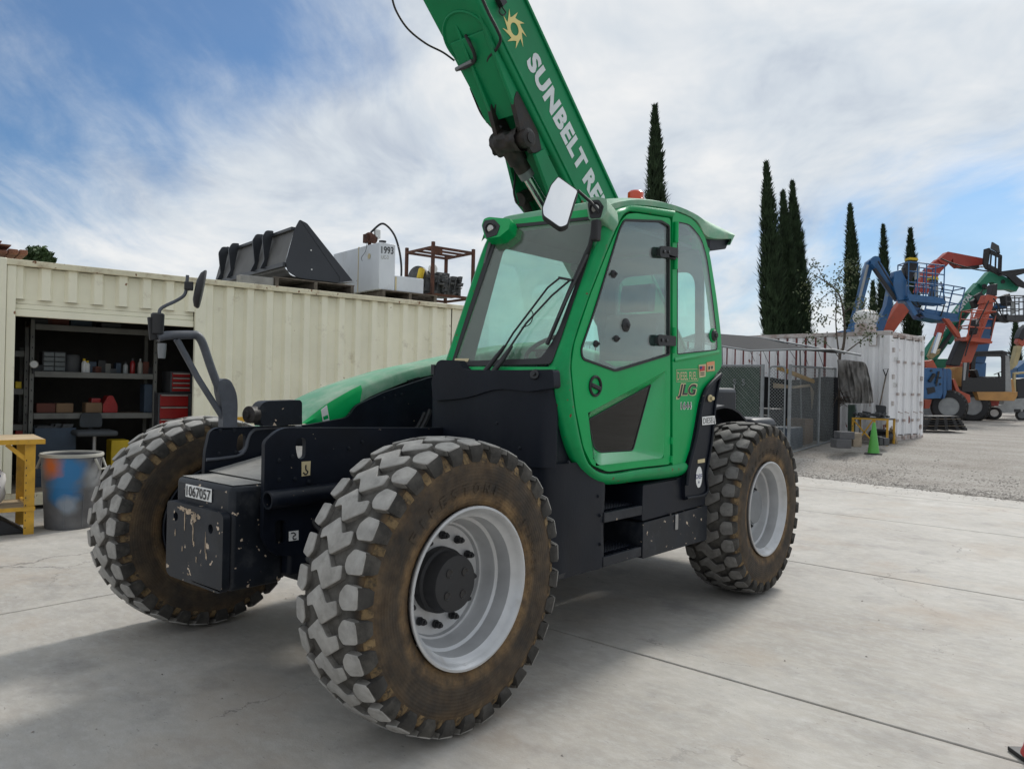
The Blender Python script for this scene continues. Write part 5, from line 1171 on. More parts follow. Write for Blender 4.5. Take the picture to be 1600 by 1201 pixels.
# ---- inside: racks
def rack(name, u0, u1, w0, w1, zs_, ztop, label):
    r_ = thing(name, ct((u0+u1)/2, (w0+w1)/2, 0.17), label, 'shelf rack', 'shelving inside the beige container')
    for u in (u0, u1-0.045):
        for w in (w0, w1-0.04):
            m_ = cbox(MB(), u, u+0.045, w, w+0.006, 0.17, ztop); cbox(m_, u, u+0.006, w+0.006, w+0.04, 0.17, ztop); m_.build('upright', 'rack_dark', r_)
            for k in range(14):
                zz_ = 0.3+k*(ztop-0.4)/14; hm = cbox(MB(), u+0.017, u+0.029, w-0.0015, w+0.001, zz_, zz_+0.025)
                if w == w0: hm.build('key_slot', 'ink', r_)
    for z in zs_:
        cbox(MB(), u0+0.05, u1-0.05, w0-0.004, w0+0.03, z-0.075, z).build('beam', 'rack_dark', r_, bevel=0.004)
        cbox(MB(), u0+0.01, u1-0.01, w0+0.034, w1, z-0.025, z-0.002).build('shelf_board', 'plywood_dark', r_)
    return r_
RW0 = 0.85
ua, _ = cu_of(47, 560, RW0); ub, _ = cu_of(246, 560, RW0)
z1 = cu_of(150, 582, RW0)[1]; z2 = cu_of(150, 645, RW0)[1]; z0_ = cu_of(150, 511, RW0)[1]
rack('shelf_rack', ua, ub, RW0, RW0+0.55, (z2, z1, z0_), z0_+0.05, 'long grey boltless shelf rack facing the open roller door')
uc, _ = cu_of(20, 560, RW0+0.1); ud, _ = cu_of(45, 560, RW0+0.1)
rack('shelf_rack', uc-0.25, ud, RW0+0.1, RW0+0.6, (cu_of(30, 607, RW0+0.1)[1], cu_of(30, 663, RW0+0.1)[1], cu_of(30, 548, RW0+0.1)[1]), cu_of(40, 545, RW0+0.1)[1]+0.03, 'narrow grey shelf rack left of the long one, seen past the door jamb')
def item(px0, px1, py0, py1, w, d, name, material, label, cat, zbase=None, bevel=0.01, group=None):
    u0, z_t = cu_of(px0, py0, w); u1, _ = cu_of(px1, py0, w); zb = cu_of((px0+px1)/2, py1, w)[1] if zbase is None else zbase
    return single(cbox(MB(), u0, u1, w, w+d, zb, z_t), name, material, ct((u0+u1)/2, w+d/2, zb), label, cat, group, bevel=bevel)
W1 = RW0+0.08
# upper shelf
u0, _ = cu_of(67, 560, W1); u1, _ = cu_of(103, 560, W1)
org = thing('drawer_cabinet', ct((u0+u1)/2, W1+0.15, z1), 'small grey clear-drawer parts cabinet on the upper shelf', 'cabinet')
cbox(MB(), u0, u1, W1+0.02, W1+0.3, z1, z1+0.26).build('case', 'dark_grey', org)
for k in range(4):
    for j in range(2):
        uu0 = u0+0.01+j*(u1-u0-0.01)/2; cbox(MB(), uu0, uu0+(u1-u0)/2-0.015, W1, W1+0.02, z1+0.012+k*0.062, z1+0.062+k*0.062).build('drawer', 'drawer_smoke', org, bevel=0.004)
cu0, _ = cu_of(115, 565, W1)
single(MB().lathe([(0.10, 0), (0.105, 0.02), (0.105, 0.2), (0.09, 0.23), (0.03, 0.24), (0, 0.24)], ct(cu0, W1+0.14, z1), (0, 0, 1), 20), 'canister', 'dark_grey', ct(cu0, W1+0.14, z1), 'round black canister beside the parts cabinet on the upper shelf', 'canister', smooth=40)
for (px, lab, m1, m2) in ((133, 'white spray bottle with yellow cap on the upper shelf', 'plastic_white', 'box_yellow'), (138, 'second white bottle with yellow cap, right of its twin', 'plastic_white', 'box_yellow'), (209, 'red bottle on the upper shelf near its right end', 'tool_red', 'dark_grey'), (221, 'grey metal can on the upper shelf right of the red bottle', 'rack_grey', 'steel'), (198, 'pale tall bottle on the upper shelf left of the red bottle', 'clear_grey', 'dark_grey')):
    uu, _ = cu_of(px, 565, W1); b0 = ct(uu, W1+0.06, z1); t_ = thing('bottle', b0, lab, 'bottle', 'bottles on the upper shelf')
    h = 0.15+0.05*((px*7) % 3)/2
    MB().lathe([(0.030, 0), (0.033, 0.01), (0.033, h*0.72), (0.018, h*0.86), (0.014, h*0.9)], b0, (0, 0, 1), 14).build('body', m1, t_, smooth=40)
    MB().lathe([(0.017, h*0.88), (0.017, h*1.05), (0, h*1.06)], b0, (0, 0, 1), 12).build('cap', m2, t_, smooth=40)
# middle shelf
item(57, 87, 630, 640, W1, 0.25, 'parts_box', 'card_red', 'reddish brown parts box at the left end of the middle shelf', 'box', z2)
item(88, 115, 630, 640, W1, 0.25, 'parts_box', 'card', 'tan cardboard box second from the left on the middle shelf', 'box', z2)
item(134, 160, 629, 640, W1, 0.25, 'parts_box', 'card', 'tan cardboard box right next to the red toolbox', 'box', z2)
u0, _ = cu_of(161, 630, W1); u1, _ = cu_of(184, 630, W1); um = (u0+u1)/2; zt_ = cu_of(172, 618, W1)[1]
single(MB().prism(rnd([ct(u0, W1, z2), ct(u1, W1, z2), ct(u1, W1, z2+0.1), ct(um+0.03, W1, zt_), ct(um-0.03, W1, zt_), ct(u0, W1, z2+0.1)], 0.015, 2), CWI*0.25), 'metal_toolbox', 'tool_red', ct(um, W1+0.12, z2), 'bright red peaked metal toolbox on the middle shelf', 'toolbox', bevel=0.005)
item(143, 158, 622, 628, W1+0.1, 0.2, 'metal_toolbox', 'tool_red', 'darker red toolbox standing behind the tan cardboard box', 'toolbox', z2+0.02)
item(226, 241, 600, 640, W1, 0.25, 'blue_bin', 'bin_blue', 'dark blue plastic bin at the right end of the middle shelf', 'bin', z2)
# floor level
u0, _ = cu_of(54, 690, 0.75); u1, zt_ = cu_of(119, 668, 0.75)
bn = thing('storage_bin', ct((u0+u1)/2, 1.0, 0.17), 'large dark blue bin full of junk under the long rack', 'bin')
bm_ = cbox(MB(), u0, u1, 0.75, 0.77, 0.17, zt_); cbox(bm_, u0, u1, 1.2, 1.22, 0.17, zt_); cbox(bm_, u0, u0+0.02, 0.77, 1.2, 0.17, zt_); cbox(bm_, u1-0.02, u1, 0.77, 1.2, 0.17, zt_); bm_.build('tub', 'bin_blue', bn)
for k in range(3): cbox(MB(), u0-0.01, u1+0.01, 0.738, 0.749, 0.3+0.13*k, 0.33+0.13*k).build('rib', 'bin_blue', bn, bevel=0.004)
jr = random.Random(8); jm = MB()
for k in range(26): c_ = ct(jr.uniform(u0+0.06, u1-0.06), jr.uniform(0.82, 1.15), zt_-0.04+0.05*jr.random()); jm.obox(c_, (0.05*jr.random()+0.02, 0, 0.01), (0, 0.03+0.03*jr.random(), 0), (0, 0.01, 0.03))
tag(jm.build('junk', 'dark_grey', bn), None, kind='stuff')
# swivel chair
c0_ = ct(*[cu_of(147, 700, 0.55)[0], 0.55], 0.17); zs_ = cu_of(147, 676, 0.55)[1]; zb_ = cu_of(147, 646, 0.55)[1]
ch = thing('office_chair', c0_, 'dark swivel chair standing in the open container doorway', 'chair')
MB().obox(c0_+V((0, 0, zs_-0.17)), CU*0.24, CWI*0.22, (0, 0, 0.035)).build('seat', 'seat_cloth', ch, bevel=0.03, seg=3)
MB().prism(rnd([c0_+CWI*0.22+CU*a+V((0, 0, z-0.17)) for a, z in ((-0.14, zs_+0.06), (0.14, zs_+0.06), (0.12, zb_), (-0.12, zb_))], 0.05, 4), CWI*0.05).build('backrest', 'seat_cloth', ch, bevel=0.015)
MB().beam(c0_+CWI*0.25+V((0, 0, zs_-0.2)), c0_+CWI*0.27+V((0, 0, zs_+0.12-0.17)), 0.05, 0.02).build('back_bar', 'black_soft', ch)
MB().tube([c0_+V((0, 0, 0.09)), c0_+V((0, 0, zs_-0.2))], 0.025, 10).build('column', 'steel', ch, smooth=50)
for k in range(5):
    a = k*2*PI/5; e_ = c0_+V((0.27*math.cos(a), 0.27*math.sin(a), 0.06)); MB().beam(c0_+V((0, 0, 0.10)), e_, 0.04, 0.03).build('foot', 'black_soft', ch)
    MB().sphere(e_-V((0, 0, 0.033)), 0.026, 8, 6).build('caster', 'black_gloss', ch, smooth=60)
item(174, 202, 688, 720, 0.75, 0.3, 'plastic_crate', 'box_yellow', 'bright yellow box on the container floor right of the chair', 'box', 0.17)
item(24, 38, 664, 680, RW0+0.12, 0.3, 'metal_toolbox', 'tool_red', 'dark red toolbox low on the narrow left rack', 'toolbox', cu_of(30, 663, RW0+0.1)[1]-0.16)
item(24, 34, 596, 606, RW0+0.12, 0.3, 'parts_box', 'box_yellow', 'small yellow box on the narrow left rack', 'box', cu_of(30, 607, RW0+0.1)[1])
# work light clamped to the rack upright
uu, zz = cu_of(53, 569, RW0-0.06)
wl = thing('work_light', ct(uu, RW0-0.06, zz-0.04), 'small round work light clamped to the rack upright', 'lamp')
MB().lathe([(0.02, 0.05), (0.045, 0.03), (0.05, 0), (0.045, -0.003), (0, -0.001)], ct(uu, RW0-0.06, zz), tuple(CWI), 16).build('head', 'rack_grey', wl, smooth=40)
MB().lathe([(0.042, -0.004), (0, -0.006)], ct(uu, RW0-0.06, zz), tuple(CWI), 16).build('lens', 'plastic_white', wl, smooth=40)
MB().beam(ct(uu, RW0-0.02, zz), ct(uu, RW0-0.02, zz-0.12), 0.02, 0.02).build('clamp', 'black_soft', wl)
# red tool chests on the right
TWC = 0.62
def chest(px0, px1, py0, py1, w, n, name, label, zb):
    u0, zt_ = cu_of(px0, py0, w); u1, _ = cu_of(px1, py0, w); t_ = thing(name, ct((u0+u1)/2, w+0.22, zb), label, 'tool chest', 'red tool chests')
    cbox(MB(), u0, u1, w+0.012, w+0.45, zb, zt_).build('case', 'dark_grey', t_, bevel=0.006)
    h = (zt_-zb-0.03)/n
    for k in range(n):
        d_ = cbox(MB(), u0+0.02, u1-0.05, w-0.004, w+0.010, zb+0.015+k*h+0.006, zb+0.015+(k+1)*h-0.006).build('drawer', 'tool_red', t_, bevel=0.003)
        cbox(MB(), u0+0.03, u1-0.06, w-0.016, w-0.005, zb+0.015+(k+1)*h-0.022, zb+0.015+(k+1)*h-0.008).build('drawer_pull', 'rack_grey', d_)
    return t_, u0, u1, zt_
zc = cu_of(275, 614, TWC)[1]
t_, u0, u1, _ = chest(248, 300, 614, 700, TWC, 7, 'tool_chest', 'large red roller tool chest just inside the door, right side', 0.17)
text_on('WAR', ct(u1-0.03, TWC-0.006, 0.85), ct(u1-0.03, TWC-0.006, 1.0), ct(u1-0.075, TWC-0.006, 0.85), 'chest_lettering', 'plastic_white', t_)
chest(267, 303, 580, 612, TWC+0.08, 4, 'tool_chest', 'smaller red top chest standing on the roller tool chest', zc+0.003)

# more clutter on the upper shelf and on top
cr = random.Random(21)
for i, px in enumerate((62, 146, 153, 161, 170, 179, 187, 230, 236)):
    uu, _ = cu_of(px, 565, W1); h = cr.uniform(0.06, 0.20); w_ = cr.uniform(0.03, 0.07); kinds = ['dark_grey', 'bin_blue', 'card_red', 'black_soft', 'rack_dark']
    nm = ['tin', 'small_box', 'tin', 'grease_gun_box', 'small_box', 'tin', 'small_box', 'tin', 'small_box'][i]; lb = ['dark tin left of the parts cabinet on the upper shelf', 'small dark box right of the spray bottles on the upper shelf', 'low dark tin between two boxes mid upper shelf', 'dark box in the middle of the upper shelf', 'small blue box right of the middle of the upper shelf', 'dark tin right of the blue box on the upper shelf', 'small dark box left of the pale bottle', 'dark tin right of the grey can on the upper shelf', 'last small box at the right end of the upper shelf'][i]
    single(cbox(MB(), uu-w_, uu+w_, W1+0.05, W1+0.2, z1, z1+h), nm, kinds[i % 5], ct(uu, W1+0.1, z1), lb, 'box' if 'box' in nm else 'tin', 'clutter on the upper shelf', bevel=0.008)
for i, (px, lb) in enumerate(((66, 'dark carton on the top shelf, leftmost'), (92, 'long dark carton on the top shelf'), (128, 'dark carton on the top shelf near the middle'), (175, 'flat dark carton on the top shelf towards the right'))):
    uu, _ = cu_of(px, 505, W1); single(cbox(MB(), uu-0.13, uu+0.12, W1, W1+0.35, z0_, z0_+0.07+0.03*(i % 3)), 'carton', ['dark_grey', 'card_red', 'bin_blue', 'dark_grey'][i], ct(uu, W1+0.1, z0_), lb, 'carton', 'cartons on the top shelf', bevel=0.008)
# ---- in front of the container: bench, sack, can, mat
G = onz(44, 834, 0); BZ = 0.955
bench = thing('workbench', G-CU*0.6+CWI*0.3, 'yellow steel workbench with worn wooden top beside the container door', 'workbench')
def bpt(u, w, z): return G + CU*u + CWI*w + V((0, 0, z))
def bbox_(u0, u1, w0, w1, z0, z1): return MB().hexa([bpt(u0, w0, z0), bpt(u1, w0, z0), bpt(u1, w1, z0), bpt(u0, w1, z0), bpt(u0, w0, z1), bpt(u1, w0, z1), bpt(u1, w1, z1), bpt(u0, w1, z1)])
bbox_(-1.5, 0.12, -0.06, 0.72, BZ-0.045, BZ).build('top', 'bench_wood', bench, bevel=0.004)
bbox_(-1.5, 0.122, -0.064, -0.0605, BZ-0.05, BZ-0.002).build('top_edge', 'yellow_steel', bench)
for u in (-1.4, 0.0):
    for w in (0.0, 0.62):
        m_ = bbox_(u-0.045, u+0.045, w-0.02, w-0.012, 0.0, BZ-0.046); m2_ = bbox_(u+0.037, u+0.045, w-0.012, w+0.05, 0.0, BZ-0.046); m_.add(m2_.v, m2_.f); lg = m_.build('leg', 'yellow_steel', bench)
        if w == 0.0:
            for k in range(10):
                bbox_(u-0.035, u-0.027, w-0.0215, w-0.0195, 0.06+0.075*k, 0.075+0.075*k).build('bolt_hole', 'ink', lg)
    MB().beam(bpt(u, 0, 0.28), bpt(u, 0.62, 0.28), 0.03, 0.04).build('side_rail', 'yellow_steel', bench)
MB().beam(bpt(-0.02, -0.01, BZ-0.22), bpt(-0.20, -0.01, BZ-0.05), 0.012, 0.04).build('brace', 'yellow_steel', bench)
bbox_(-1.45, 0.03, -0.03, 0.62, 0.245, 0.275).build('lower_shelf', 'bench_wood', bench, bevel=0.003)
bbox_(-1.45, 0.05, -0.036, -0.0305, 0.238, 0.278).build('shelf_edge', 'yellow_steel', bench)
# white printed sack on the lower shelf
sk0 = bpt(-0.42, 0.22, 0.276); sk = MB(); rows = []
for i in range(9):
    t = i/8; zz = 0.50*t; ww = 0.155*math.sin(PI*min(1, 0.18+t*0.72))**0.6*(1-0.45*t**3); dd = 0.12*(1-0.6*t)
    row = []
    for k in range(17):
        a = 2*PI*k/16; n_ = 1+0.16*noise.noise(V((math.cos(a)*2, math.sin(a)*2, t*4)))
        row.append(sk0 + CU*(ww*math.cos(a)*n_*1.7) + CWI*(dd*math.sin(a)*n_) + V((0, 0, zz)))
    rows.append(row)
sk.grid(rows); sk.add([rows[-1][k] for k in range(16)], [tuple(range(16))])
mat('sack', (0.66, 0.66, 0.66), 0.7, var=0.06, vs=6, bump=0.3, bs=10)
sck = thing('paper_sack', sk0, 'white printed paper sack slumped on the lower shelf of the yellow bench', 'sack')
sk.build('bag', 'sack', sck, smooth=60)
for (u, z, r) in ((0.10, 0.30, 0.030), (0.16, 0.20, 0.026), (0.07, 0.12, 0.034), (0.17, 0.31, 0.018)):
    c_ = sk0+CU*u+CWI*(-0.135)+V((0, 0, z)); c_ = c_ + CWI*0.012
    MB().lathe([(r, 0.0), (r, 0.004), (r*0.55, 0.005), (r*0.5, 0.002)], c_, tuple(-CWI), 14).build('printed_mark', 'navy_ink', sck)
# black rubber ramp under the bench
single(MB().prism([bpt(0.0, 0.05, 0.002), bpt(-0.32, 0.05, 0.002), bpt(-0.30, 0.05, 0.14), bpt(-0.22, 0.05, 0.15)], CWI*0.5), 'wheel_chock', 'black_soft', bpt(-0.16, 0.3, 0), 'black rubber wedge on the concrete under the yellow bench', 'wheel chock', bevel=0.008)
# waste bin
CB = onz(95, 829, 0)+V((-0.20, 0.16, 0)); canm = bpy.data.materials.new('can_paint'); 
def can_mat():
    m = canm; m.use_nodes = True; nt = m.node_tree; b = nt.nodes['Principled BSDF']
    tc = nd(nt, 'ShaderNodeTexCoord'); P = tc.outputs['Object']
    n = nd(nt, 'ShaderNodeTexNoise'); n.inputs['Scale'].default_value = 5; n.inputs['Detail'].default_value = 7; lk(nt, P, n.inputs['Vector'])
    base = ramp(nt, n.outputs['Fac'], [(0.3, (0.075, 0.075, 0.08)), (0.7, (0.16, 0.16, 0.165))])
    def spot(c, r0, r1):
        d = vmath(nt, 'LENGTH', vmath(nt, 'SUBTRACT', P, c)); d = math_n(nt, 'ADD', d, math_n(nt, 'MULTIPLY', math_n(nt, 'SUBTRACT', n.outputs['Fac'], 0.5), 0.22))
        return ramp(nt, d, [(r0, 1.0), (r1, 0.0)])
    right = RT; toC = (CAM-CB); toC.z = 0; toC.normalize(); side_ = V((0, 0, 1)).cross(toC)
    def pos(a, z): return tuple(toC*(0.27*math.cos(a))+side_*(0.27*math.sin(a))+V((0, 0, z)))
    c = mixc(nt, spot(pos(-0.1, 0.60), 0.10, 0.22), base, (0.025, 0.16, 0.36)); c = mixc(nt, spot(pos(-0.35, 0.40), 0.08, 0.20), c, (0.025, 0.16, 0.36))
    c = mixc(nt, spot(pos(-0.15, 0.25), 0.03, 0.12), c, (0.25, 0.29, 0.34)); c = mixc(nt, spot(pos(0.75, 0.55), 0.04, 0.14), c, (0.24, 0.25, 0.26)); c = mixc(nt, spot(pos(-0.75, 0.66), 0.06, 0.15), c, (0.50, 0.12, 0.02))
    lk(nt, c, b.inputs['Base Color']); b.inputs['Roughness'].default_value = 0.62; MATS['can_paint'] = m
can_mat()
can = thing('waste_bin', CB, 'grey plastic waste bin sprayed with blue and orange paint', 'bin')
MB().lathe([(0.235, 0.0), (0.24, 0.01), (0.262, 0.42), (0.268, 0.43), (0.272, 0.44), (0.285, 0.73), (0.285, 0.76), (0.272, 0.76), (0.262, 0.5), (0.23, 0.03), (0, 0.03)], CB, (0, 0, 1), 40).build('tub', 'can_paint', can, smooth=35)
MB().lathe([(0.284, 0.745), (0.300, 0.748), (0.304, 0.765), (0.298, 0.782), (0.280, 0.782), (0.274, 0.765)], CB, (0, 0, 1), 40, closed=True).build('rim', 'rack_grey', can, smooth=45)
for s in (-1, 1):
    d = RT*s; d.z = 0; d.normalize(); e_ = V((-d.y, d.x, 0)); h0 = CB+d*0.285
    MB().tube([h0+e_*0.07+V((0, 0, 0.73)), h0+d*0.05+e_*0.06+V((0, 0, 0.62)), h0+d*0.05-e_*0.06+V((0, 0, 0.62)), h0-e_*0.07+V((0, 0, 0.73))], 0.014, 8).build('handle', 'rack_grey', can, smooth=50)
toC = (CAM-CB); toC.z = 0; toC.normalize(); sdv = V((0, 0, 1)).cross(toC)
fr_ = []
for (a, z) in ((-0.25, 0.02), (-0.25, 0.37), (0.45, 0.37), (0.45, 0.02)):
    fr_.append((a, z))
for k in range(3):
    (a0, za), (a1, zb2) = fr_[k], fr_[k+1]; pts = []
    for t in [j/6 for j in range(7)]:
        a = a0+(a1-a0)*t; z = za+(zb2-za)*t; r = 0.2405+0.022*z/0.42; pts.append(CB+toC*(r*math.cos(a))+sdv*(r*math.sin(a))+V((0, 0, z)))
    MB().tube(pts, 0.006, 6).build('panel_rib', 'can_paint', can, smooth=50)

# yellow trestle along the wall behind the machine
ta_, tb__ = onc(352, 655, -0.55), onc(512, 652, -0.55); tz0 = ta_.z
tre = thing('steel_trestle', V(((ta_.x+tb__.x)/2, (ta_.y+tb__.y)/2, 0)), 'yellow steel trestle along the beige container wall behind the machine', 'trestle')
MB().beam(ta_, V((tb__.x, tb__.y, tz0)), 0.06, 0.06).build('beam', 'yellow_steel', tre)
for t in (0.04, 0.96):
    p_ = ta_.lerp(tb__, t)
    for s in (-0.22, 0.22): MB().beam(V((p_.x, p_.y, tz0-0.02)), V((p_.x, p_.y, 0.002))+CWI*s, 0.05, 0.05).build('leg', 'yellow_steel', tre)
# ---- on the roof of the container
ROOF = CZ1
def pallet(px0, px1, w0, d, name, label, zb, ztop):
    u0, u1 = cu_of(px0, 450, w0)[0], cu_of(px1, 450, w0)[0]; t_ = thing(name, ct((u0+u1)/2, w0+d/2, zb), label, 'pallet', 'pallets on the container roof'); h = ztop-zb
    for k in range(3):
        uu = u0+(u1-u0-0.05)*k/2; cbox(MB(), uu, uu+0.05, w0, w0+d, zb+0.02, ztop-0.018).build('stringer', 'pallet_wood', t_)
    n_ = int(d/0.16)
    for k in range(n_):
        ww = w0+0.004+(d-0.11)*k/(n_-1); cbox(MB(), u0-0.01, u1+0.01, ww, ww+0.095, ztop-0.017, ztop).build('deck_board', 'pallet_wood', t_)
        if k % 3 == 0: cbox(MB(), u0-0.01, u1+0.01, ww, ww+0.095, zb, zb+0.018).build('bottom_board', 'pallet_wood', t_)
    return u0, u1
zp1 = cu_of(470, 428, 0.12)[1]
pallet(430, 553, 0.12, 1.1, 'wooden_pallet', 'weathered grey pallet under the black loader bucket', ROOF, ROOF+0.15)
pallet(598, 683, 0.15, 1.1, 'wooden_pallet', 'dark pallet under the white fuel tank', ROOF, ROOF+0.14)
cbx = cbox(MB(), cu_of(375, 440, 0.15)[0], cu_of(428, 440, 0.15)[0], 0.15, 0.3, ROOF, ROOF+0.13); single(cbx, 'timber_block', 'black_dusty', ct(cu_of(400, 440, 0.15)[0], 0.2, ROOF), 'pale timber bearer under the left side of the loader bucket', 'timber', bevel=0.01)
# loader bucket lying on its pallet
bw = 0.16
sp = [onc(*q, bw) for q in ((468.5, 343), (480, 349), (553, 441), (530, 442), (465, 434), (450, 424), (446.5, 411), (461, 357))]
BKT = thing('loader_bucket', ct(cu_of(490, 440)[0], 0.9, ROOF+0.15), 'new black loader bucket lying on a pallet on the container roof', 'bucket')
wd = min(3.1, reach(sp[6], CWI, 326))
for k, off in enumerate((0.0, wd)):
    MB().prism(rnd([p_+CWI*off for p_ in sp], [.02, .02, .01, .02, .08, .05, .05, .02], 3), CWI*0.02).build('side_plate', 'bucket_black', BKT, bevel=0.004)
prof_ = [sp[7], sp[6], sp[5], sp[4], sp[3]]
back = smoothline(prof_, 5)
MB().grid([[p_+CWI*0.021 for p_ in back], [p_+CWI*(wd-0.001) for p_ in back]], (0.008, 0, 0.01)).build('shell', 'bucket_inner', BKT, smooth=40)
MB().beam(sp[7]+CWI*0.02, sp[7]+CWI*wd, 0.10, 0.05).build('top_bar', 'bucket_black', BKT, bevel=0.008)
MB().beam(sp[6]+CWI*0.02+V((0, 0, -0.02)), sp[6]+CWI*wd+V((0, 0, -0.02)), 0.07, 0.07).build('bottom_bar', 'bucket_black', BKT, bevel=0.008)
ed = (sp[2]-sp[1]).normalized()
MB().prism([sp[2]-ed*0.03, sp[2], sp[3], sp[3]-V((0, 0.03, 0))], CWI*wd).build('cutting_edge', 'steel', BKT)
MB().prism([p_-CWI*0.006 for p_ in [onc(*q, bw) for q in ((471, 346), (531, 434), (530, 441), (536, 441), (538, 434), (478, 349)) ]], CWI*0.006).build('wear_strip', 'bucket_black', BKT)
for (t) in (0.24*wd, 0.37*wd, 0.72*wd, 0.88*wd):
    c_ = sp[7]+CWI*t; o_ = -CU
    q = [c_+V((0, 0, 0.07))+o_*0.02, c_+o_*0.14+V((0, 0, 0.06)), c_+o_*0.20+V((0, 0, -0.05)), c_+o_*0.16+V((0, 0, -0.40)), sp[6]+CWI*t+o_*0.10+V((0, 0, -0.02)), sp[6]+CWI*t]
    MB().prism(rnd(q, .03, 3), CWI*0.03).build('hook_plate', 'bucket_black', BKT, bevel=0.004)
for (px, py) in ((486, 391), (487, 421)):
    MB().lathe([(0.012, 0), (0.012, 0.003), (0, 0.003)], onc(px, py, bw-0.001), tuple(-CWI), 10).build('bolt_spot', 'plastic_white', BKT)
# white fuel tank
tw = 0.18; zt0 = ROOF+0.14
c0_, c1_ = cu_of(593, 380, tw), cu_of(618.5, 380, tw); tz = cu_of(593, 378, tw)[1]
tp = ct(c0_[0], tw, tz); tdp = reach(tp, CWI, 521)
tank = thing('fuel_tank', ct((c0_[0]+c1_[0])/2, tw+tdp/2, zt0), 'white steel fuel tank stencilled 1993 on the container roof', 'tank')
tb_ = cbox(MB(), c0_[0], c1_[0], tw, tw+tdp, zt0, tz).build('tank_body', 'tank_white', tank, bevel=0.012)
cbox(MB(), c0_[0]-0.005, c1_[0]+0.003, tw+tdp*0.42, tw+tdp*0.42+0.02, zt0+0.01, tz+0.004).build('weld_seam', 'decal_cream', tank)
l1 = cu_of(662, 440, tw)
cbox(MB(), c1_[0]+0.002, l1[0], tw, tw+tdp*0.8, zt0+0.002, cu_of(640, 433, tw)[1]).build('side_tank', 'tank_white', tank, bevel=0.01)
cbox(MB(), c1_[0]+0.002, c1_[0]+0.03, tw-0.003, tw-0.001, zt0+0.01, cu_of(640, 433, tw)[1]-0.02).build('rust_band', 'decal_cream', tank)
text_on('1993', onc(596, 396, tw-0.004), onc(615, 397.5, tw-0.004), onc(596, 384.5, tw-0.004), 'stencil_number', 'dark_grey', tank, bold=0.02)
text_on('UC-3', onc(596, 404.5, tw-0.004), onc(607, 405, tw-0.004), onc(596, 398.5, tw-0.004), 'stencil_code', 'rack_grey', tank)
sgn = tp+CWI*tdp*0.2-CU*0.004; sgn.z = tz-0.19
MB().lathe([(0.045, 0), (0.045, 0.003), (0, 0.003)], sgn, tuple(-CU), 18).build('round_label', 'decal_cream', tank)
MB().lathe([(0.012, 0), (0.012, 0.003), (0, 0.003)], tp+CWI*tdp*0.93-CU*0.003+V((0, 0, -0.22)), tuple(-CU), 10).build('red_spot', 'tool_red', tank)
# pump, filler cap, hose
pc = tp+CWI*0.45+CU*0.05; pc = ct((pc-CO).dot(CU), tw+0.42, tz)
pm = MB(); pm.tube([pc+V((0, 0, 0)), pc+V((0, 0, 0.10))], 0.03, 10); pm.tube([pc-CWI*0.02+V((0, 0, 0.12))-CU*0.05, pc+CU*0.10+V((0, 0, 0.12))], 0.075, 14); pm.sphere(pc+V((0, 0, 0.16)), (0.07, 0.08, 0.06)); pm.obox(pc-CU*0.06+V((0, 0, 0.11)), CU*0.03, CWI*0.06, (0, 0, 0.07)); pm.build('pump', 'rust', tank, smooth=45)
MB().obox(pc+CU*0.12-CWI*0.03+V((0, 0, 0.20)), CU*0.045, CWI*0.04, (0, 0, 0.075)).build('meter_box', 'plastic_white', tank, bevel=0.008)
fc = ct(c0_[0]+0.14, tw+0.15, tz); MB().lathe([(0.05, 0), (0.05, 0.03), (0.06, 0.035), (0.06, 0.055), (0, 0.06)], fc, (0, 0, 1), 18).build('filler_cap', 'black_soft', tank, smooth=40)
hz0 = pc+CU*0.10+V((0, 0, 0.24)); he = ct(cu_of(627, 432, tw+0.2)[0], tw+0.2, cu_of(627, 432, tw+0.2)[1])
MB().tube(smoothline([pc+CU*0.02+V((0, 0, 0.22)), onc(595, 350, tw+0.35), onc(606, 354, tw+0.3), onc(617, 369, tw+0.25), onc(624, 392, tw+0.2), onc(627, 415, tw+0.2), he], 6), 0.018, 10).build('hose', 'black_soft', tank, smooth=60)
MB().tube(smoothline([pc-CU*0.03+V((0, 0, 0.1)), onc(573, 382, tw+0.3), onc(571, 393, tw+0.3), onc(565, 402, tw+0.35), onc(566, 408, tw+0.35)], 6), 0.004, 6).build('cable', 'black_soft', tank, smooth=60)
# rusty engine stand and engine
ew = 0.35
st = thing('engine_stand', ct(cu_of(705, 470, ew)[0], ew+0.3, ROOF), 'rusty angle-iron frame standing beside the white tank', 'frame')
e0 = cu_of(632, 460, ew+0.75)[0]; e1 = cu_of(678, 460, ew)[0]; 
def post(p, q, r=0.045): return MB().beam(p, q, r, r).build('post', 'rust', st, bevel=0.004)
ztp = cu_of(676, 380, ew)[1]; uA = cu_of(677, 380, ew)[0]; dep = 0.85; uB = uA+0.85
for (u, w, dz) in ((uA, ew, 0.09), (uA, ew+dep, 0.09), (uB, ew, 0.07), (uB, ew+dep, 0.07)): post(ct(u, w, ROOF+0.002), ct(u, w, ztp+dz-0.06), 0.05)
for z in (ztp-0.06, ROOF+0.18):
    for a, b_ in (((uA, ew), (uB, ew)), ((uB, ew), (uB, ew+dep)), ((uB, ew+dep), (uA, ew+dep)), ((uA, ew+dep), (uA, ew))):
        MB().beam(ct(*a, z), ct(*b_, z), 0.04, 0.04).build('rail', 'rust', st)
for k in (0.33, 0.66): MB().beam(ct(uA, ew+dep*k, ztp-0.06), ct(uB, ew+dep*k, ztp-0.06), 0.035, 0.035).build('cross_rail', 'rust', st)
MB().obox(ct(uA+0.10, ew-0.012, ztp-0.10), CU*0.08, CWI*0.006, (0, 0, 0.06)).build('plate', 'rust', st)
eng = thing('diesel_engine', ct(uA+0.42, ew+0.4, ROOF+0.2), 'greasy black diesel engine inside the rusty frame', 'engine')
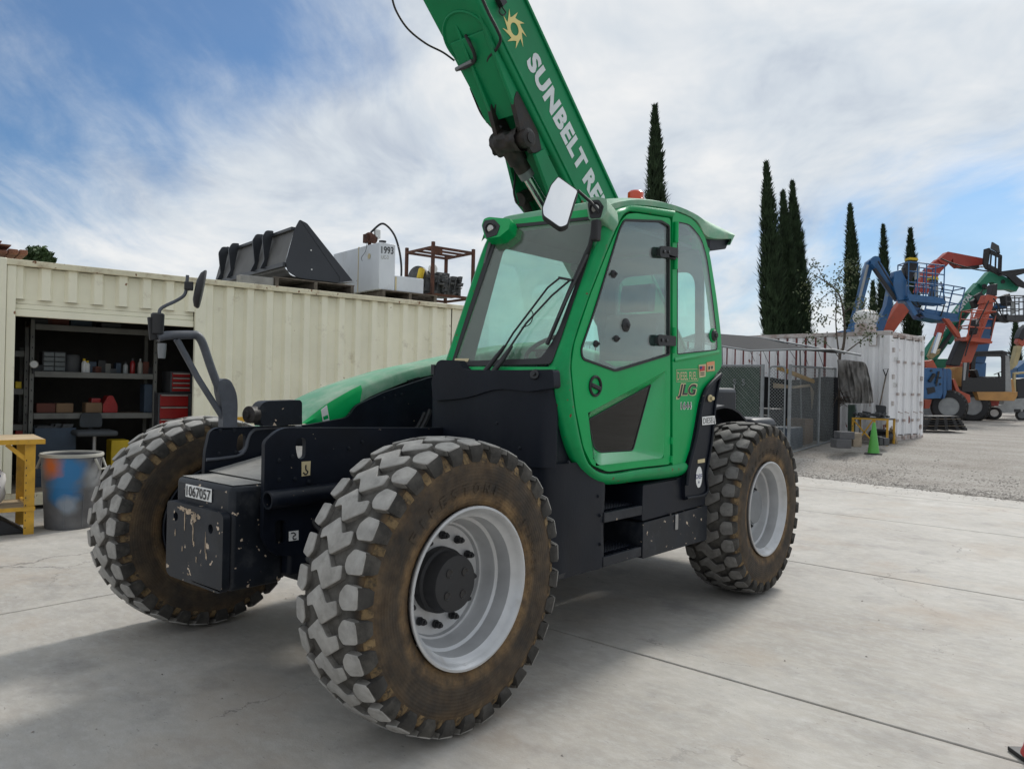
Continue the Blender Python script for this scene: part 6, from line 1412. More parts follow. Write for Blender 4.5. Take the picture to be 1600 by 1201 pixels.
eb = MB(); er = random.Random(2)
def ebx(u0, u1, w0, w1, z0, z1): cbox(eb, uA+u0, uA+u1, ew+w0, ew+w1, ROOF+0.2+z0, ROOF+0.2+z1)
ebx(0.06, 0.62, 0.22, 0.62, 0.0, 0.34); ebx(0.10, 0.55, 0.28, 0.55, 0.34, 0.42); ebx(0.62, 0.80, 0.28, 0.58, 0.02, 0.24); ebx(0.02, 0.1, 0.2, 0.65, 0.05, 0.3)
for k in range(34):
    c_ = ct(uA+er.uniform(0.05, 0.75), ew+er.uniform(0.14, 0.26), ROOF+0.2+er.uniform(0.02, 0.36)); eb.obox(c_, CU*er.uniform(0.02, 0.06), CWI*er.uniform(0.02, 0.05), V((0, 0.01, er.uniform(0.01, 0.05))))
for k in range(5): eb.tube([ct(uA+0.08+0.12*k, ew+0.18, ROOF+0.25), ct(uA+0.12+0.12*k, ew+0.16, ROOF+0.52)], 0.018, 6)
eb.build('block', 'engine', eng, bevel=0.008)
MB().lathe([(0.20, -0.03), (0.20, 0.03), (0.16, 0.04), (0.05, 0.05), (0, 0.05)], ct(uA-0.02, ew+0.42, ROOF+0.50), tuple(-CU+CWI*-0.4), 26).build('flywheel', 'engine', eng, smooth=40)
MB().lathe([(0.05, 0), (0.055, 0.02), (0.055, 0.16), (0.04, 0.18), (0, 0.18)], ct(uA-0.10, ew+0.25, ROOF+0.46), (0.1, 0.2, 1), 16).build('oil_filter', 'box_yellow', eng, smooth=40)
MB().lathe([(0.075, 0), (0.075, 0.06), (0, 0.07)], ct(uA+0.05, ew+0.1, ROOF+0.62), tuple(-CWI), 18).build('air_filter', 'plastic_white', eng, smooth=40)
# reddish timbers stacked at the left end of the roof
tr_ = random.Random(4); k = 0
labs = ['upper', 'lower left', 'lower middle', 'lower right', 'middle']
for (px0, px1, py0, py1, lab) in ((-30, 18, 377, 384, 'topmost of the red brown timbers on the container roof'), (-30, 12, 386, 396, 'leftmost timber in the bottom row on the container roof'), (14, 30, 387, 396, 'middle timber of the bottom row with a rounded end'), (32, 45, 388, 397, 'rightmost red brown timber on the container roof'), (-30, 5, 370, 376, 'greyish timber lying on top of the red timbers')):
    u0, zt_ = cu_of(px0, py0, 0.25); u1, zb_ = cu_of(px1, py1, 0.25)
    single(cbox(MB(), u0, u1, 0.25+0.03*k, 0.95, max(zb_, ROOF-0.01), zt_), 'timber', 'timber_red', ct(u0/2+u1/2, 0.6, zb_), lab, 'timber', 'timbers stacked on the container roof', bevel=0.012); k += 1
# ================================================================== TREES
mat('cypress', (0.026, 0.043, 0.021), 0.85, var=0.4, vs=3, spec=0.15); mat('bark', (0.09, 0.07, 0.055), 0.9, var=0.2)
mat('leaf_olive', (0.075, 0.095, 0.035), 0.7, var=0.4, vs=4); mat('leaf_green', (0.045, 0.085, 0.022), 0.7, var=0.4, vs=2)
def cypress(px, py_top, width_px, dep, lean, label, seed, n=5200):
    base = at(px, 612, dep); top = at(px+lean, py_top, dep); gz = ground_z(base.x, base.y); base = V((base.x, base.y, gz)); H_ = top.z-gz
    R_ = width_px*dep/FPX/2; t_ = thing('cypress_tree', base, label, 'tree', 'tall cypress trees behind the yard'); r_ = random.Random(seed)
    ax = V((top.x-base.x, top.y-base.y, H_))
    MB().tube([base, base+ax*0.45, base+ax*0.97], [R_*0.28, R_*0.16, 0.02], 8).build('trunk', 'bark', t_, smooth=60)
    mb = MB()
    def prof(t):
        if t < 0.12: return 0.80+0.2*t/0.12
        if t < 0.5: return 1.0
        return max(0.03, (1-((t-0.5)/0.5)**1.55))
    for i in range(n):
        t = r_.random()**0.92*0.985+0.01; a = r_.random()*2*PI
        lobe = 1+0.34*noise.noise(V((math.cos(a)*1.6, math.sin(a)*1.6, t*9+seed)))+0.24*noise.noise(V((math.cos(a)*4, math.sin(a)*4, t*26+seed)))
        r = R_*prof(t)*lobe*(0.55+0.45*r_.random()**0.35); c_ = base+ax*t
        out = V((math.cos(a), math.sin(a), 0)); p_ = c_+out*r
        L = (0.20+0.26*r_.random())*(0.55+0.45*prof(t)); d = (V((0, 0, 1))+out*(0.10+0.55*r_.random())+V((r_.gauss(0, .25), r_.gauss(0, .25), 0))).normalized()
        s_ = d.cross(out).normalized()*(0.030+0.035*r_.random()); o2 = out*0.02
        mb.add([p_-s_, p_+s_, p_+d*L, p_+d*L*0.45+o2+s_*0.2], [(0, 1, 3), (1, 2, 3), (2, 0, 3)])
    # inner dense body
    rows = []
    for i in range(22):
        t = 0.01+0.93*i/21; rows.append([base+ax*t+V((math.cos(a), math.sin(a), 0))*R_*prof(t)*0.66*(1+0.2*noise.noise(V((math.cos(a)*2, math.sin(a)*2, t*11+seed)))) for a in [2*PI*k/12 for k in range(13)]])
    mb.grid(rows); mb.build('crown', 'cypress', t_, weld=False)
cypress(1029, 166, 36, 27, -6, 'single tall cypress rising behind the cab roof', 1)
cypress(1217, 255, 33, 30, -20, 'leftmost and tallest of the three close cypresses', 2)
cypress(1243, 301, 27, 31, -20, 'middle cypress of the close group of three, bent tip', 3)
cypress(1261, 285, 27, 32, -24, 'right cypress of the close group of three', 4)
cypress(1339, 320, 24, 36, -11, 'cypress behind the left blue boom lift', 5, 4200)
cypress(1364, 440, 14, 44, 0, 'short cypress seen through the blue boom', 6, 2600)
cypress(1386, 353, 18, 38, -6, 'slim cypress between the blue booms', 7, 3600)
cypress(1429, 358, 23, 36, -7, 'cypress with a thin top behind the blue basket', 8, 4000)
cypress(1587, 500, 13, 46, 0, 'far cypress at the right edge of the yard', 9, 2600)
# bush just showing above the container roof at the left
def bush(c, R_, label, seed):
    t_ = thing('leafy_tree', c-V((0, 0, c.z-0.0)), label, 'tree'); r_ = random.Random(seed); mb = MB()
    MB().tube([V((c.x, c.y, 0)), c], [0.12, 0.04], 8).build('trunk', 'bark', t_, smooth=60)
    for i in range(1500):
        d = V((r_.gauss(0, 1), r_.gauss(0, 1), r_.gauss(0, 0.7))).normalized(); p_ = c+d*R_*(0.35+0.65*r_.random()**0.5)*(1+0.3*noise.noise(d*3)); n_ = V((r_.gauss(0, 1), r_.gauss(0, 1), r_.gauss(0, 1))).normalized(); a = n_.orthogonal().normalized()*0.09; b_ = n_.cross(a)*0.5
        mb.add([p_-a, p_+b_, p_+a, p_-b_], [(0, 1, 2, 3)])
    mb.build('crown', 'leaf_green', t_, weld=False)
bush(at(60, 407, 22), 0.40, 'green tree top peeping over the left end of the container', 3)

# ================================================================== WHITE CONTAINER BEHIND THE YARD
mat('cont_white', (0.80, 0.80, 0.81), 0.6, var=0.05, vs=1.2, dirt=((0.52, 0.48, 0.46), 0.55, 0.9, 3), chips=((0.22, 0.07, 0.05), 0.70, 6), stretch=(1, 1, 0.4))
mat('cont_red', (0.16, 0.035, 0.032), 0.7, var=0.2, vs=3, dirt=((0.35, 0.30, 0.30), 0.55, 0.8, 3))
mat('cont_rail', (0.50, 0.46, 0.44), 0.7, var=0.12, vs=3, dirt=((0.22, 0.11, 0.07), 0.46, 0.72, 4))
K0 = V((-1.85, 18.92, 0.36)); KL = V((-0.9938, 0.1110, 0)).normalized(); KW = V((0.1110, 0.9938, 0)).normalized(); KH = 2.896; KLEN = 12.19
def kt(l, w, z): return K0+KL*l+KW*w+V((0, 0, z))
def kbox(l0, l1, w0, w1, z0, z1): return MB().hexa([kt(l0, w0, z0), kt(l1, w0, z0), kt(l1, w1, z0), kt(l0, w1, z0), kt(l0, w0, z1), kt(l1, w0, z1), kt(l1, w1, z1), kt(l0, w1, z1)])
def onk(px, py, w=0.0): return pl(px, py, K0+KW*w, KW)
def onke(px, py, l=0.0): return pl(px, py, K0+KL*l, KL)
wc = thing('shipping_container', kt(KLEN/2, 1.22, 0), 'long white and rust red shipping container with closed end doors', 'container')
Q_ = lambda mb, n, m_, **k: mb.build(n, m_, wc, **k)
prof = [];
k = 0.16; sheet = MB(); redm = MB()
while k < KLEN-0.3:
    seq = [(k, 0.06), (k+0.07, 0.06), (k+0.112, 0.026), (k+0.182, 0.026), (k+0.224, 0.06)] if True else []
    sheet.grid([[kt(a, b_, 0.16) for a, b_ in ((k, 0.026), (k+0.110, 0.026), (k+0.152, 0.06), (k+0.238, 0.06), (k+0.280, 0.026))], [kt(a, b_, KH-0.11) for a, b_ in ((k, 0.026), (k+0.110, 0.026), (k+0.152, 0.06), (k+0.238, 0.06), (k+0.280, 0.026))]], KW*0.004)
    if k > 1.35: wa = 0.030+0.052*random.Random(int(k*50)).random(); redm.grid([[kt(k+0.154, 0.057, 0.17), kt(k+0.154+wa, 0.057, 0.17)], [kt(k+0.154, 0.057, KH-0.12), kt(k+0.154+wa, 0.057, KH-0.12)]], KW*0.002)
    k += 0.280
Q_(sheet, 'wall_sheet', 'cont_white'); tag(Q_(redm, 'red_flutes', 'cont_red', weld=False), None, kind='stuff')
Q_(kbox(0, KLEN, 0, 0.06, KH-0.108, KH), 'top_rail', 'cont_rail', bevel=0.008); Q_(kbox(0.02, KLEN, 0, 0.06, 0.0, 0.155), 'bottom_rail', 'cont_rail', bevel=0.008)
for l, w in ((-0.006, -0.004), (KLEN-0.17, -0.004), (-0.006, 2.27), (KLEN-0.17, 2.27)): Q_(kbox(l, l+0.17, w, w+0.17, 0.0, KH+0.005), 'corner_post', 'cont_white' if l < 1 else 'cont_red', bevel=0.01)
for z in (0.004, KH-0.115):
    for w in (-0.010, 2.29):
        Q_(kbox(-0.016, 0.165, w, w+0.16, z, z+0.118), 'corner_casting', 'cont_rail', bevel=0.012)
for w in (0.045, 2.345): Q_(MB().lathe([(0.035, 0), (0.035, 0.003), (0, 0.003)], kt(-0.016, w+0.02, KH-0.055), tuple(-KL), 14), 'casting_hole', 'ink')
Q_(kbox(0.05, KLEN-0.05, 2.39, 2.43, 0.02, KH-0.02), 'rear_wall', 'cont_white'); Q_(kbox(0.02, KLEN-0.02, 0.06, 2.40, KH-0.04, KH-0.02), 'roof_sheet', 'cont_rail'); Q_(kbox(KLEN-0.06, KLEN, 0.17, 2.27, 0.02, KH-0.03), 'end_wall', 'cont_red')
Q_(kbox(-0.002, 0.05, 0.17, 2.27, KH-0.16, KH-0.04), 'door_header', 'cont_rail', bevel=0.006); Q_(kbox(-0.002, 0.05, 0.17, 2.27, 0.01, 0.15), 'door_sill', 'cont_rail', bevel=0.006)
for d0, d1 in ((0.18, 1.215), (1.225, 2.26)):
    seq = [(d0, 0.03), (d0+0.06, 0.03), (d0+0.10, 0.055), (d0+0.26, 0.055), (d0+0.30, 0.03), (d0+0.46, 0.03), (d0+0.50, 0.055), (d0+0.66, 0.055), (d0+0.70, 0.03), (d0+0.86, 0.03), (d0+0.90, 0.055), (d0+0.96, 0.055), (d1-0.02, 0.03), (d1, 0.03)]
    dr = Q_(MB().grid([[kt(b_-0.02, a, 0.17) for a, b_ in seq], [kt(b_-0.02, a, KH-0.18) for a, b_ in seq]], KL*0.01), 'door_leaf', 'cont_white')
    for a in (d0+0.33, d0+0.78):
        MB().tube([kt(-0.03, a, 0.08), kt(-0.03, a, KH-0.08)], 0.019, 10).build('lock_rod', 'cont_white', dr, smooth=50)
        for z in (0.10, 0.55, 1.25, 2.1, KH-0.12): MB().obox(kt(-0.035, a, z), KL*0.022, KW*0.05, (0, 0, 0.035)).build('rod_guide', 'cont_rail', dr, bevel=0.006)
        MB().beam(kt(-0.055, a, 0.78), kt(-0.055, a+0.28, 0.74), 0.03, 0.02).build('lock_handle', 'cont_rail', dr)
    hw = d0+0.03 if d0 < 1 else d1-0.03
    for z in (0.35, 1.0, 1.7, 2.4): MB().obox(kt(-0.02, hw, z), KL*0.02, KW*0.05, (0, 0, 0.06)).build('door_hinge', 'cont_rail', dr, bevel=0.005)
text_on('7243', kt(-0.012, 0.25, 1.42), kt(-0.012, 0.60, 1.42), kt(-0.012, 0.25, 1.54), 'door_number', 'rack_grey', wc); text_on('YSU', kt(-0.012, 0.25, 2.12), kt(-0.012, 0.50, 2.12), kt(-0.012, 0.25, 2.22), 'door_code', 'rack_grey', wc)
Q_(MB().obox(onk(1364, 530, -0.005), KL*0.10, KW*0.004, (0, 0, 0.17)), 'vent_frame', 'cont_rail'); Q_(MB().obox(onk(1364, 530, -0.010), KL*0.085, KW*0.003, (0, 0, 0.155)), 'vent_cover', 'cont_white')
# turbine ventilator on its roof
vb = onk(1352, 517, 0.5); vb = V((vb.x, vb.y, K0.z+KH))
tv = thing('roof_ventilator', vb, 'pale ribbed turbine ventilator on the roof of the white container', 'ventilator')
MB().lathe([(0.27, 0), (0.27, 0.22), (0.24, 0.25)], vb, (0, 0, 1), 22).build('collar', 'cont_rail', tv, smooth=40)
for k in range(18):
    a = 2*PI*k/18; pts = []
    for t in [j/6 for j in range(7)]:
        ph = -0.9+2.3*t; r = 0.33*math.cos(ph*0.75); aa = a+0.35*t; pts.append((vb+V((r*math.cos(aa), r*math.sin(aa), 0.42+0.20*math.sin(ph*0.9))), vb+V((r*0.93*math.cos(aa+0.28), r*0.93*math.sin(aa+0.28), 0.42+0.20*math.sin(ph*0.9)))))
    MB().grid([[p_[0], p_[1]] for p_ in pts]).build('vane', 'plastic_white', tv, smooth=60)
MB().lathe([(0.12, 0.60), (0.10, 0.635), (0, 0.65)], vb, (0, 0, 1), 18).build('cap', 'cont_rail', tv, smooth=50)

# ================================================================== WIRE CAGE WITH SHADE ROOF
mat('galv', (0.22, 0.235, 0.245), 0.5, metal=0.3, var=0.12, vs=6); mat('mesh_wire', (0.30, 0.32, 0.32), 0.5, metal=0.3, var=0.1)
mat('green_sheet', (0.040, 0.070, 0.052), 0.7, var=0.15, vs=3); mat('shade_cloth', (0.014, 0.015, 0.018), 0.95, var=0.25, vs=3, bump=0.1, bs=60)
mat('tarp', (0.20, 0.19, 0.18), 0.75, var=0.3, vs=3, dirt=((0.30, 0.29, 0.27), 0.5, 0.85, 4), bump=0.3, bs=8)
FX, FY = -2.95, 15.0; fz = ground_z(FX, FY)
cage = thing('wire_cage', V((FX-1.5, FY, fz)), 'chain-link wire cage with gate standing beside the white container', 'cage')
def fence_wires(p0, p1, z0, z1, mb, pitch=0.075, r=0.0035):
    p0, p1 = V(p0), V(p1); L = (p1-p0).length; d = (p1-p0)/L; Hh = z1-z0; nrm = d.cross(V((0, 0, 1)))
    t = -Hh
    while t < L:
        for s in (1, -1):
            a0, zz0 = (t, z0) if s == 1 else (t, z1); a1, zz1 = (t+Hh, z1) if s == 1 else (t+Hh, z0)
            # clip to the panel
            lo, hi = max(0, -a0/Hh if a0 < 0 else 0), min(1, (L-a0)/Hh)
            if hi <= lo: continue
            A_ = p0+d*(a0+(a1-a0)*lo)+V((0, 0, zz0+(zz1-zz0)*lo)); B_ = p0+d*(a0+(a1-a0)*hi)+V((0, 0, zz0+(zz1-zz0)*hi))
            A_.z = zz0+(zz1-zz0)*lo; B_.z = zz0+(zz1-zz0)*hi
            mb.tube([A_+nrm*0.004*s, B_+nrm*0.004*s], r, 3, caps=False)
        t += pitch
    return mb
topz = ony(1228, 571, FY).z; X = lambda px: ony(px, 640, FY).x
xs_ = [X(1106), X(1189), X(1195), X(1222), X(1229)]
def fpost(p, r, z1, name='post'): return MB().tube([V((p[0], p[1], ground_z(*p)-0.05)), V((p[0], p[1], z1))], r, 12).build(name, 'galv', cage, smooth=50)
for x, r in ((xs_[1]+0.02, 0.045), (FX, 0.04), (X(1130)-1.2, 0.04)): fpost((x, FY), r, topz+0.03)
yb = onx(1305, 600, FX).y; yb = min(max(yb, 17.0), 18.6)
for y in (15.0+(yb-15)*0.62, yb): fpost((FX, y), 0.03, topz-0.02+(0.05))
MB().tube([(xs_[0]-1.0, FY, topz), (xs_[1], FY, topz)], 0.024, 10).build('top_rail', 'galv', cage, smooth=50)
MB().tube([(FX, FY, topz-0.01), (FX, yb, topz+0.03)], 0.024, 10).build('top_rail', 'galv', cage, smooth=50)
MB().tube([(FX, FY, fz+0.06), (FX, yb, ground_z(FX, yb)+0.06)], 0.02, 10).build('bottom_rail', 'galv', cage, smooth=50)
# gate leaf
g0, g1 = xs_[2]+0.10, FX-0.10
MB().tube(rnd([(g0, FY-0.02, fz+0.1), (g1, FY-0.02, fz+0.1), (g1, FY-0.02, topz-0.02), (g0, FY-0.02, topz-0.02)], 0.1, 4)+[V(rnd([(g0, FY-0.02, fz+0.1), (g1, FY-0.02, fz+0.1), (g1, FY-0.02, topz-0.02), (g0, FY-0.02, topz-0.02)], 0.1, 4)[0])], 0.02, 8).build('gate_frame', 'galv', cage, smooth=50)
tag(fence_wires((g0, FY-0.02, 0), (g1, FY-0.02, 0), fz+0.1, topz-0.03, MB()).build('gate_mesh', 'mesh_wire', cage, weld=False), None, kind='stuff')
tag(fence_wires((FX, FY, 0), (FX, yb, 0), fz+0.07, topz, MB()).build('side_mesh', 'mesh_wire', cage, weld=False), None, kind='stuff')
tag(fence_wires((xs_[0]-1.0, FY-0.03, 0), (xs_[1], FY-0.03, 0), fz+0.05, topz, MB()).build('front_mesh', 'mesh_wire', cage, weld=False), None, kind='stuff')
MB().box(xs_[0]-1.0, xs_[1]-0.05, FY, FY+0.015, fz+0.04, topz-0.03).build('green_sheet', 'green_sheet', cage)
MB().box(FX-3.5, FX+0.08, FY-0.06, yb, fz-0.30, fz+0.02).build('concrete_kerb', 'concrete', cage)
for px, py in ((1147.5, 596), (1161.5, 596)):
    c_ = ony(px, py, FY-0.04); MB().tube(smoothline([c_+V((0.03, 0, 0.03)), c_+V((0, 0, 0.06)), c_+V((-0.03, 0, 0.03)), c_+V((0, 0, -0.01)), c_+V((0.03, 0, -0.05)), c_+V((0, 0, -0.09)), c_+V((-0.035, 0, -0.06))], 4), 0.012, 6).build('hook', 'galv', cage, smooth=60)
ch_ = thing('chain_hoist', ony(1147, 628, FY-0.08), 'small rusty chain with padlock hanging on the green sheet', 'chain')
c_ = ony(1147, 602, FY-0.05)
for k in range(9): MB().tube([c_+V((0.012*(k % 2), 0, -0.055*k)), c_+V((0.012*((k+1) % 2), 0, -0.055*(k+1)))], 0.016, 6).build('link', 'rust' if k > 4 else 'steel', ch_)
MB().obox(ony(1144, 613, FY-0.06), (0.035, 0, 0), (0, 0.02, 0), (0, 0, 0.05)).build('padlock', 'steel', ch_, bevel=0.01)
# things inside the cage, in its shade
mat('canvas_tan', (0.30, 0.24, 0.16), 0.9, var=0.15)
single(MB().box(FX-1.9, FX-0.9, 16.2, 17.0, fz+0.02, fz+1.05), 'steel_drum_cabinet', 'dark_grey', (FX-1.4, 16.6, fz+0.02), 'dark cabinet standing inside the wire cage', 'cabinet', bevel=0.03)
single(MB().box(FX-0.85, FX-0.35, 17.0, 17.6, fz+0.02, fz+0.8), 'cardboard_carton', 'card', (FX-0.6, 17.3, fz+0.02), 'brown carton inside the wire cage near the back', 'carton', bevel=0.02)
tp_ = [onx(1210, 578, FX-0.3), onx(1240, 580, FX-0.3), onx(1290, 600, FX-0.3), onx(1292, 606, FX-0.3), onx(1240, 586, FX-0.3)]
single(MB().beam(onx(1215, 574, FX-0.6), onx(1292, 604, FX-0.5), 0.05, 0.10), 'yellow_beam', 'yellow_steel', onx(1250, 590, FX-0.6), 'yellow beam slanting behind the mesh of the cage', 'beam')
sh = MB().grid([[onx(1208, 598, FX-0.5), onx(1240, 603, FX-0.45), onx(1265, 600, FX-0.5), onx(1272, 612, FX-0.5)], [onx(1208, 606, FX-0.5), onx(1240, 607, FX-0.42), onx(1266, 604, FX-0.5), onx(1268, 640, FX-0.5)]], (0.01, 0.005, 0))
single(sh, 'hanging_sheet', 'canvas_tan', onx(1240, 607, FX-0.5), 'tan sheet draped inside the cage behind the mesh', 'sheet')
single(MB().grid([[V((FX-4.4+0.3*i, yb-0.1+0.06*math.sin(i*1.7), fz+0.1)) for i in range(16)], [V((FX-4.4+0.3*i, yb-0.1+0.05*math.sin(i*1.3), fz+1.0)) for i in range(16)], [V((FX-4.4+0.3*i, yb-0.1+0.03*math.sin(i*2.1), fz+1.85+0.05*math.sin(i))) for i in range(16)]], (0, 0.01, 0)), 'dark_curtain', 'shade_cloth', (FX-2, yb-0.1, fz+0.1), 'dark cloth hung along the back of the wire cage', 'curtain', smooth=60)
single(MB().box(FX-0.75, FX-0.25, 15.5, 16.6, fz+0.02, fz+0.62), 'plastic_tote', 'bin_blue', (FX-0.5, 16, fz+0.02), 'dark blue tote just behind the side mesh of the cage', 'tote', bevel=0.03)
single(MB().lathe([(0.29, 0), (0.3, 0.02), (0.3, 0.86), (0.28, 0.88), (0, 0.87)], (FX-1.0, 15.6, fz+0.02), (0, 0, 1), 24), 'steel_drum', 'dark_grey', (FX-1.0, 15.6, fz+0.02), 'dark steel drum behind the cage gate', 'drum', smooth=40)
# shade roof: cloth on pipes
can_ = thing('shade_canopy', V((FX-2, 16, fz)), 'dark shade cloth canopy on thin pipes over the wire cage', 'canopy')
cl_f = [ony(*q, 15.2) for q in ((1060, 530), (1128, 540), (1172, 548), (1240, 546), (1300, 546))]; cl_b = [ony(*q, 17.6) for q in ((1090, 520), (1140, 523), (1185, 527), (1250, 541), (1318, 551))]
cl_m = [ony(*q, 16.3) for q in ((1075, 524), (1132, 530), (1178, 535), (1245, 543), (1310, 549))]
MB().grid([smoothline(cl_f, 4), [p_-V((0, 0, 0.04+0.03*noise.noise(p_*3))) for p_ in smoothline(cl_m, 4)], smoothline(cl_b, 4)], (0, 0, -0.012)).build('cloth', 'shade_cloth', can_, smooth=60)
MB().tube([cl_f[0], cl_f[2], cl_f[3], cl_f[4], ony(1345, 555, 15.9)], 0.022, 8).build('front_pipe', 'galv', can_, smooth=50)
MB().tube([cl_b[0], cl_b[2], cl_b[4]], 0.022, 8).build('rear_pipe', 'galv', can_, smooth=50)
MB().tube([cl_f[0], cl_b[0]], 0.02, 8).build('side_pipe', 'galv', can_, smooth=50); MB().tube([cl_f[4], cl_b[4]], 0.02, 8).build('side_pipe', 'galv', can_, smooth=50)
for p_ in (cl_b[3], cl_f[1]): MB().tube([p_, V((p_.x+0.10, p_.y, ground_z(p_.x, p_.y)))], 0.020, 8).build('pole', 'galv', can_, smooth=50)
for k in range(6):
    p_ = cl_f[2].lerp(cl_f[4], k/6); MB().tube([p_, p_+V((0.10+0.05*(k % 2), 0.05, -0.25-0.1*(k % 3)))], 0.006, 5).build('tie_cord', 'shade_cloth', can_)
# wrinkled tarpaulin on the end of the fence
tq = [[(1308, 562), (1322, 562), (1337, 564), (1350, 566), (1356, 576)], [(1309, 585), (1324, 584), (1338, 586), (1352, 588), (1360, 596)], [(1310, 605), (1326, 606), (1341, 606), (1354, 607), (1363, 612)], [(1322, 629), (1332, 630), (1342, 630), (1355, 630), (1365, 629)]]
r2 = random.Random(6); rows = []
TY = onk(1335, 600, -0.75)
base_rows = [[onk(*q, -0.75) for q in row] for row in tq]
cols = [smoothline([base_rows[i][j] for i in range(4)], 6) for j in range(5)]
rows = [smoothline([cols[j][i] for j in range(5)], 7) for i in range(len(cols[0]))]
rows = [[p_+V((0.02, -0.10, 0))*(noise.noise(V((j*0.55, i*0.16, 2)))*1.3+noise.noise(V((j*1.3, i*0.3, 5)))*0.6) for j, p_ in enumerate(r)] for i, r in enumerate(rows)]
single(MB().grid(rows, (0, 0.02, 0)), 'tarpaulin', 'tarp', onk(1335, 630, -0.75), 'wrinkled dark grey tarpaulin hanging against the white container', 'tarpaulin', smooth=60)
# dry weeds tangled on the fence end
r_ = random.Random(12); wm = MB(); c_ = onk(1305, 623, -0.9)
for k in range(170):
    a = V((r_.gauss(0, 1), r_.gauss(0, 0.6), r_.gauss(0, 0.55))); b_ = a*0.2+V((r_.gauss(0, .6), r_.gauss(0, .4), r_.gauss(0, .5))); wm.tube([c_+b_*0.14, c_+a*0.2], [0.008, 0.004], 3, caps=False)
tag(wm.build('dry_weeds', 'bark', weld=False), 'tangle of dry weeds caught at the end of the wire cage', kind='stuff')
# yellow table with scrap, cone, blocks, shovel
tz_ = lambda p_: ground_z(p_.x, p_.y)
T0, T1 = onk(1331, 652, -1.1), onk(1384, 654, -0.45)
tl = thing('steel_table', V(((T0.x+T1.x)/2, (T0.y+T1.y)/2, tz_(T0))), 'small yellow angle-iron table covered with scrap by the white container', 'table')
ztab = T0.z; tx0, tx1, ty0, ty1 = T0.x, onk(1386, 652, -1.1).x, T0.y, T0.y+0.6
for x in (tx0, tx1-0.04, tx0+(tx1-tx0)*0.6):
    for y in (ty0, ty1): 
        if abs(x-(tx0+(tx1-tx0)*0.6)) < 0.01 and y == ty1: continue
        MB().box(x, x+0.045, y, y+0.045, tz_(V((x, y, 0)))-0.02, ztab-0.02).build('leg', 'yellow_steel', tl)
for y in (ty0, ty1): MB().box(tx0, tx1+0.005, y-0.004, y+0.05, ztab-0.04, ztab).build('rail', 'yellow_steel', tl)
MB().box(tx0+0.02, tx1, ty0+0.05, ty1, ztab-0.015, ztab+0.006).build('top', 'dark_grey', tl)
xm = tx0+(tx1-tx0)*0.6; zg = tz_(V((xm, ty0, 0)))
MB().beam((xm, ty0-0.01, ztab-0.04), (tx0+0.30*(tx1-tx0), ty0-0.01, zg+0.35*(ztab-zg)), 0.03, 0.03).build('brace', 'yellow_steel', tl); MB().beam((tx0+0.03, ty0-0.01, ztab-0.05), (xm, ty0-0.01, zg+0.1), 0.03, 0.03).build('brace', 'yellow_steel', tl)
r_ = random.Random(31); sc_ = MB()
for k in range(34):
    c_ = V((r_.uniform(tx0+0.05, tx1-0.05), r_.uniform(ty0+0.1, ty1), ztab+0.03+0.10*r_.random())); a = r_.random()*3; L = r_.uniform(0.05, 0.25)
    sc_.obox(c_, V((math.cos(a), math.sin(a), 0.2*r_.gauss(0, 1)))*L*0.5, V((-math.sin(a), math.cos(a), 0))*0.03, (0, 0, 0.02))
tag(sc_.build('scrap_pile', 'dark_grey'), 'heap of dark metal scrap on the yellow table', kind='stuff')
cb_ = onz(1365, 697, 0.25); cb_.z = tz_(cb_)+0.01; cb_ = at(1365, 697, 17.6); cb_.z = tz_(cb_)+0.008
mat('cone_green', (0.085, 0.36, 0.06), 0.55, var=0.06); hc = 0.72
cn = thing('traffic_cone', cb_, 'bright lime green traffic cone on the gravel by the yellow table', 'traffic cone')
MB().lathe([(0.135, 0.02), (0.125, 0.05), (0.032, hc-0.01), (0.026, hc), (0, hc)], cb_, (0, 0, 1), 24).build('body', 'cone_green', cn, smooth=40)
MB().obox(cb_+V((0, 0, 0.012)), V((0.18, 0.04, 0)), V((-0.04, 0.18, 0)), (0, 0, 0.012)).build('base', 'black_soft', cn, bevel=0.004)
mat('block_grey', (0.11, 0.11, 0.115), 0.9, var=0.2)
def block(px0, px1, py0, py1, off, material, name, label, cat, grp=None):
    dep_ = off; a, b_ = at(px0, py1, dep_), at(px1, py1, dep_); t_ = at((px0+px1)/2, py0, dep_); zb = a.z
    d_ = (b_-a); d_.z = 0; f_ = V((-d_.y, d_.x, 0)).normalized()*0.35
    return single(MB().hexa([a, a+d_, a+d_+f_, a+f_, a+V((0, 0, t_.z-zb)), a+d_+V((0, 0, t_.z-zb)), a+d_+f_+V((0, 0, t_.z-zb)), a+f_+V((0, 0, t_.z-zb))]), name, material, (a+b_)/2, label, cat, grp, bevel=0.02)
block(1307, 1331, 686, 700, 17.3, 'block_grey', 'concrete_block', 'lower dark block beside the wire cage corner', 'block', 'dark blocks beside the cage'); block(1312, 1336, 674.5, 686, 17.35, 'block_grey', 'concrete_block', 'upper dark block stacked beside the wire cage corner', 'block', 'dark blocks beside the cage')
block(1333, 1347, 676, 698, 17.6, 'plywood', 'wooden_box', 'pale broken box between the dark blocks and the cone', 'box'); block(1374, 1380, 682, 696, 17.9, 'dark_grey', 'paint_can', 'dark can on the gravel right of the green cone', 'can'); block(1381, 1390, 684, 696, 18.0, 'block_grey', 'stone_block', 'grey stone near the container corner', 'stone')
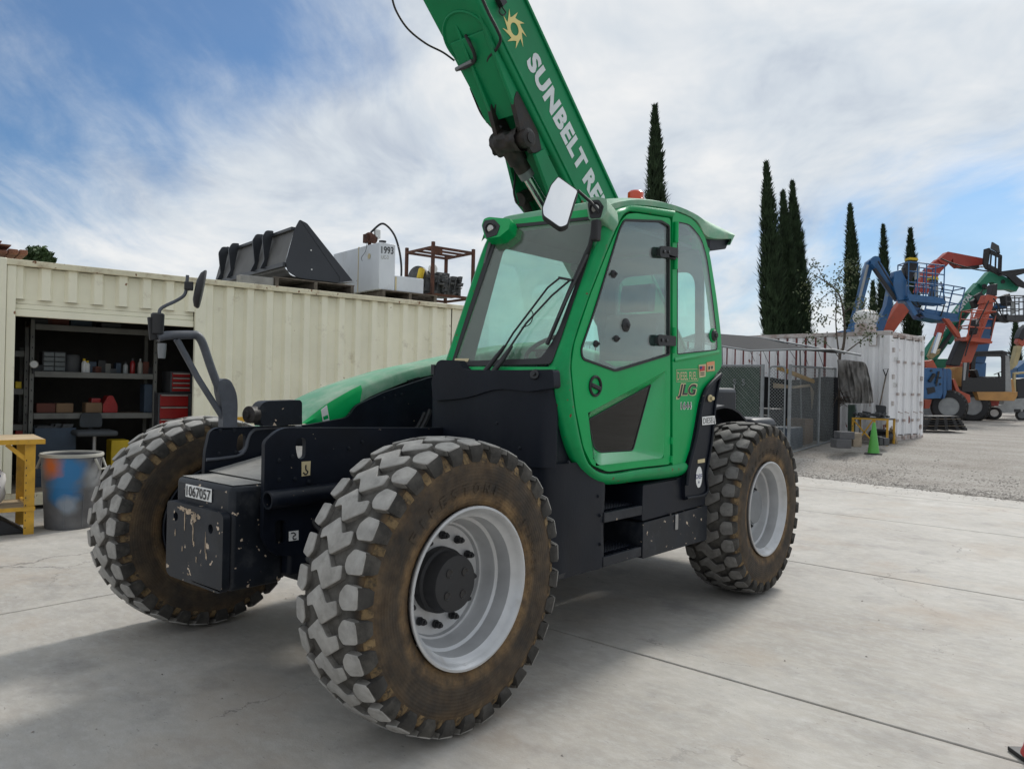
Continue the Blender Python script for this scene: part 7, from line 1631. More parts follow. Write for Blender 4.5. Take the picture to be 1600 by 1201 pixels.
# old tyre and board leaning by the container corner
tc_ = onk(1376, 680, -0.5); tyo = MB().lathe([(0.17, -0.06), (0.27, -0.08), (0.29, -0.05), (0.29, 0.05), (0.27, 0.08), (0.17, 0.06)], tc_, (0.1, -0.3, 1), 24, closed=True)
single(tyo, 'old_tyre', 'rubber', tc_, 'old black tyre lying under the yellow table', 'tyre', smooth=50)
single(MB().prism([onk(*q, -0.35) for q in ((1387, 698), (1390, 668), (1396, 672), (1401, 694))], (0.03, 0.03, 0)), 'broken_board', 'plywood', onk(1393, 697, -0.35), 'broken brown board leaning on the container corner', 'board')
shv = thing('shovel', onk(1376, 640, -0.2), 'grey shovel with D handle leaning on the white container', 'shovel')
MB().tube([onk(1384, 588, -0.12), onk(1379, 612, -0.2), onk(1374, 636, -0.3)], 0.018, 8).build('shaft', 'pallet_wood', shv, smooth=50)
MB().tube([onk(1384, 588, -0.12), onk(1380, 577, -0.12), onk(1388, 576, -0.12), onk(1384, 588, -0.12)], 0.014, 8).build('d_handle', 'black_soft', shv, smooth=50)
MB().prism(rnd([onk(*q, -0.3) for q in ((1368, 632), (1385, 634), (1384, 650), (1371, 652))], .04, 3), KW*-0.02).build('blade', 'dark_grey', shv)
single(MB().tube([onk(1337, 632, -0.9), onk(1345, 680, -1.0)], 0.02, 8), 'steel_rod', 'galv', onk(1345, 680, -1.0), 'grey rod leaning on the yellow table', 'rod', smooth=50)
single(MB().prism([onk(*q, -0.85) for q in ((1325, 632), (1335, 632), (1333, 690), (1324, 690))], (0.03, 0.04, 0)), 'green_plank', 'green_sheet', onk(1328, 690, -0.85), 'narrow dark green plank standing under the tarpaulin', 'plank')
# sapling growing between cage and container
sb = onk(1312, 560, -0.55); sg = V((sb.x, sb.y, tz_(sb)))
sap = thing('sapling', sg, 'thin bare sapling with sparse olive leaves beside the wire cage', 'tree')
def br(pts, r0, r1): 
    q = smoothline(pts, 5); MB().tube(q, [r0+(r1-r0)*i/(len(q)-1) for i in range(len(q))], 6).build('branch', 'bark', sap, smooth=60); return q
S_at = lambda px, py, w=-0.55: onk(px, py, w)
B = [br([sg, sb, S_at(1317, 545), S_at(1320, 520), S_at(1318, 490), S_at(1311, 460), S_at(1290, 440), S_at(1272, 430)], 0.045, 0.012), br([sb, S_at(1308, 530), S_at(1306, 500), S_at(1307, 470), S_at(1305, 445), S_at(1314, 425)], 0.025, 0.006), br([S_at(1318, 553), S_at(1335, 540), S_at(1352, 527), S_at(1362, 517)], 0.02, 0.005),
     br([S_at(1311, 460), S_at(1300, 455), S_at(1280, 470), S_at(1272, 480)], 0.012, 0.004), br([S_at(1306, 500), S_at(1290, 495), S_at(1278, 500)], 0.010, 0.004), br([S_at(1318, 490), S_at(1330, 480), S_at(1345, 470), S_at(1352, 478)], 0.014, 0.004), br([S_at(1290, 440), S_at(1278, 420), S_at(1270, 408)], 0.012, 0.004), br([S_at(1314, 425), S_at(1322, 412), S_at(1330, 415)], 0.008, 0.003), br([sb, S_at(1300, 545), S_at(1280, 530), S_at(1262, 528)], 0.012, 0.004)]
r_ = random.Random(77); lv = MB()
def leaves(c_, n, R_):
    for k in range(n):
        p_ = c_+V((r_.gauss(0, R_), r_.gauss(0, R_), r_.gauss(-0.3*R_, R_))); d = V((r_.gauss(0, 1), r_.gauss(0, 1), r_.gauss(-0.6, 0.6))).normalized()*0.085; s_ = d.orthogonal().normalized()*0.022
        lv.add([p_, p_+d*0.5+s_, p_+d, p_+d*0.5-s_], [(0, 1, 2, 3)])
for q in B:
    for p_ in q[len(q)//2:]: leaves(p_, 7, 0.09)
for (px, py, n, R_) in ((1325, 420, 70, 0.22), (1318, 440, 60, 0.2), (1270, 445, 50, 0.25), (1340, 505, 60, 0.22), (1290, 475, 40, 0.3), (1347, 470, 50, 0.25), (1262, 450, 40, 0.2), (1362, 500, 40, 0.2), (1282, 508, 30, 0.2)): leaves(S_at(px, py), n, R_)
tag(lv.build('leaves', 'leaf_olive', sap, weld=False), None, kind='stuff')
# ================================================================== MACHINES IN THE BACKGROUND YARD
mat('lift_blue', (0.020, 0.100, 0.245), 0.4, var=0.12, vs=2, coat=0.2, dirt=((0.10, 0.15, 0.22), 0.62, 0.95, 2)); mat('lift_orange', (0.42, 0.070, 0.030), 0.42, var=0.12, vs=2, coat=0.2, dirt=((0.35, 0.13, 0.08), 0.60, 0.95, 2))
mat('tele_red', (0.34, 0.040, 0.028), 0.5, var=0.12, vs=2, dirt=((0.28, 0.12, 0.09), 0.55, 0.95, 1.5)); mat('lift_green', (0.012, 0.20, 0.115), 0.45, var=0.1, vs=2)
mat('tan_yellow', (0.46, 0.24, 0.075), 0.55, var=0.12, vs=2, dirt=((0.30, 0.20, 0.11), 0.55, 0.9, 2)); mat('lift_grey', (0.30, 0.31, 0.31), 0.55, var=0.12)
mat('tan_cyl', (0.44, 0.36, 0.19), 0.55, var=0.12)
def flat(px_poly, dep, thick, rad=0.0):
    """an outline measured on the photograph at its real distance, given its real thickness away from the viewer"""
    q = [at(*p_, dep) for p_ in px_poly]
    if rad: q = rnd(q, rad, 3)
    f_ = V((FW.x, FW.y, 0)).normalized()*thick; return MB().prism(q, f_)
def bar(a, b_, dep, w, d=None, dep2=None):
    A_, B_ = at(*a, dep), at(*b_, dep2 or dep); return MB().beam(A_, B_, d or w, w, (0, 0, 1))
def pipe(pts, dep, r): return MB().tube([at(*p_, dep) for p_ in pts], r, 6)
def wheel_at(parent, px, py, dep, r, wid, ax, rim_m='lift_grey', lugs=True):
    c_ = at(px, py, dep); ax = V(ax).normalized(); w_ = MB().lathe([(r*0.58, -wid/2), (r*0.9, -wid/2), (r, -wid*0.36), (r, wid*0.36), (r*0.9, wid/2), (r*0.58, wid/2)], c_, ax, 28, closed=True).build('wheel', 'rubber', parent, smooth=45)
    MB().lathe([(0, wid*0.16), (r*0.16, wid*0.22), (r*0.24, wid*0.20), (r*0.26, wid*0.02), (r*0.46, wid*0.0), (r*0.52, wid*0.3), (r*0.565, wid*0.44), (r*0.585, wid*0.44)], c_, ax, 26).build('rim', rim_m, w_, smooth=40)
    if lugs:
        lm = MB(); a = ax.orthogonal().normalized(); b_ = ax.cross(a); n_ = 24
        for k in range(n_):
            for s in (-1, 1):
                t0 = 2*PI*(k+(0.5 if s > 0 else 0))/n_; t1 = t0+0.16
                f_ = lambda t, h, rr: c_+ax*h*s+(a*math.cos(t)+b_*math.sin(t))*rr
                q = [f_(t0, 0.0, r*0.99), f_(t0+0.10, 0.0, r*0.99), f_(t1+0.10, wid*0.48, r*0.94), f_(t1, wid*0.48, r*0.94)]; q2 = [f_(t0, 0.0, r*1.05), f_(t0+0.10, 0.0, r*1.05), f_(t1+0.10, wid*0.48, r*1.0), f_(t1, wid*0.48, r*1.0)]
                lm.hexa(q+q2)
        tag(lm.build('tread', 'tyre_groove', w_, weld=False), None, kind='stuff')
    return w_
def gpt(px, dep): p_ = at(px, 640, dep); return V((p_.x, p_.y, ground_z(p_.x, p_.y)))
AXC = V((CAM.x-0, CAM.y, 0))
# ---- (a) red telehandler boom reaching over the white container, fork carriage raised
D = 33
ta = thing('telehandler', gpt(1400, D), 'red telehandler behind the white container with fork carriage raised high', 'telehandler', 'machines parked behind the white container')
B_ = lambda mb, n, m_, **k: mb.build(n, m_, ta, **k)
B_(flat(((1345, 560), (1371, 523), (1411, 465), (1424, 481), (1385, 535), (1365, 572)), D, 0.42), 'boom', 'lift_orange', bevel=0.03)
B_(flat(((1432, 456), (1443, 425), (1466, 404), (1483, 412), (1471, 424), (1450, 459)), D-0.3, 0.34), 'inner_boom', 'tele_red', bevel=0.03)
B_(flat(((1466, 407), (1481, 393), (1539, 404), (1539, 413), (1498, 418), (1490, 411), (1489, 404), (1483, 412), (1476, 414)), D-0.35, 0.36, 0.03), 'boom_head', 'tele_red', bevel=0.02)
B_(flat(((1499, 417.5), (1530, 414), (1530, 419), (1508, 419)), D-0.36, 0.3), 'head_cylinder', 'black_soft'); B_(bar((1528, 417), (1541, 417), D-0.2, 0.06), 'cylinder_rod', 'chrome')
B_(flat(((1539, 389), (1546, 387), (1548, 390), (1544, 418), (1563, 428), (1565, 400), (1566, 399), (1565, 431), (1541, 420), (1537, 412)), D-0.8, 0.10), 'fork_carriage', 'black_soft'); B_(flat(((1547, 389), (1566, 399), (1566, 404), (1546, 395)), D-0.8, 0.10), 'carriage_bar', 'black_soft'); B_(flat(((1544, 412), (1564, 422), (1563, 431), (1543, 419)), D-0.82, 0.10), 'carriage_bar', 'black_soft')
B_(flat(((1551, 378), (1561, 384), (1563, 396), (1549, 388)), D-0.85, 0.08), 'load_backrest', 'dark_grey'); 
for p_ in ((1549, 394, 1547, 420), (1556, 398, 1555, 424), (1561, 401, 1560, 427)): B_(bar(p_[:2], p_[2:], D-0.82, 0.06), 'backrest_bar', 'black_soft')
for p_ in ((1560, 426, 1605, 420), (1562, 430, 1605, 424)): B_(bar(p_[:2], p_[2:], D-0.9, 0.06, 0.12), 'fork', 'black_soft')
B_(flat(((1330, 590), (1400, 590), (1400, 640), (1330, 640)), D, 1.2), 'chassis', 'tele_red', bevel=0.05)
for px in (1340, 1395): wheel_at(ta, px, 640, D-0.2, 0.62, 0.42, (0.65, -0.75, 0))
# ---- (b, c) two blue articulated boom lifts with their baskets
def basket(parent, L_, R_, top, bot, dep, name_m, slope=0.0, depth=0.75, post_n=5, toe=0.16):
    """guard-rail cage: near and far side, toe boards, floor"""
    f_ = V((FW.x, FW.y, 0)).normalized()*depth
    P0, P1 = at(L_[0], bot, dep), at(R_[0], bot+slope, dep); Q0, Q1 = at(L_[1], top, dep), at(R_[1], top+slope, dep)
    M_ = lambda mb, n: mb.build(n, name_m, parent, smooth=50)
    MB().hexa([P0, P1, P1+f_, P0+f_, P0+V((0, 0, 0.05)), P1+V((0, 0, 0.05)), P1+f_+V((0, 0, 0.05)), P0+f_+V((0, 0, 0.05))]).build('basket_floor', name_m, parent)
    for o_ in (V((0, 0, 0)), f_):
        for t in (0.0, 0.45, 0.75, 1.0):
            M_(MB().tube([P0.lerp(Q0, t)+o_, P1.lerp(Q1, t)+o_], 0.024, 6), 'rail')
        for k in range(post_n):
            s = k/(post_n-1); M_(MB().tube([P0.lerp(P1, s)+o_, Q0.lerp(Q1, s)+o_], 0.024, 6), 'rail_post')
        MB().beam(P0+o_+V((0, 0, toe/2)), P1+o_+V((0, 0, toe/2)), 0.02, toe).build('toe_board', name_m, parent)
    for a_, b_ in ((P0, Q0), (P1, Q1)):
        for t in (0.0, 0.5, 1.0): M_(MB().tube([a_.lerp(b_, t), a_.lerp(b_, t)+f_], 0.024, 6), 'end_rail')
    return P0, P1, Q0, Q1, f_
D = 29
tb1 = thing('boom_lift', gpt(1350, D), 'blue articulated boom lift with folded arm nearest the white container', 'boom lift', 'machines parked behind the white container')
B_ = lambda mb, n, m_, **k: mb.build(n, m_, tb1, **k)
B_(flat(((1328, 520), (1342, 470), (1352, 425), (1357, 408), (1367, 401), (1374, 404), (1364, 418), (1358, 440), (1345, 490), (1341, 525)), D, 0.34), 'lower_arm', 'lift_blue', bevel=0.02)
B_(flat(((1363, 412), (1371, 402), (1378, 412), (1410, 462), (1404, 470), (1396, 462)), D-0.25, 0.30), 'upper_arm', 'lift_blue', bevel=0.02)
B_(bar((1366, 420), (1400, 468), D-0.3, 0.10), 'arm_shade_strip', 'ink'); B_(pipe(((1356, 414), (1344, 462), (1336, 500)), D-0.02, 0.05), 'hose_track', 'lift_grey', smooth=50)  # the black bar stands in for shade along the upper arm
B_(MB().tube([at(1368, 407, D-0.28), at(1368, 407, D+0.4)], 0.17, 14), 'elbow_pin', 'lift_blue', smooth=50); B_(MB().tube([at(1406, 464, D-0.28), at(1406, 464, D+0.2)], 0.14, 14), 'tip_joint', 'black_soft', smooth=50)
B_(flat(((1322, 515), (1356, 515), (1356, 575), (1322, 575)), D, 1.0), 'turntable', 'lift_blue', bevel=0.05); B_(flat(((1318, 580), (1362, 580), (1362, 632), (1318, 632)), D, 1.6), 'chassis', 'lift_blue', bevel=0.05)
for px in (1322, 1358): wheel_at(tb1, px, 628, D-0.2, 0.45, 0.32, (0.65, -0.75, 0))
basket(tb1, (1419, 1420), (1474, 1476), 409, 466, D-0.6, 'lift_blue', 6, 0.8)
B_(flat(((1421, 462), (1478, 470), (1478, 475), (1420, 470)), D-0.62, 0.85), 'basket_base', 'lift_blue'); B_(flat(((1414, 418), (1421, 405), (1433, 406), (1434, 416), (1424, 440), (1416, 432)), D-0.4, 0.3), 'control_box', 'ink', bevel=0.02); B_(flat(((1421, 402), (1434, 403), (1435, 406.5), (1421, 405.5)), D-0.55, 0.35), 'control_cover', 'box_yellow')
B_(flat(((1428, 418), (1437, 416), (1437, 434), (1430, 437)), D-0.3, 0.05), 'clear_panel', 'clear_grey')
B_(flat(((1398, 424), (1408, 421), (1418, 440), (1416, 468), (1404, 470), (1396, 445)), D-0.45, 0.35), 'jib_joint', 'lift_blue', bevel=0.03)
B_(bar((1418, 470), (1430, 492), D-0.5, 0.14), 'jib_strut', 'lift_blue')
D = 30.5
tb2 = thing('boom_lift', gpt(1385, D), 'second blue boom lift whose lower basket hangs in front of the green boom', 'boom lift', 'machines parked behind the white container')
B_ = lambda mb, n, m_, **k: mb.build(n, m_, tb2, **k)
B_(flat(((1362, 525), (1385, 478), (1390, 452), (1396, 460), (1395, 478), (1377, 527)), D, 0.34), 'lower_arm', 'lift_blue', bevel=0.02)
B_(flat(((1393, 432), (1402, 427), (1414, 440), (1440, 486), (1432, 492), (1400, 450)), D-0.3, 0.30), 'upper_arm', 'lift_blue', bevel=0.02)
B_(flat(((1358, 520), (1392, 520), (1392, 580), (1358, 580)), D, 1.0), 'turntable', 'lift_blue', bevel=0.05); B_(flat(((1355, 585), (1400, 585), (1400, 640), (1355, 640)), D, 1.6), 'chassis', 'lift_blue', bevel=0.05)
for px in (1358, 1396): wheel_at(tb2, px, 634, D-0.2, 0.45, 0.32, (0.65, -0.75, 0))
basket(tb2, (1444, 1456), (1496, 1508), 441, 488, D-0.8, 'lift_blue', 9, 0.85, 4)
B_(flat(((1438, 484), (1446, 489), (1497, 497), (1499, 502), (1475, 502), (1446, 496)), D-0.85, 0.9), 'basket_base', 'lift_blue'); B_(flat(((1455, 431), (1466, 433), (1467, 437), (1455, 436)), D-0.75, 0.35), 'control_cover', 'box_yellow'); B_(flat(((1456, 437), (1466, 438), (1466, 468), (1456, 470)), D-0.7, 0.2), 'control_post', 'dark_grey')
B_(flat(((1458, 446), (1466, 447), (1466, 462), (1460, 463)), D-0.73, 0.02), 'clear_panel', 'clear_grey'); B_(bar((1436, 488), (1446, 492), D-0.6, 0.25), 'basket_pivot', 'ink')
# ---- (d) green telehandler boom with lettering
D = 34
tg = thing('telehandler', gpt(1470, D), 'green telehandler in the back row with white letters on its raised boom', 'telehandler', 'machines parked behind the white container')
B_ = lambda mb, n, m_, **k: mb.build(n, m_, tg, **k)
B_(flat(((1446, 556), (1452, 543), (1517, 456), (1532, 467), (1470, 554), (1455, 574)), D, 0.40), 'boom', 'lift_green', bevel=0.02)
B_(flat(((1515, 458), (1531, 440), (1546, 452), (1531, 470)), D-0.06, 0.5), 'boom_collar', 'lift_green', bevel=0.02)
B_(flat(((1530, 443), (1547, 423), (1570, 432), (1595, 444), (1588, 456), (1577, 452), (1558, 452), (1553, 441), (1545, 441), (1540, 452)), D-0.2, 0.36, 0.05), 'gooseneck', 'lift_green', bevel=0.02)
B_(MB().lathe([(0.09, 0), (0.09, 0.02), (0, 0.02)], at(1567, 440, D-0.21), tuple(-FW), 16), 'pin_hole', 'ink'); B_(MB().tube([at(1538, 447, D-0.3), at(1542, 452, D+0.4)], 0.10, 10), 'head_pin', 'ink', smooth=50)
B_(flat(((1555, 425), (1602, 419), (1602, 427), (1588, 431), (1602, 442), (1602, 450), (1590, 446), (1575, 432)), D-0.5, 0.12), 'fork_frame', 'black_soft')
B_(bar((1462, 553), (1512, 487), D-0.15, 0.10), 'lift_cylinder', 'black_soft'); B_(flat(((1480, 530), (1500, 506), (1504, 512), (1486, 538)), D-0.1, 0.2), 'cylinder_mount', 'lift_green')
A0, A1 = at(1477, 516, D-0.015), at(1523, 458, D-0.015); upv = (at(1471, 511, D-0.015)-A0)
text_on('SUNBELT RENTALS', A0+ (A0-A1)*0.13, A1, A0+(A0-A1)*0.13+upv, 'boom_lettering', 'decal_white', tg, 0.01, bold=0.05)
B_(flat(((1440, 560), (1500, 560), (1505, 610), (1440, 610)), D, 1.6), 'chassis', 'lift_green', bevel=0.05)
for px in (1448, 1500): wheel_at(tg, px, 636, D+0.2, 0.60, 0.4, (0.65, -0.75, 0))
# tan cylinder with dark red sleeve
B_(flat(((1463, 524), (1469, 503), (1479, 506), (1472, 528)), D-1.2, 0.25), 'sleeve', 'tele_red', bevel=0.02); B_(bar((1468, 520), (1458, 552), D-1.25, 0.14), 'cylinder', 'chrome'); B_(flat(((1451, 556), (1466, 521), (1474, 526), (1464, 548), (1470, 545), (1468, 552), (1455, 562)), D-1.1, 0.18), 'cylinder_cradle', 'tan_cyl', bevel=0.01)
# ---- (e) orange boom lift with orange basket
D = 30
to = thing('boom_lift', gpt(1515, D), 'orange boom lift with an empty orange basket above the tan carrier', 'boom lift', 'machines parked behind the white container')
B_ = lambda mb, n, m_, **k: mb.build(n, m_, to, **k)
B_(flat(((1500, 566), (1535, 478), (1541, 463), (1553, 464), (1552, 478), (1518, 566)), D, 0.3), 'boom', 'lift_orange', bevel=0.02)
B_(flat(((1537, 474), (1543, 460), (1559, 463), (1556, 472)), D-0.1, 0.45), 'boom_tip', 'lift_orange', bevel=0.02); B_(flat(((1548, 462), (1552, 444), (1559, 443), (1558, 462)), D-0.05, 0.35), 'tip_head', 'ink', bevel=0.02)
B_(flat(((1484, 570), (1500, 532), (1512, 528), (1511, 540), (1500, 572)), D-0.4, 0.35), 'lift_cylinder', 'black_soft', bevel=0.03)
B_(flat(((1475, 497), (1483, 498), (1500, 520), (1502, 528), (1496, 526)), D-0.6, 0.2), 'jib_arm', 'lift_orange', bevel=0.01)
basket(to, (1511, 1519), (1547, 1557), 484, 532, D-0.7, 'lift_orange', 3, 0.7, 3, 0.14)
B_(flat(((1509, 526), (1551, 533), (1550, 536.5), (1509, 532)), D-0.75, 0.75), 'basket_base', 'lift_orange'); B_(flat(((1521, 500), (1529, 497), (1531, 507), (1527, 522), (1519, 523), (1517, 512)), D-0.45, 0.25), 'control_box', 'ink', bevel=0.03); B_(flat(((1525, 500), (1529, 499), (1529, 506), (1525, 507)), D-0.47, 0.02), 'clear_panel', 'clear_grey')
B_(flat(((1494, 566), (1520, 566), (1520, 600), (1494, 600)), D+2.6, 0.8), 'turntable', 'lift_orange', bevel=0.05); B_(flat(((1492, 602), (1524, 602), (1524, 634), (1492, 634)), D+2.6, 1.2), 'chassis', 'dark_grey', bevel=0.05)
# ---- (f) blue boom lift at the right with a dark basket
D = 33
tf = thing('boom_lift', gpt(1560, D), 'blue boom lift on the right with a black basket', 'boom lift', 'machines parked behind the white container')
B_ = lambda mb, n, m_, **k: mb.build(n, m_, tf, **k)
B_(flat(((1518, 566), (1544, 494), (1556, 490), (1557, 498), (1539, 568)), D, 0.3), 'boom', 'lift_blue', bevel=0.02); B_(flat(((1554, 480), (1560, 474), (1574, 475), (1574, 481), (1560, 484)), D-0.3, 0.25), 'jib', 'lift_blue', bevel=0.02)
B_(flat(((1523, 462), (1533, 456), (1542, 466), (1566, 496), (1562, 502), (1528, 470)), D-1.2, 0.14), 'link_arm', 'black_soft', bevel=0.01); B_(flat(((1520, 470), (1534, 460), (1536, 474), (1525, 482)), D-1.0, 0.3), 'knuckle', 'ink', bevel=0.02)
basket(tf, (1574, 1572), (1612, 1612), 462, 500, D-1.0, 'dark_grey', 0, 0.8, 4, 0.22); B_(flat(((1568, 462), (1578, 458), (1582, 470), (1580, 478), (1570, 476)), D-0.8, 0.3), 'control_box', 'ink', bevel=0.02); B_(flat(((1580, 472), (1586, 470), (1586, 490), (1580, 492)), D-0.82, 0.02), 'clear_panel', 'clear_grey'); B_(flat(((1558, 494), (1576, 490), (1576, 504), (1562, 502)), D-0.9, 0.25), 'basket_pivot', 'ink')
B_(flat(((1516, 566), (1542, 566), (1540, 600), (1518, 600)), D+2.2, 0.8), 'turntable', 'lift_blue', bevel=0.05); B_(flat(((1515, 602), (1548, 602), (1548, 634), (1515, 634)), D+2.2, 1.2), 'chassis', 'dark_grey', bevel=0.05)
# ---- (g) orange telehandler with blue front counterweight plates and big wheel, nearest
D = 30.6
th = thing('telehandler', gpt(1480, D), 'orange rough-terrain machine with blue counterweight plates beside the container', 'telehandler', 'machines parked behind the white container')
B_ = lambda mb, n, m_, **k: mb.build(n, m_, th, **k)
for k, (x0, x1) in enumerate(((1430, 1473), (1474, 1479), (1480, 1487))):
    B_(flat(((x0, 574+k*0.6), (x1-2, 575+k*0.6), (x1, 580), (x1, 614), (x1-3, 622), (x0, 623)), D-1.6+0.35*k, 0.30, 0.04), 'counterweight_plate', 'lift_blue', bevel=0.015)
for (px, py, r) in ((1455, 579, 0.035), (1469, 590, 0.03), (1469, 600, 0.03), (1463, 602, 0.025)): B_(MB().lathe([(r*1.2, 0), (r*1.2, 0.02), (0, 0.02)], at(px, py, D-1.62), tuple(-FW), 12), 'bolt_head', 'ink')
B_(flat(((1448, 606), (1460, 604), (1462, 612), (1450, 616)), D-1.62, 0.02), 'opening', 'ink'); B_(bar((1452, 596), (1460, 584), D-1.65, 0.10), 'hose_loop', 'black_soft'); B_(bar((1463, 600), (1467, 580), D-1.65, 0.06), 'hose_loop', 'black_soft')
B_(flat(((1446, 564), (1458, 562), (1465, 575), (1446, 575)), D-1.0, 0.5), 'deck', 'lift_orange', bevel=0.02); B_(flat(((1445, 624), (1456, 624), (1452, 638), (1445, 638)), D-0.8, 0.5), 'frame_rail', 'lift_orange')
B_(flat(((1488, 592), (1492, 592), (1500, 610), (1516, 617), (1517, 628), (1513, 630), (1495, 615)), D-0.9, 0.5), 'rear_frame', 'lift_orange', bevel=0.02)
wheel_at(th, 1483, 635, D-0.9, 0.62, 0.5, (0.15, -1, 0)); wheel_at(th, 1452, 638, D+1.0, 0.60, 0.45, (0.15, -1, 0))
# ---- (h) tan wheeled carrier with a black open cab
D = 32
tt = thing('wheeled_carrier', gpt(1545, D), 'tan wheeled carrier with a black open-sided cab and big tyres', 'carrier', 'machines parked behind the white container')
B_ = lambda mb, n, m_, **k: mb.build(n, m_, tt, **k)
fw_ = V((FW.x, FW.y, 0)).normalized()
def frame_poly(outer, inner, dep, th_, n, m_, rad=0.08): q = rnd([at(*p_, dep) for p_ in outer], rad, 4); q2 = rnd([at(*p_, dep) for p_ in inner], rad*0.7, 4); return B_(MB().prism([q, q2], fw_*th_), n, m_, bevel=0.01)
frame_poly(((1503, 612), (1507, 553), (1513, 550), (1566, 550), (1571, 556), (1571, 612)), ((1513, 590), (1516, 558), (1520, 555), (1563, 555), (1566, 558), (1566, 590)), D-0.9, 0.08, 'cab_frame', 'black_gloss'); frame_poly(((1515, 608), (1519, 556), (1522, 553), (1574, 553), (1577, 557), (1577, 608)), ((1523, 588), (1525, 559), (1527, 557), (1568, 557), (1571, 559), (1571, 588)), D+0.5, 0.08, 'cab_frame', 'black_gloss')
B_(MB().prism([at(*p_, D-0.9) for p_ in ((1508, 552), (1566, 549.5), (1578, 553), (1520, 555))], (0, 0, 0.06)), 'cab_roof', 'black_gloss'); B_(flat(((1571, 555), (1577, 556), (1581, 612), (1571, 612)), D-0.85, 0.06), 'door_panel', 'lift_grey'); B_(flat(((1507, 558), (1512, 556), (1508, 594), (1505, 594)), D-0.92, 0.03), 'side_window', 'clear_grey')
B_(flat(((1505, 590), (1566, 588), (1566, 610), (1505, 612)), D-0.2, 0.5), 'cab_floor_box', 'ink'); B_(flat(((1522, 578), (1527, 577), (1531, 590), (1546, 592), (1550, 596), (1530, 598)), D-0.5, 0.4, 0.03), 'seat', 'black_soft', bevel=0.03); B_(flat(((1527, 602), (1546, 602), (1546, 609), (1527, 610)), D-0.6, 0.3), 'seat_box', 'tan_yellow'); B_(bar((1553, 585), (1566, 580), D-0.4, 0.03), 'steering_wheel', 'black_soft'); B_(bar((1560, 583), (1564, 600), D-0.4, 0.05), 'steering_column', 'black_soft')
B_(flat(((1526, 612), (1590, 612), (1590, 618), (1585, 626), (1560, 626), (1530, 625)), D-1.0, 1.4), 'deck', 'tan_yellow', bevel=0.02); B_(flat(((1571, 592), (1583, 592), (1587, 612), (1571, 612)), D-0.6, 0.8), 'hood_box', 'tan_yellow', bevel=0.02); B_(flat(((1489, 578), (1495, 573), (1504, 573), (1504, 604), (1489, 604)), D-0.3, 0.9), 'counterweight', 'tan_yellow', bevel=0.02)
B_(flat(((1538, 626), (1562, 626), (1560, 634), (1540, 634)), D-0.4, 1.0), 'lower_frame', 'tele_red')
wheel_at(tt, 1519, 634, D-0.5, 0.64, 0.5, (0.15, -1, 0)); wheel_at(tt, 1540, 640, D+1.5, 0.55, 0.45, (0.15, -1, 0))
# ---- (i) low grey lift base at the right edge
D = 33
tl2 = thing('scissor_lift', gpt(1585, D), 'low grey wheeled lift base at the right edge of the yard', 'lift', 'machines parked behind the white container')
B_ = lambda mb, n, m_, **k: mb.build(n, m_, tl2, **k)
B_(flat(((1552, 633), (1567, 632), (1570, 625), (1605, 622), (1605, 642), (1568, 645), (1556, 637)), D-0.6, 1.2, 0.02), 'chassis', 'lift_grey', bevel=0.02); B_(flat(((1585, 639), (1595, 639), (1595, 643), (1585, 643)), D-0.62, 0.02), 'hatch', 'ink'); B_(flat(((1584, 582), (1605, 580), (1605, 583), (1587, 585), (1588, 624), (1583, 624)), D-0.4, 0.1), 'hoop', 'tan_cyl'); B_(flat(((1588, 592), (1603, 590), (1603, 622), (1590, 622)), D-0.2, 0.7), 'engine_box', 'ink', bevel=0.03)
wheel_at(tl2, 1554, 645, D-0.7, 0.27, 0.2, (0.1, -1, 0), 'plastic_white', False); wheel_at(tl2, 1597, 648, D-0.5, 0.25, 0.2, (0.1, -1, 0), 'rim_grey', False)
# ---- (j) orange boom at the far right edge
D = 36
tj = thing('boom_lift', gpt(1600, D), 'orange boom with dark tip at the far right edge', 'boom lift', 'machines parked behind the white container')
B_ = lambda mb, n, m_, **k: mb.build(n, m_, tj, **k)
B_(flat(((1590, 535), (1596, 518), (1606, 508), (1606, 535), (1598, 542)), D, 0.3), 'boom', 'lift_orange', bevel=0.02); B_(flat(((1592, 528), (1597, 515), (1606, 506), (1606, 518), (1599, 532)), D-0.05, 0.4), 'tip', 'ink', bevel=0.02); B_(flat(((1581, 578), (1590, 540), (1598, 541), (1590, 570)), D-0.1, 0.3), 'cylinder', 'tan_cyl', bevel=0.02); B_(flat(((1590, 575), (1606, 562), (1606, 600), (1590, 600)), D, 0.6), 'turntable', 'lift_blue', bevel=0.03); B_(flat(((1585, 598), (1610, 598), (1610, 640), (1585, 640)), D+1.5, 1.0), 'chassis', 'lift_orange')
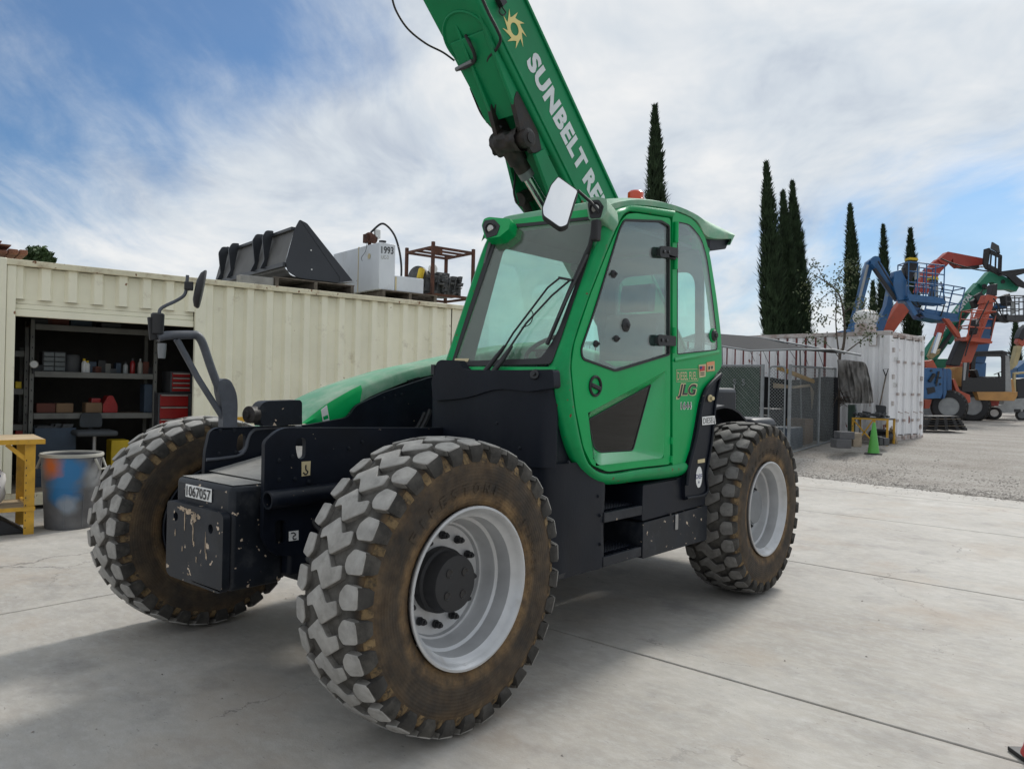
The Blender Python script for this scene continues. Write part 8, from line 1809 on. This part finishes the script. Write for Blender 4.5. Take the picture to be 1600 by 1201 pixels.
# ---- stack of black mats / pallets on the gravel in front of the machines
g_ = at(1480, 671, 26); gz_ = ground_z(g_.x, g_.y)
for k in range(6):
    w0 = 1447-6+2*k; w1 = 1511-2.5*k; y_ = 669.5-3.6*k
    a_, b_ = at(w0, y_, 23.7-0.02*k), at(w1, y_, 23.7); lab = ['bottom', 'second from bottom', 'third from bottom', 'fourth from bottom', 'second from top', 'top'][k]
    t_ = thing('black_pallet', (a_+b_)/2, 'black worn pallet, %s of the stack beside the white container' % lab, 'pallet', 'black pallets stacked on the gravel'); f_ = fw_*1.0
    for j in range(5):
        o_ = f_*(j/5); MB().hexa([a_+o_, b_+o_, b_+o_+fw_*0.14, a_+o_+fw_*0.14, a_+o_+V((0, 0, 0.025)), b_+o_+V((0, 0, 0.025)), b_+o_+fw_*0.14+V((0, 0, 0.025)), a_+o_+fw_*0.14+V((0, 0, 0.025))]).build('deck_board', 'pallet_wood' if k in (1, 4) else 'black_soft', t_)
    for s in (0.05, 0.3, 0.55, 0.8, 0.97):
        c_ = a_.lerp(b_, s); MB().obox(c_+f_*0.5+V((0, 0, -0.035+0.01)), (b_-a_).normalized()*0.05, f_*0.5, (0, 0, 0.03)).build('stringer', 'black_soft', t_)
# small red and black foot just entering the picture at the lower right corner
c_ = onz(1600, 1192, 0); rr_ = V((RT.x, RT.y, 0)).normalized(); c_ = c_+rr_*0.124
rt_ = thing('traffic_cone', c_, 'red cone with black base just entering the frame at the lower right', 'traffic cone')
MB().lathe([(0.118, 0.022), (0.108, 0.05), (0.028, 0.42), (0.022, 0.43), (0, 0.43)], c_, (0, 0, 1), 24).build('body', 'decal_red', rt_, smooth=40); MB().obox(c_+V((0, 0, 0.011)), rr_*0.12, V((-rr_.y, rr_.x, 0))*0.12, (0, 0, 0.010)).build('base', 'black_soft', rt_, bevel=0.004)
# hoses and cables on the far machines
for (par, D, pts) in ((tb1, 28.6, ((1372, 408), (1385, 430), (1400, 452), (1412, 462), (1424, 470))), (tb1, 28.5, ((1424, 472), (1436, 480), (1430, 462), (1440, 458))), (tb2, 30.0, ((1398, 440), (1412, 462), (1428, 488), (1442, 498))), (tb2, 29.6, ((1470, 440), (1476, 470), (1470, 494))), (to, 29.2, ((1545, 470), (1530, 500), (1516, 530), (1508, 556))), (to, 29.1, ((1552, 466), (1560, 480), (1552, 500), (1548, 524))), (tg, 33.4, ((1536, 452), (1520, 478), (1500, 506), (1480, 534), (1468, 552))), (tf, 31.6, ((1560, 476), (1564, 490), (1572, 500))), (ta, 32.2, ((1470, 404), (1490, 412), (1520, 420), (1545, 424)))):
    MB().tube(smoothline([at(*q, D) for q in pts], 4), 0.028, 6).build('hose', 'black_soft', par, smooth=60)
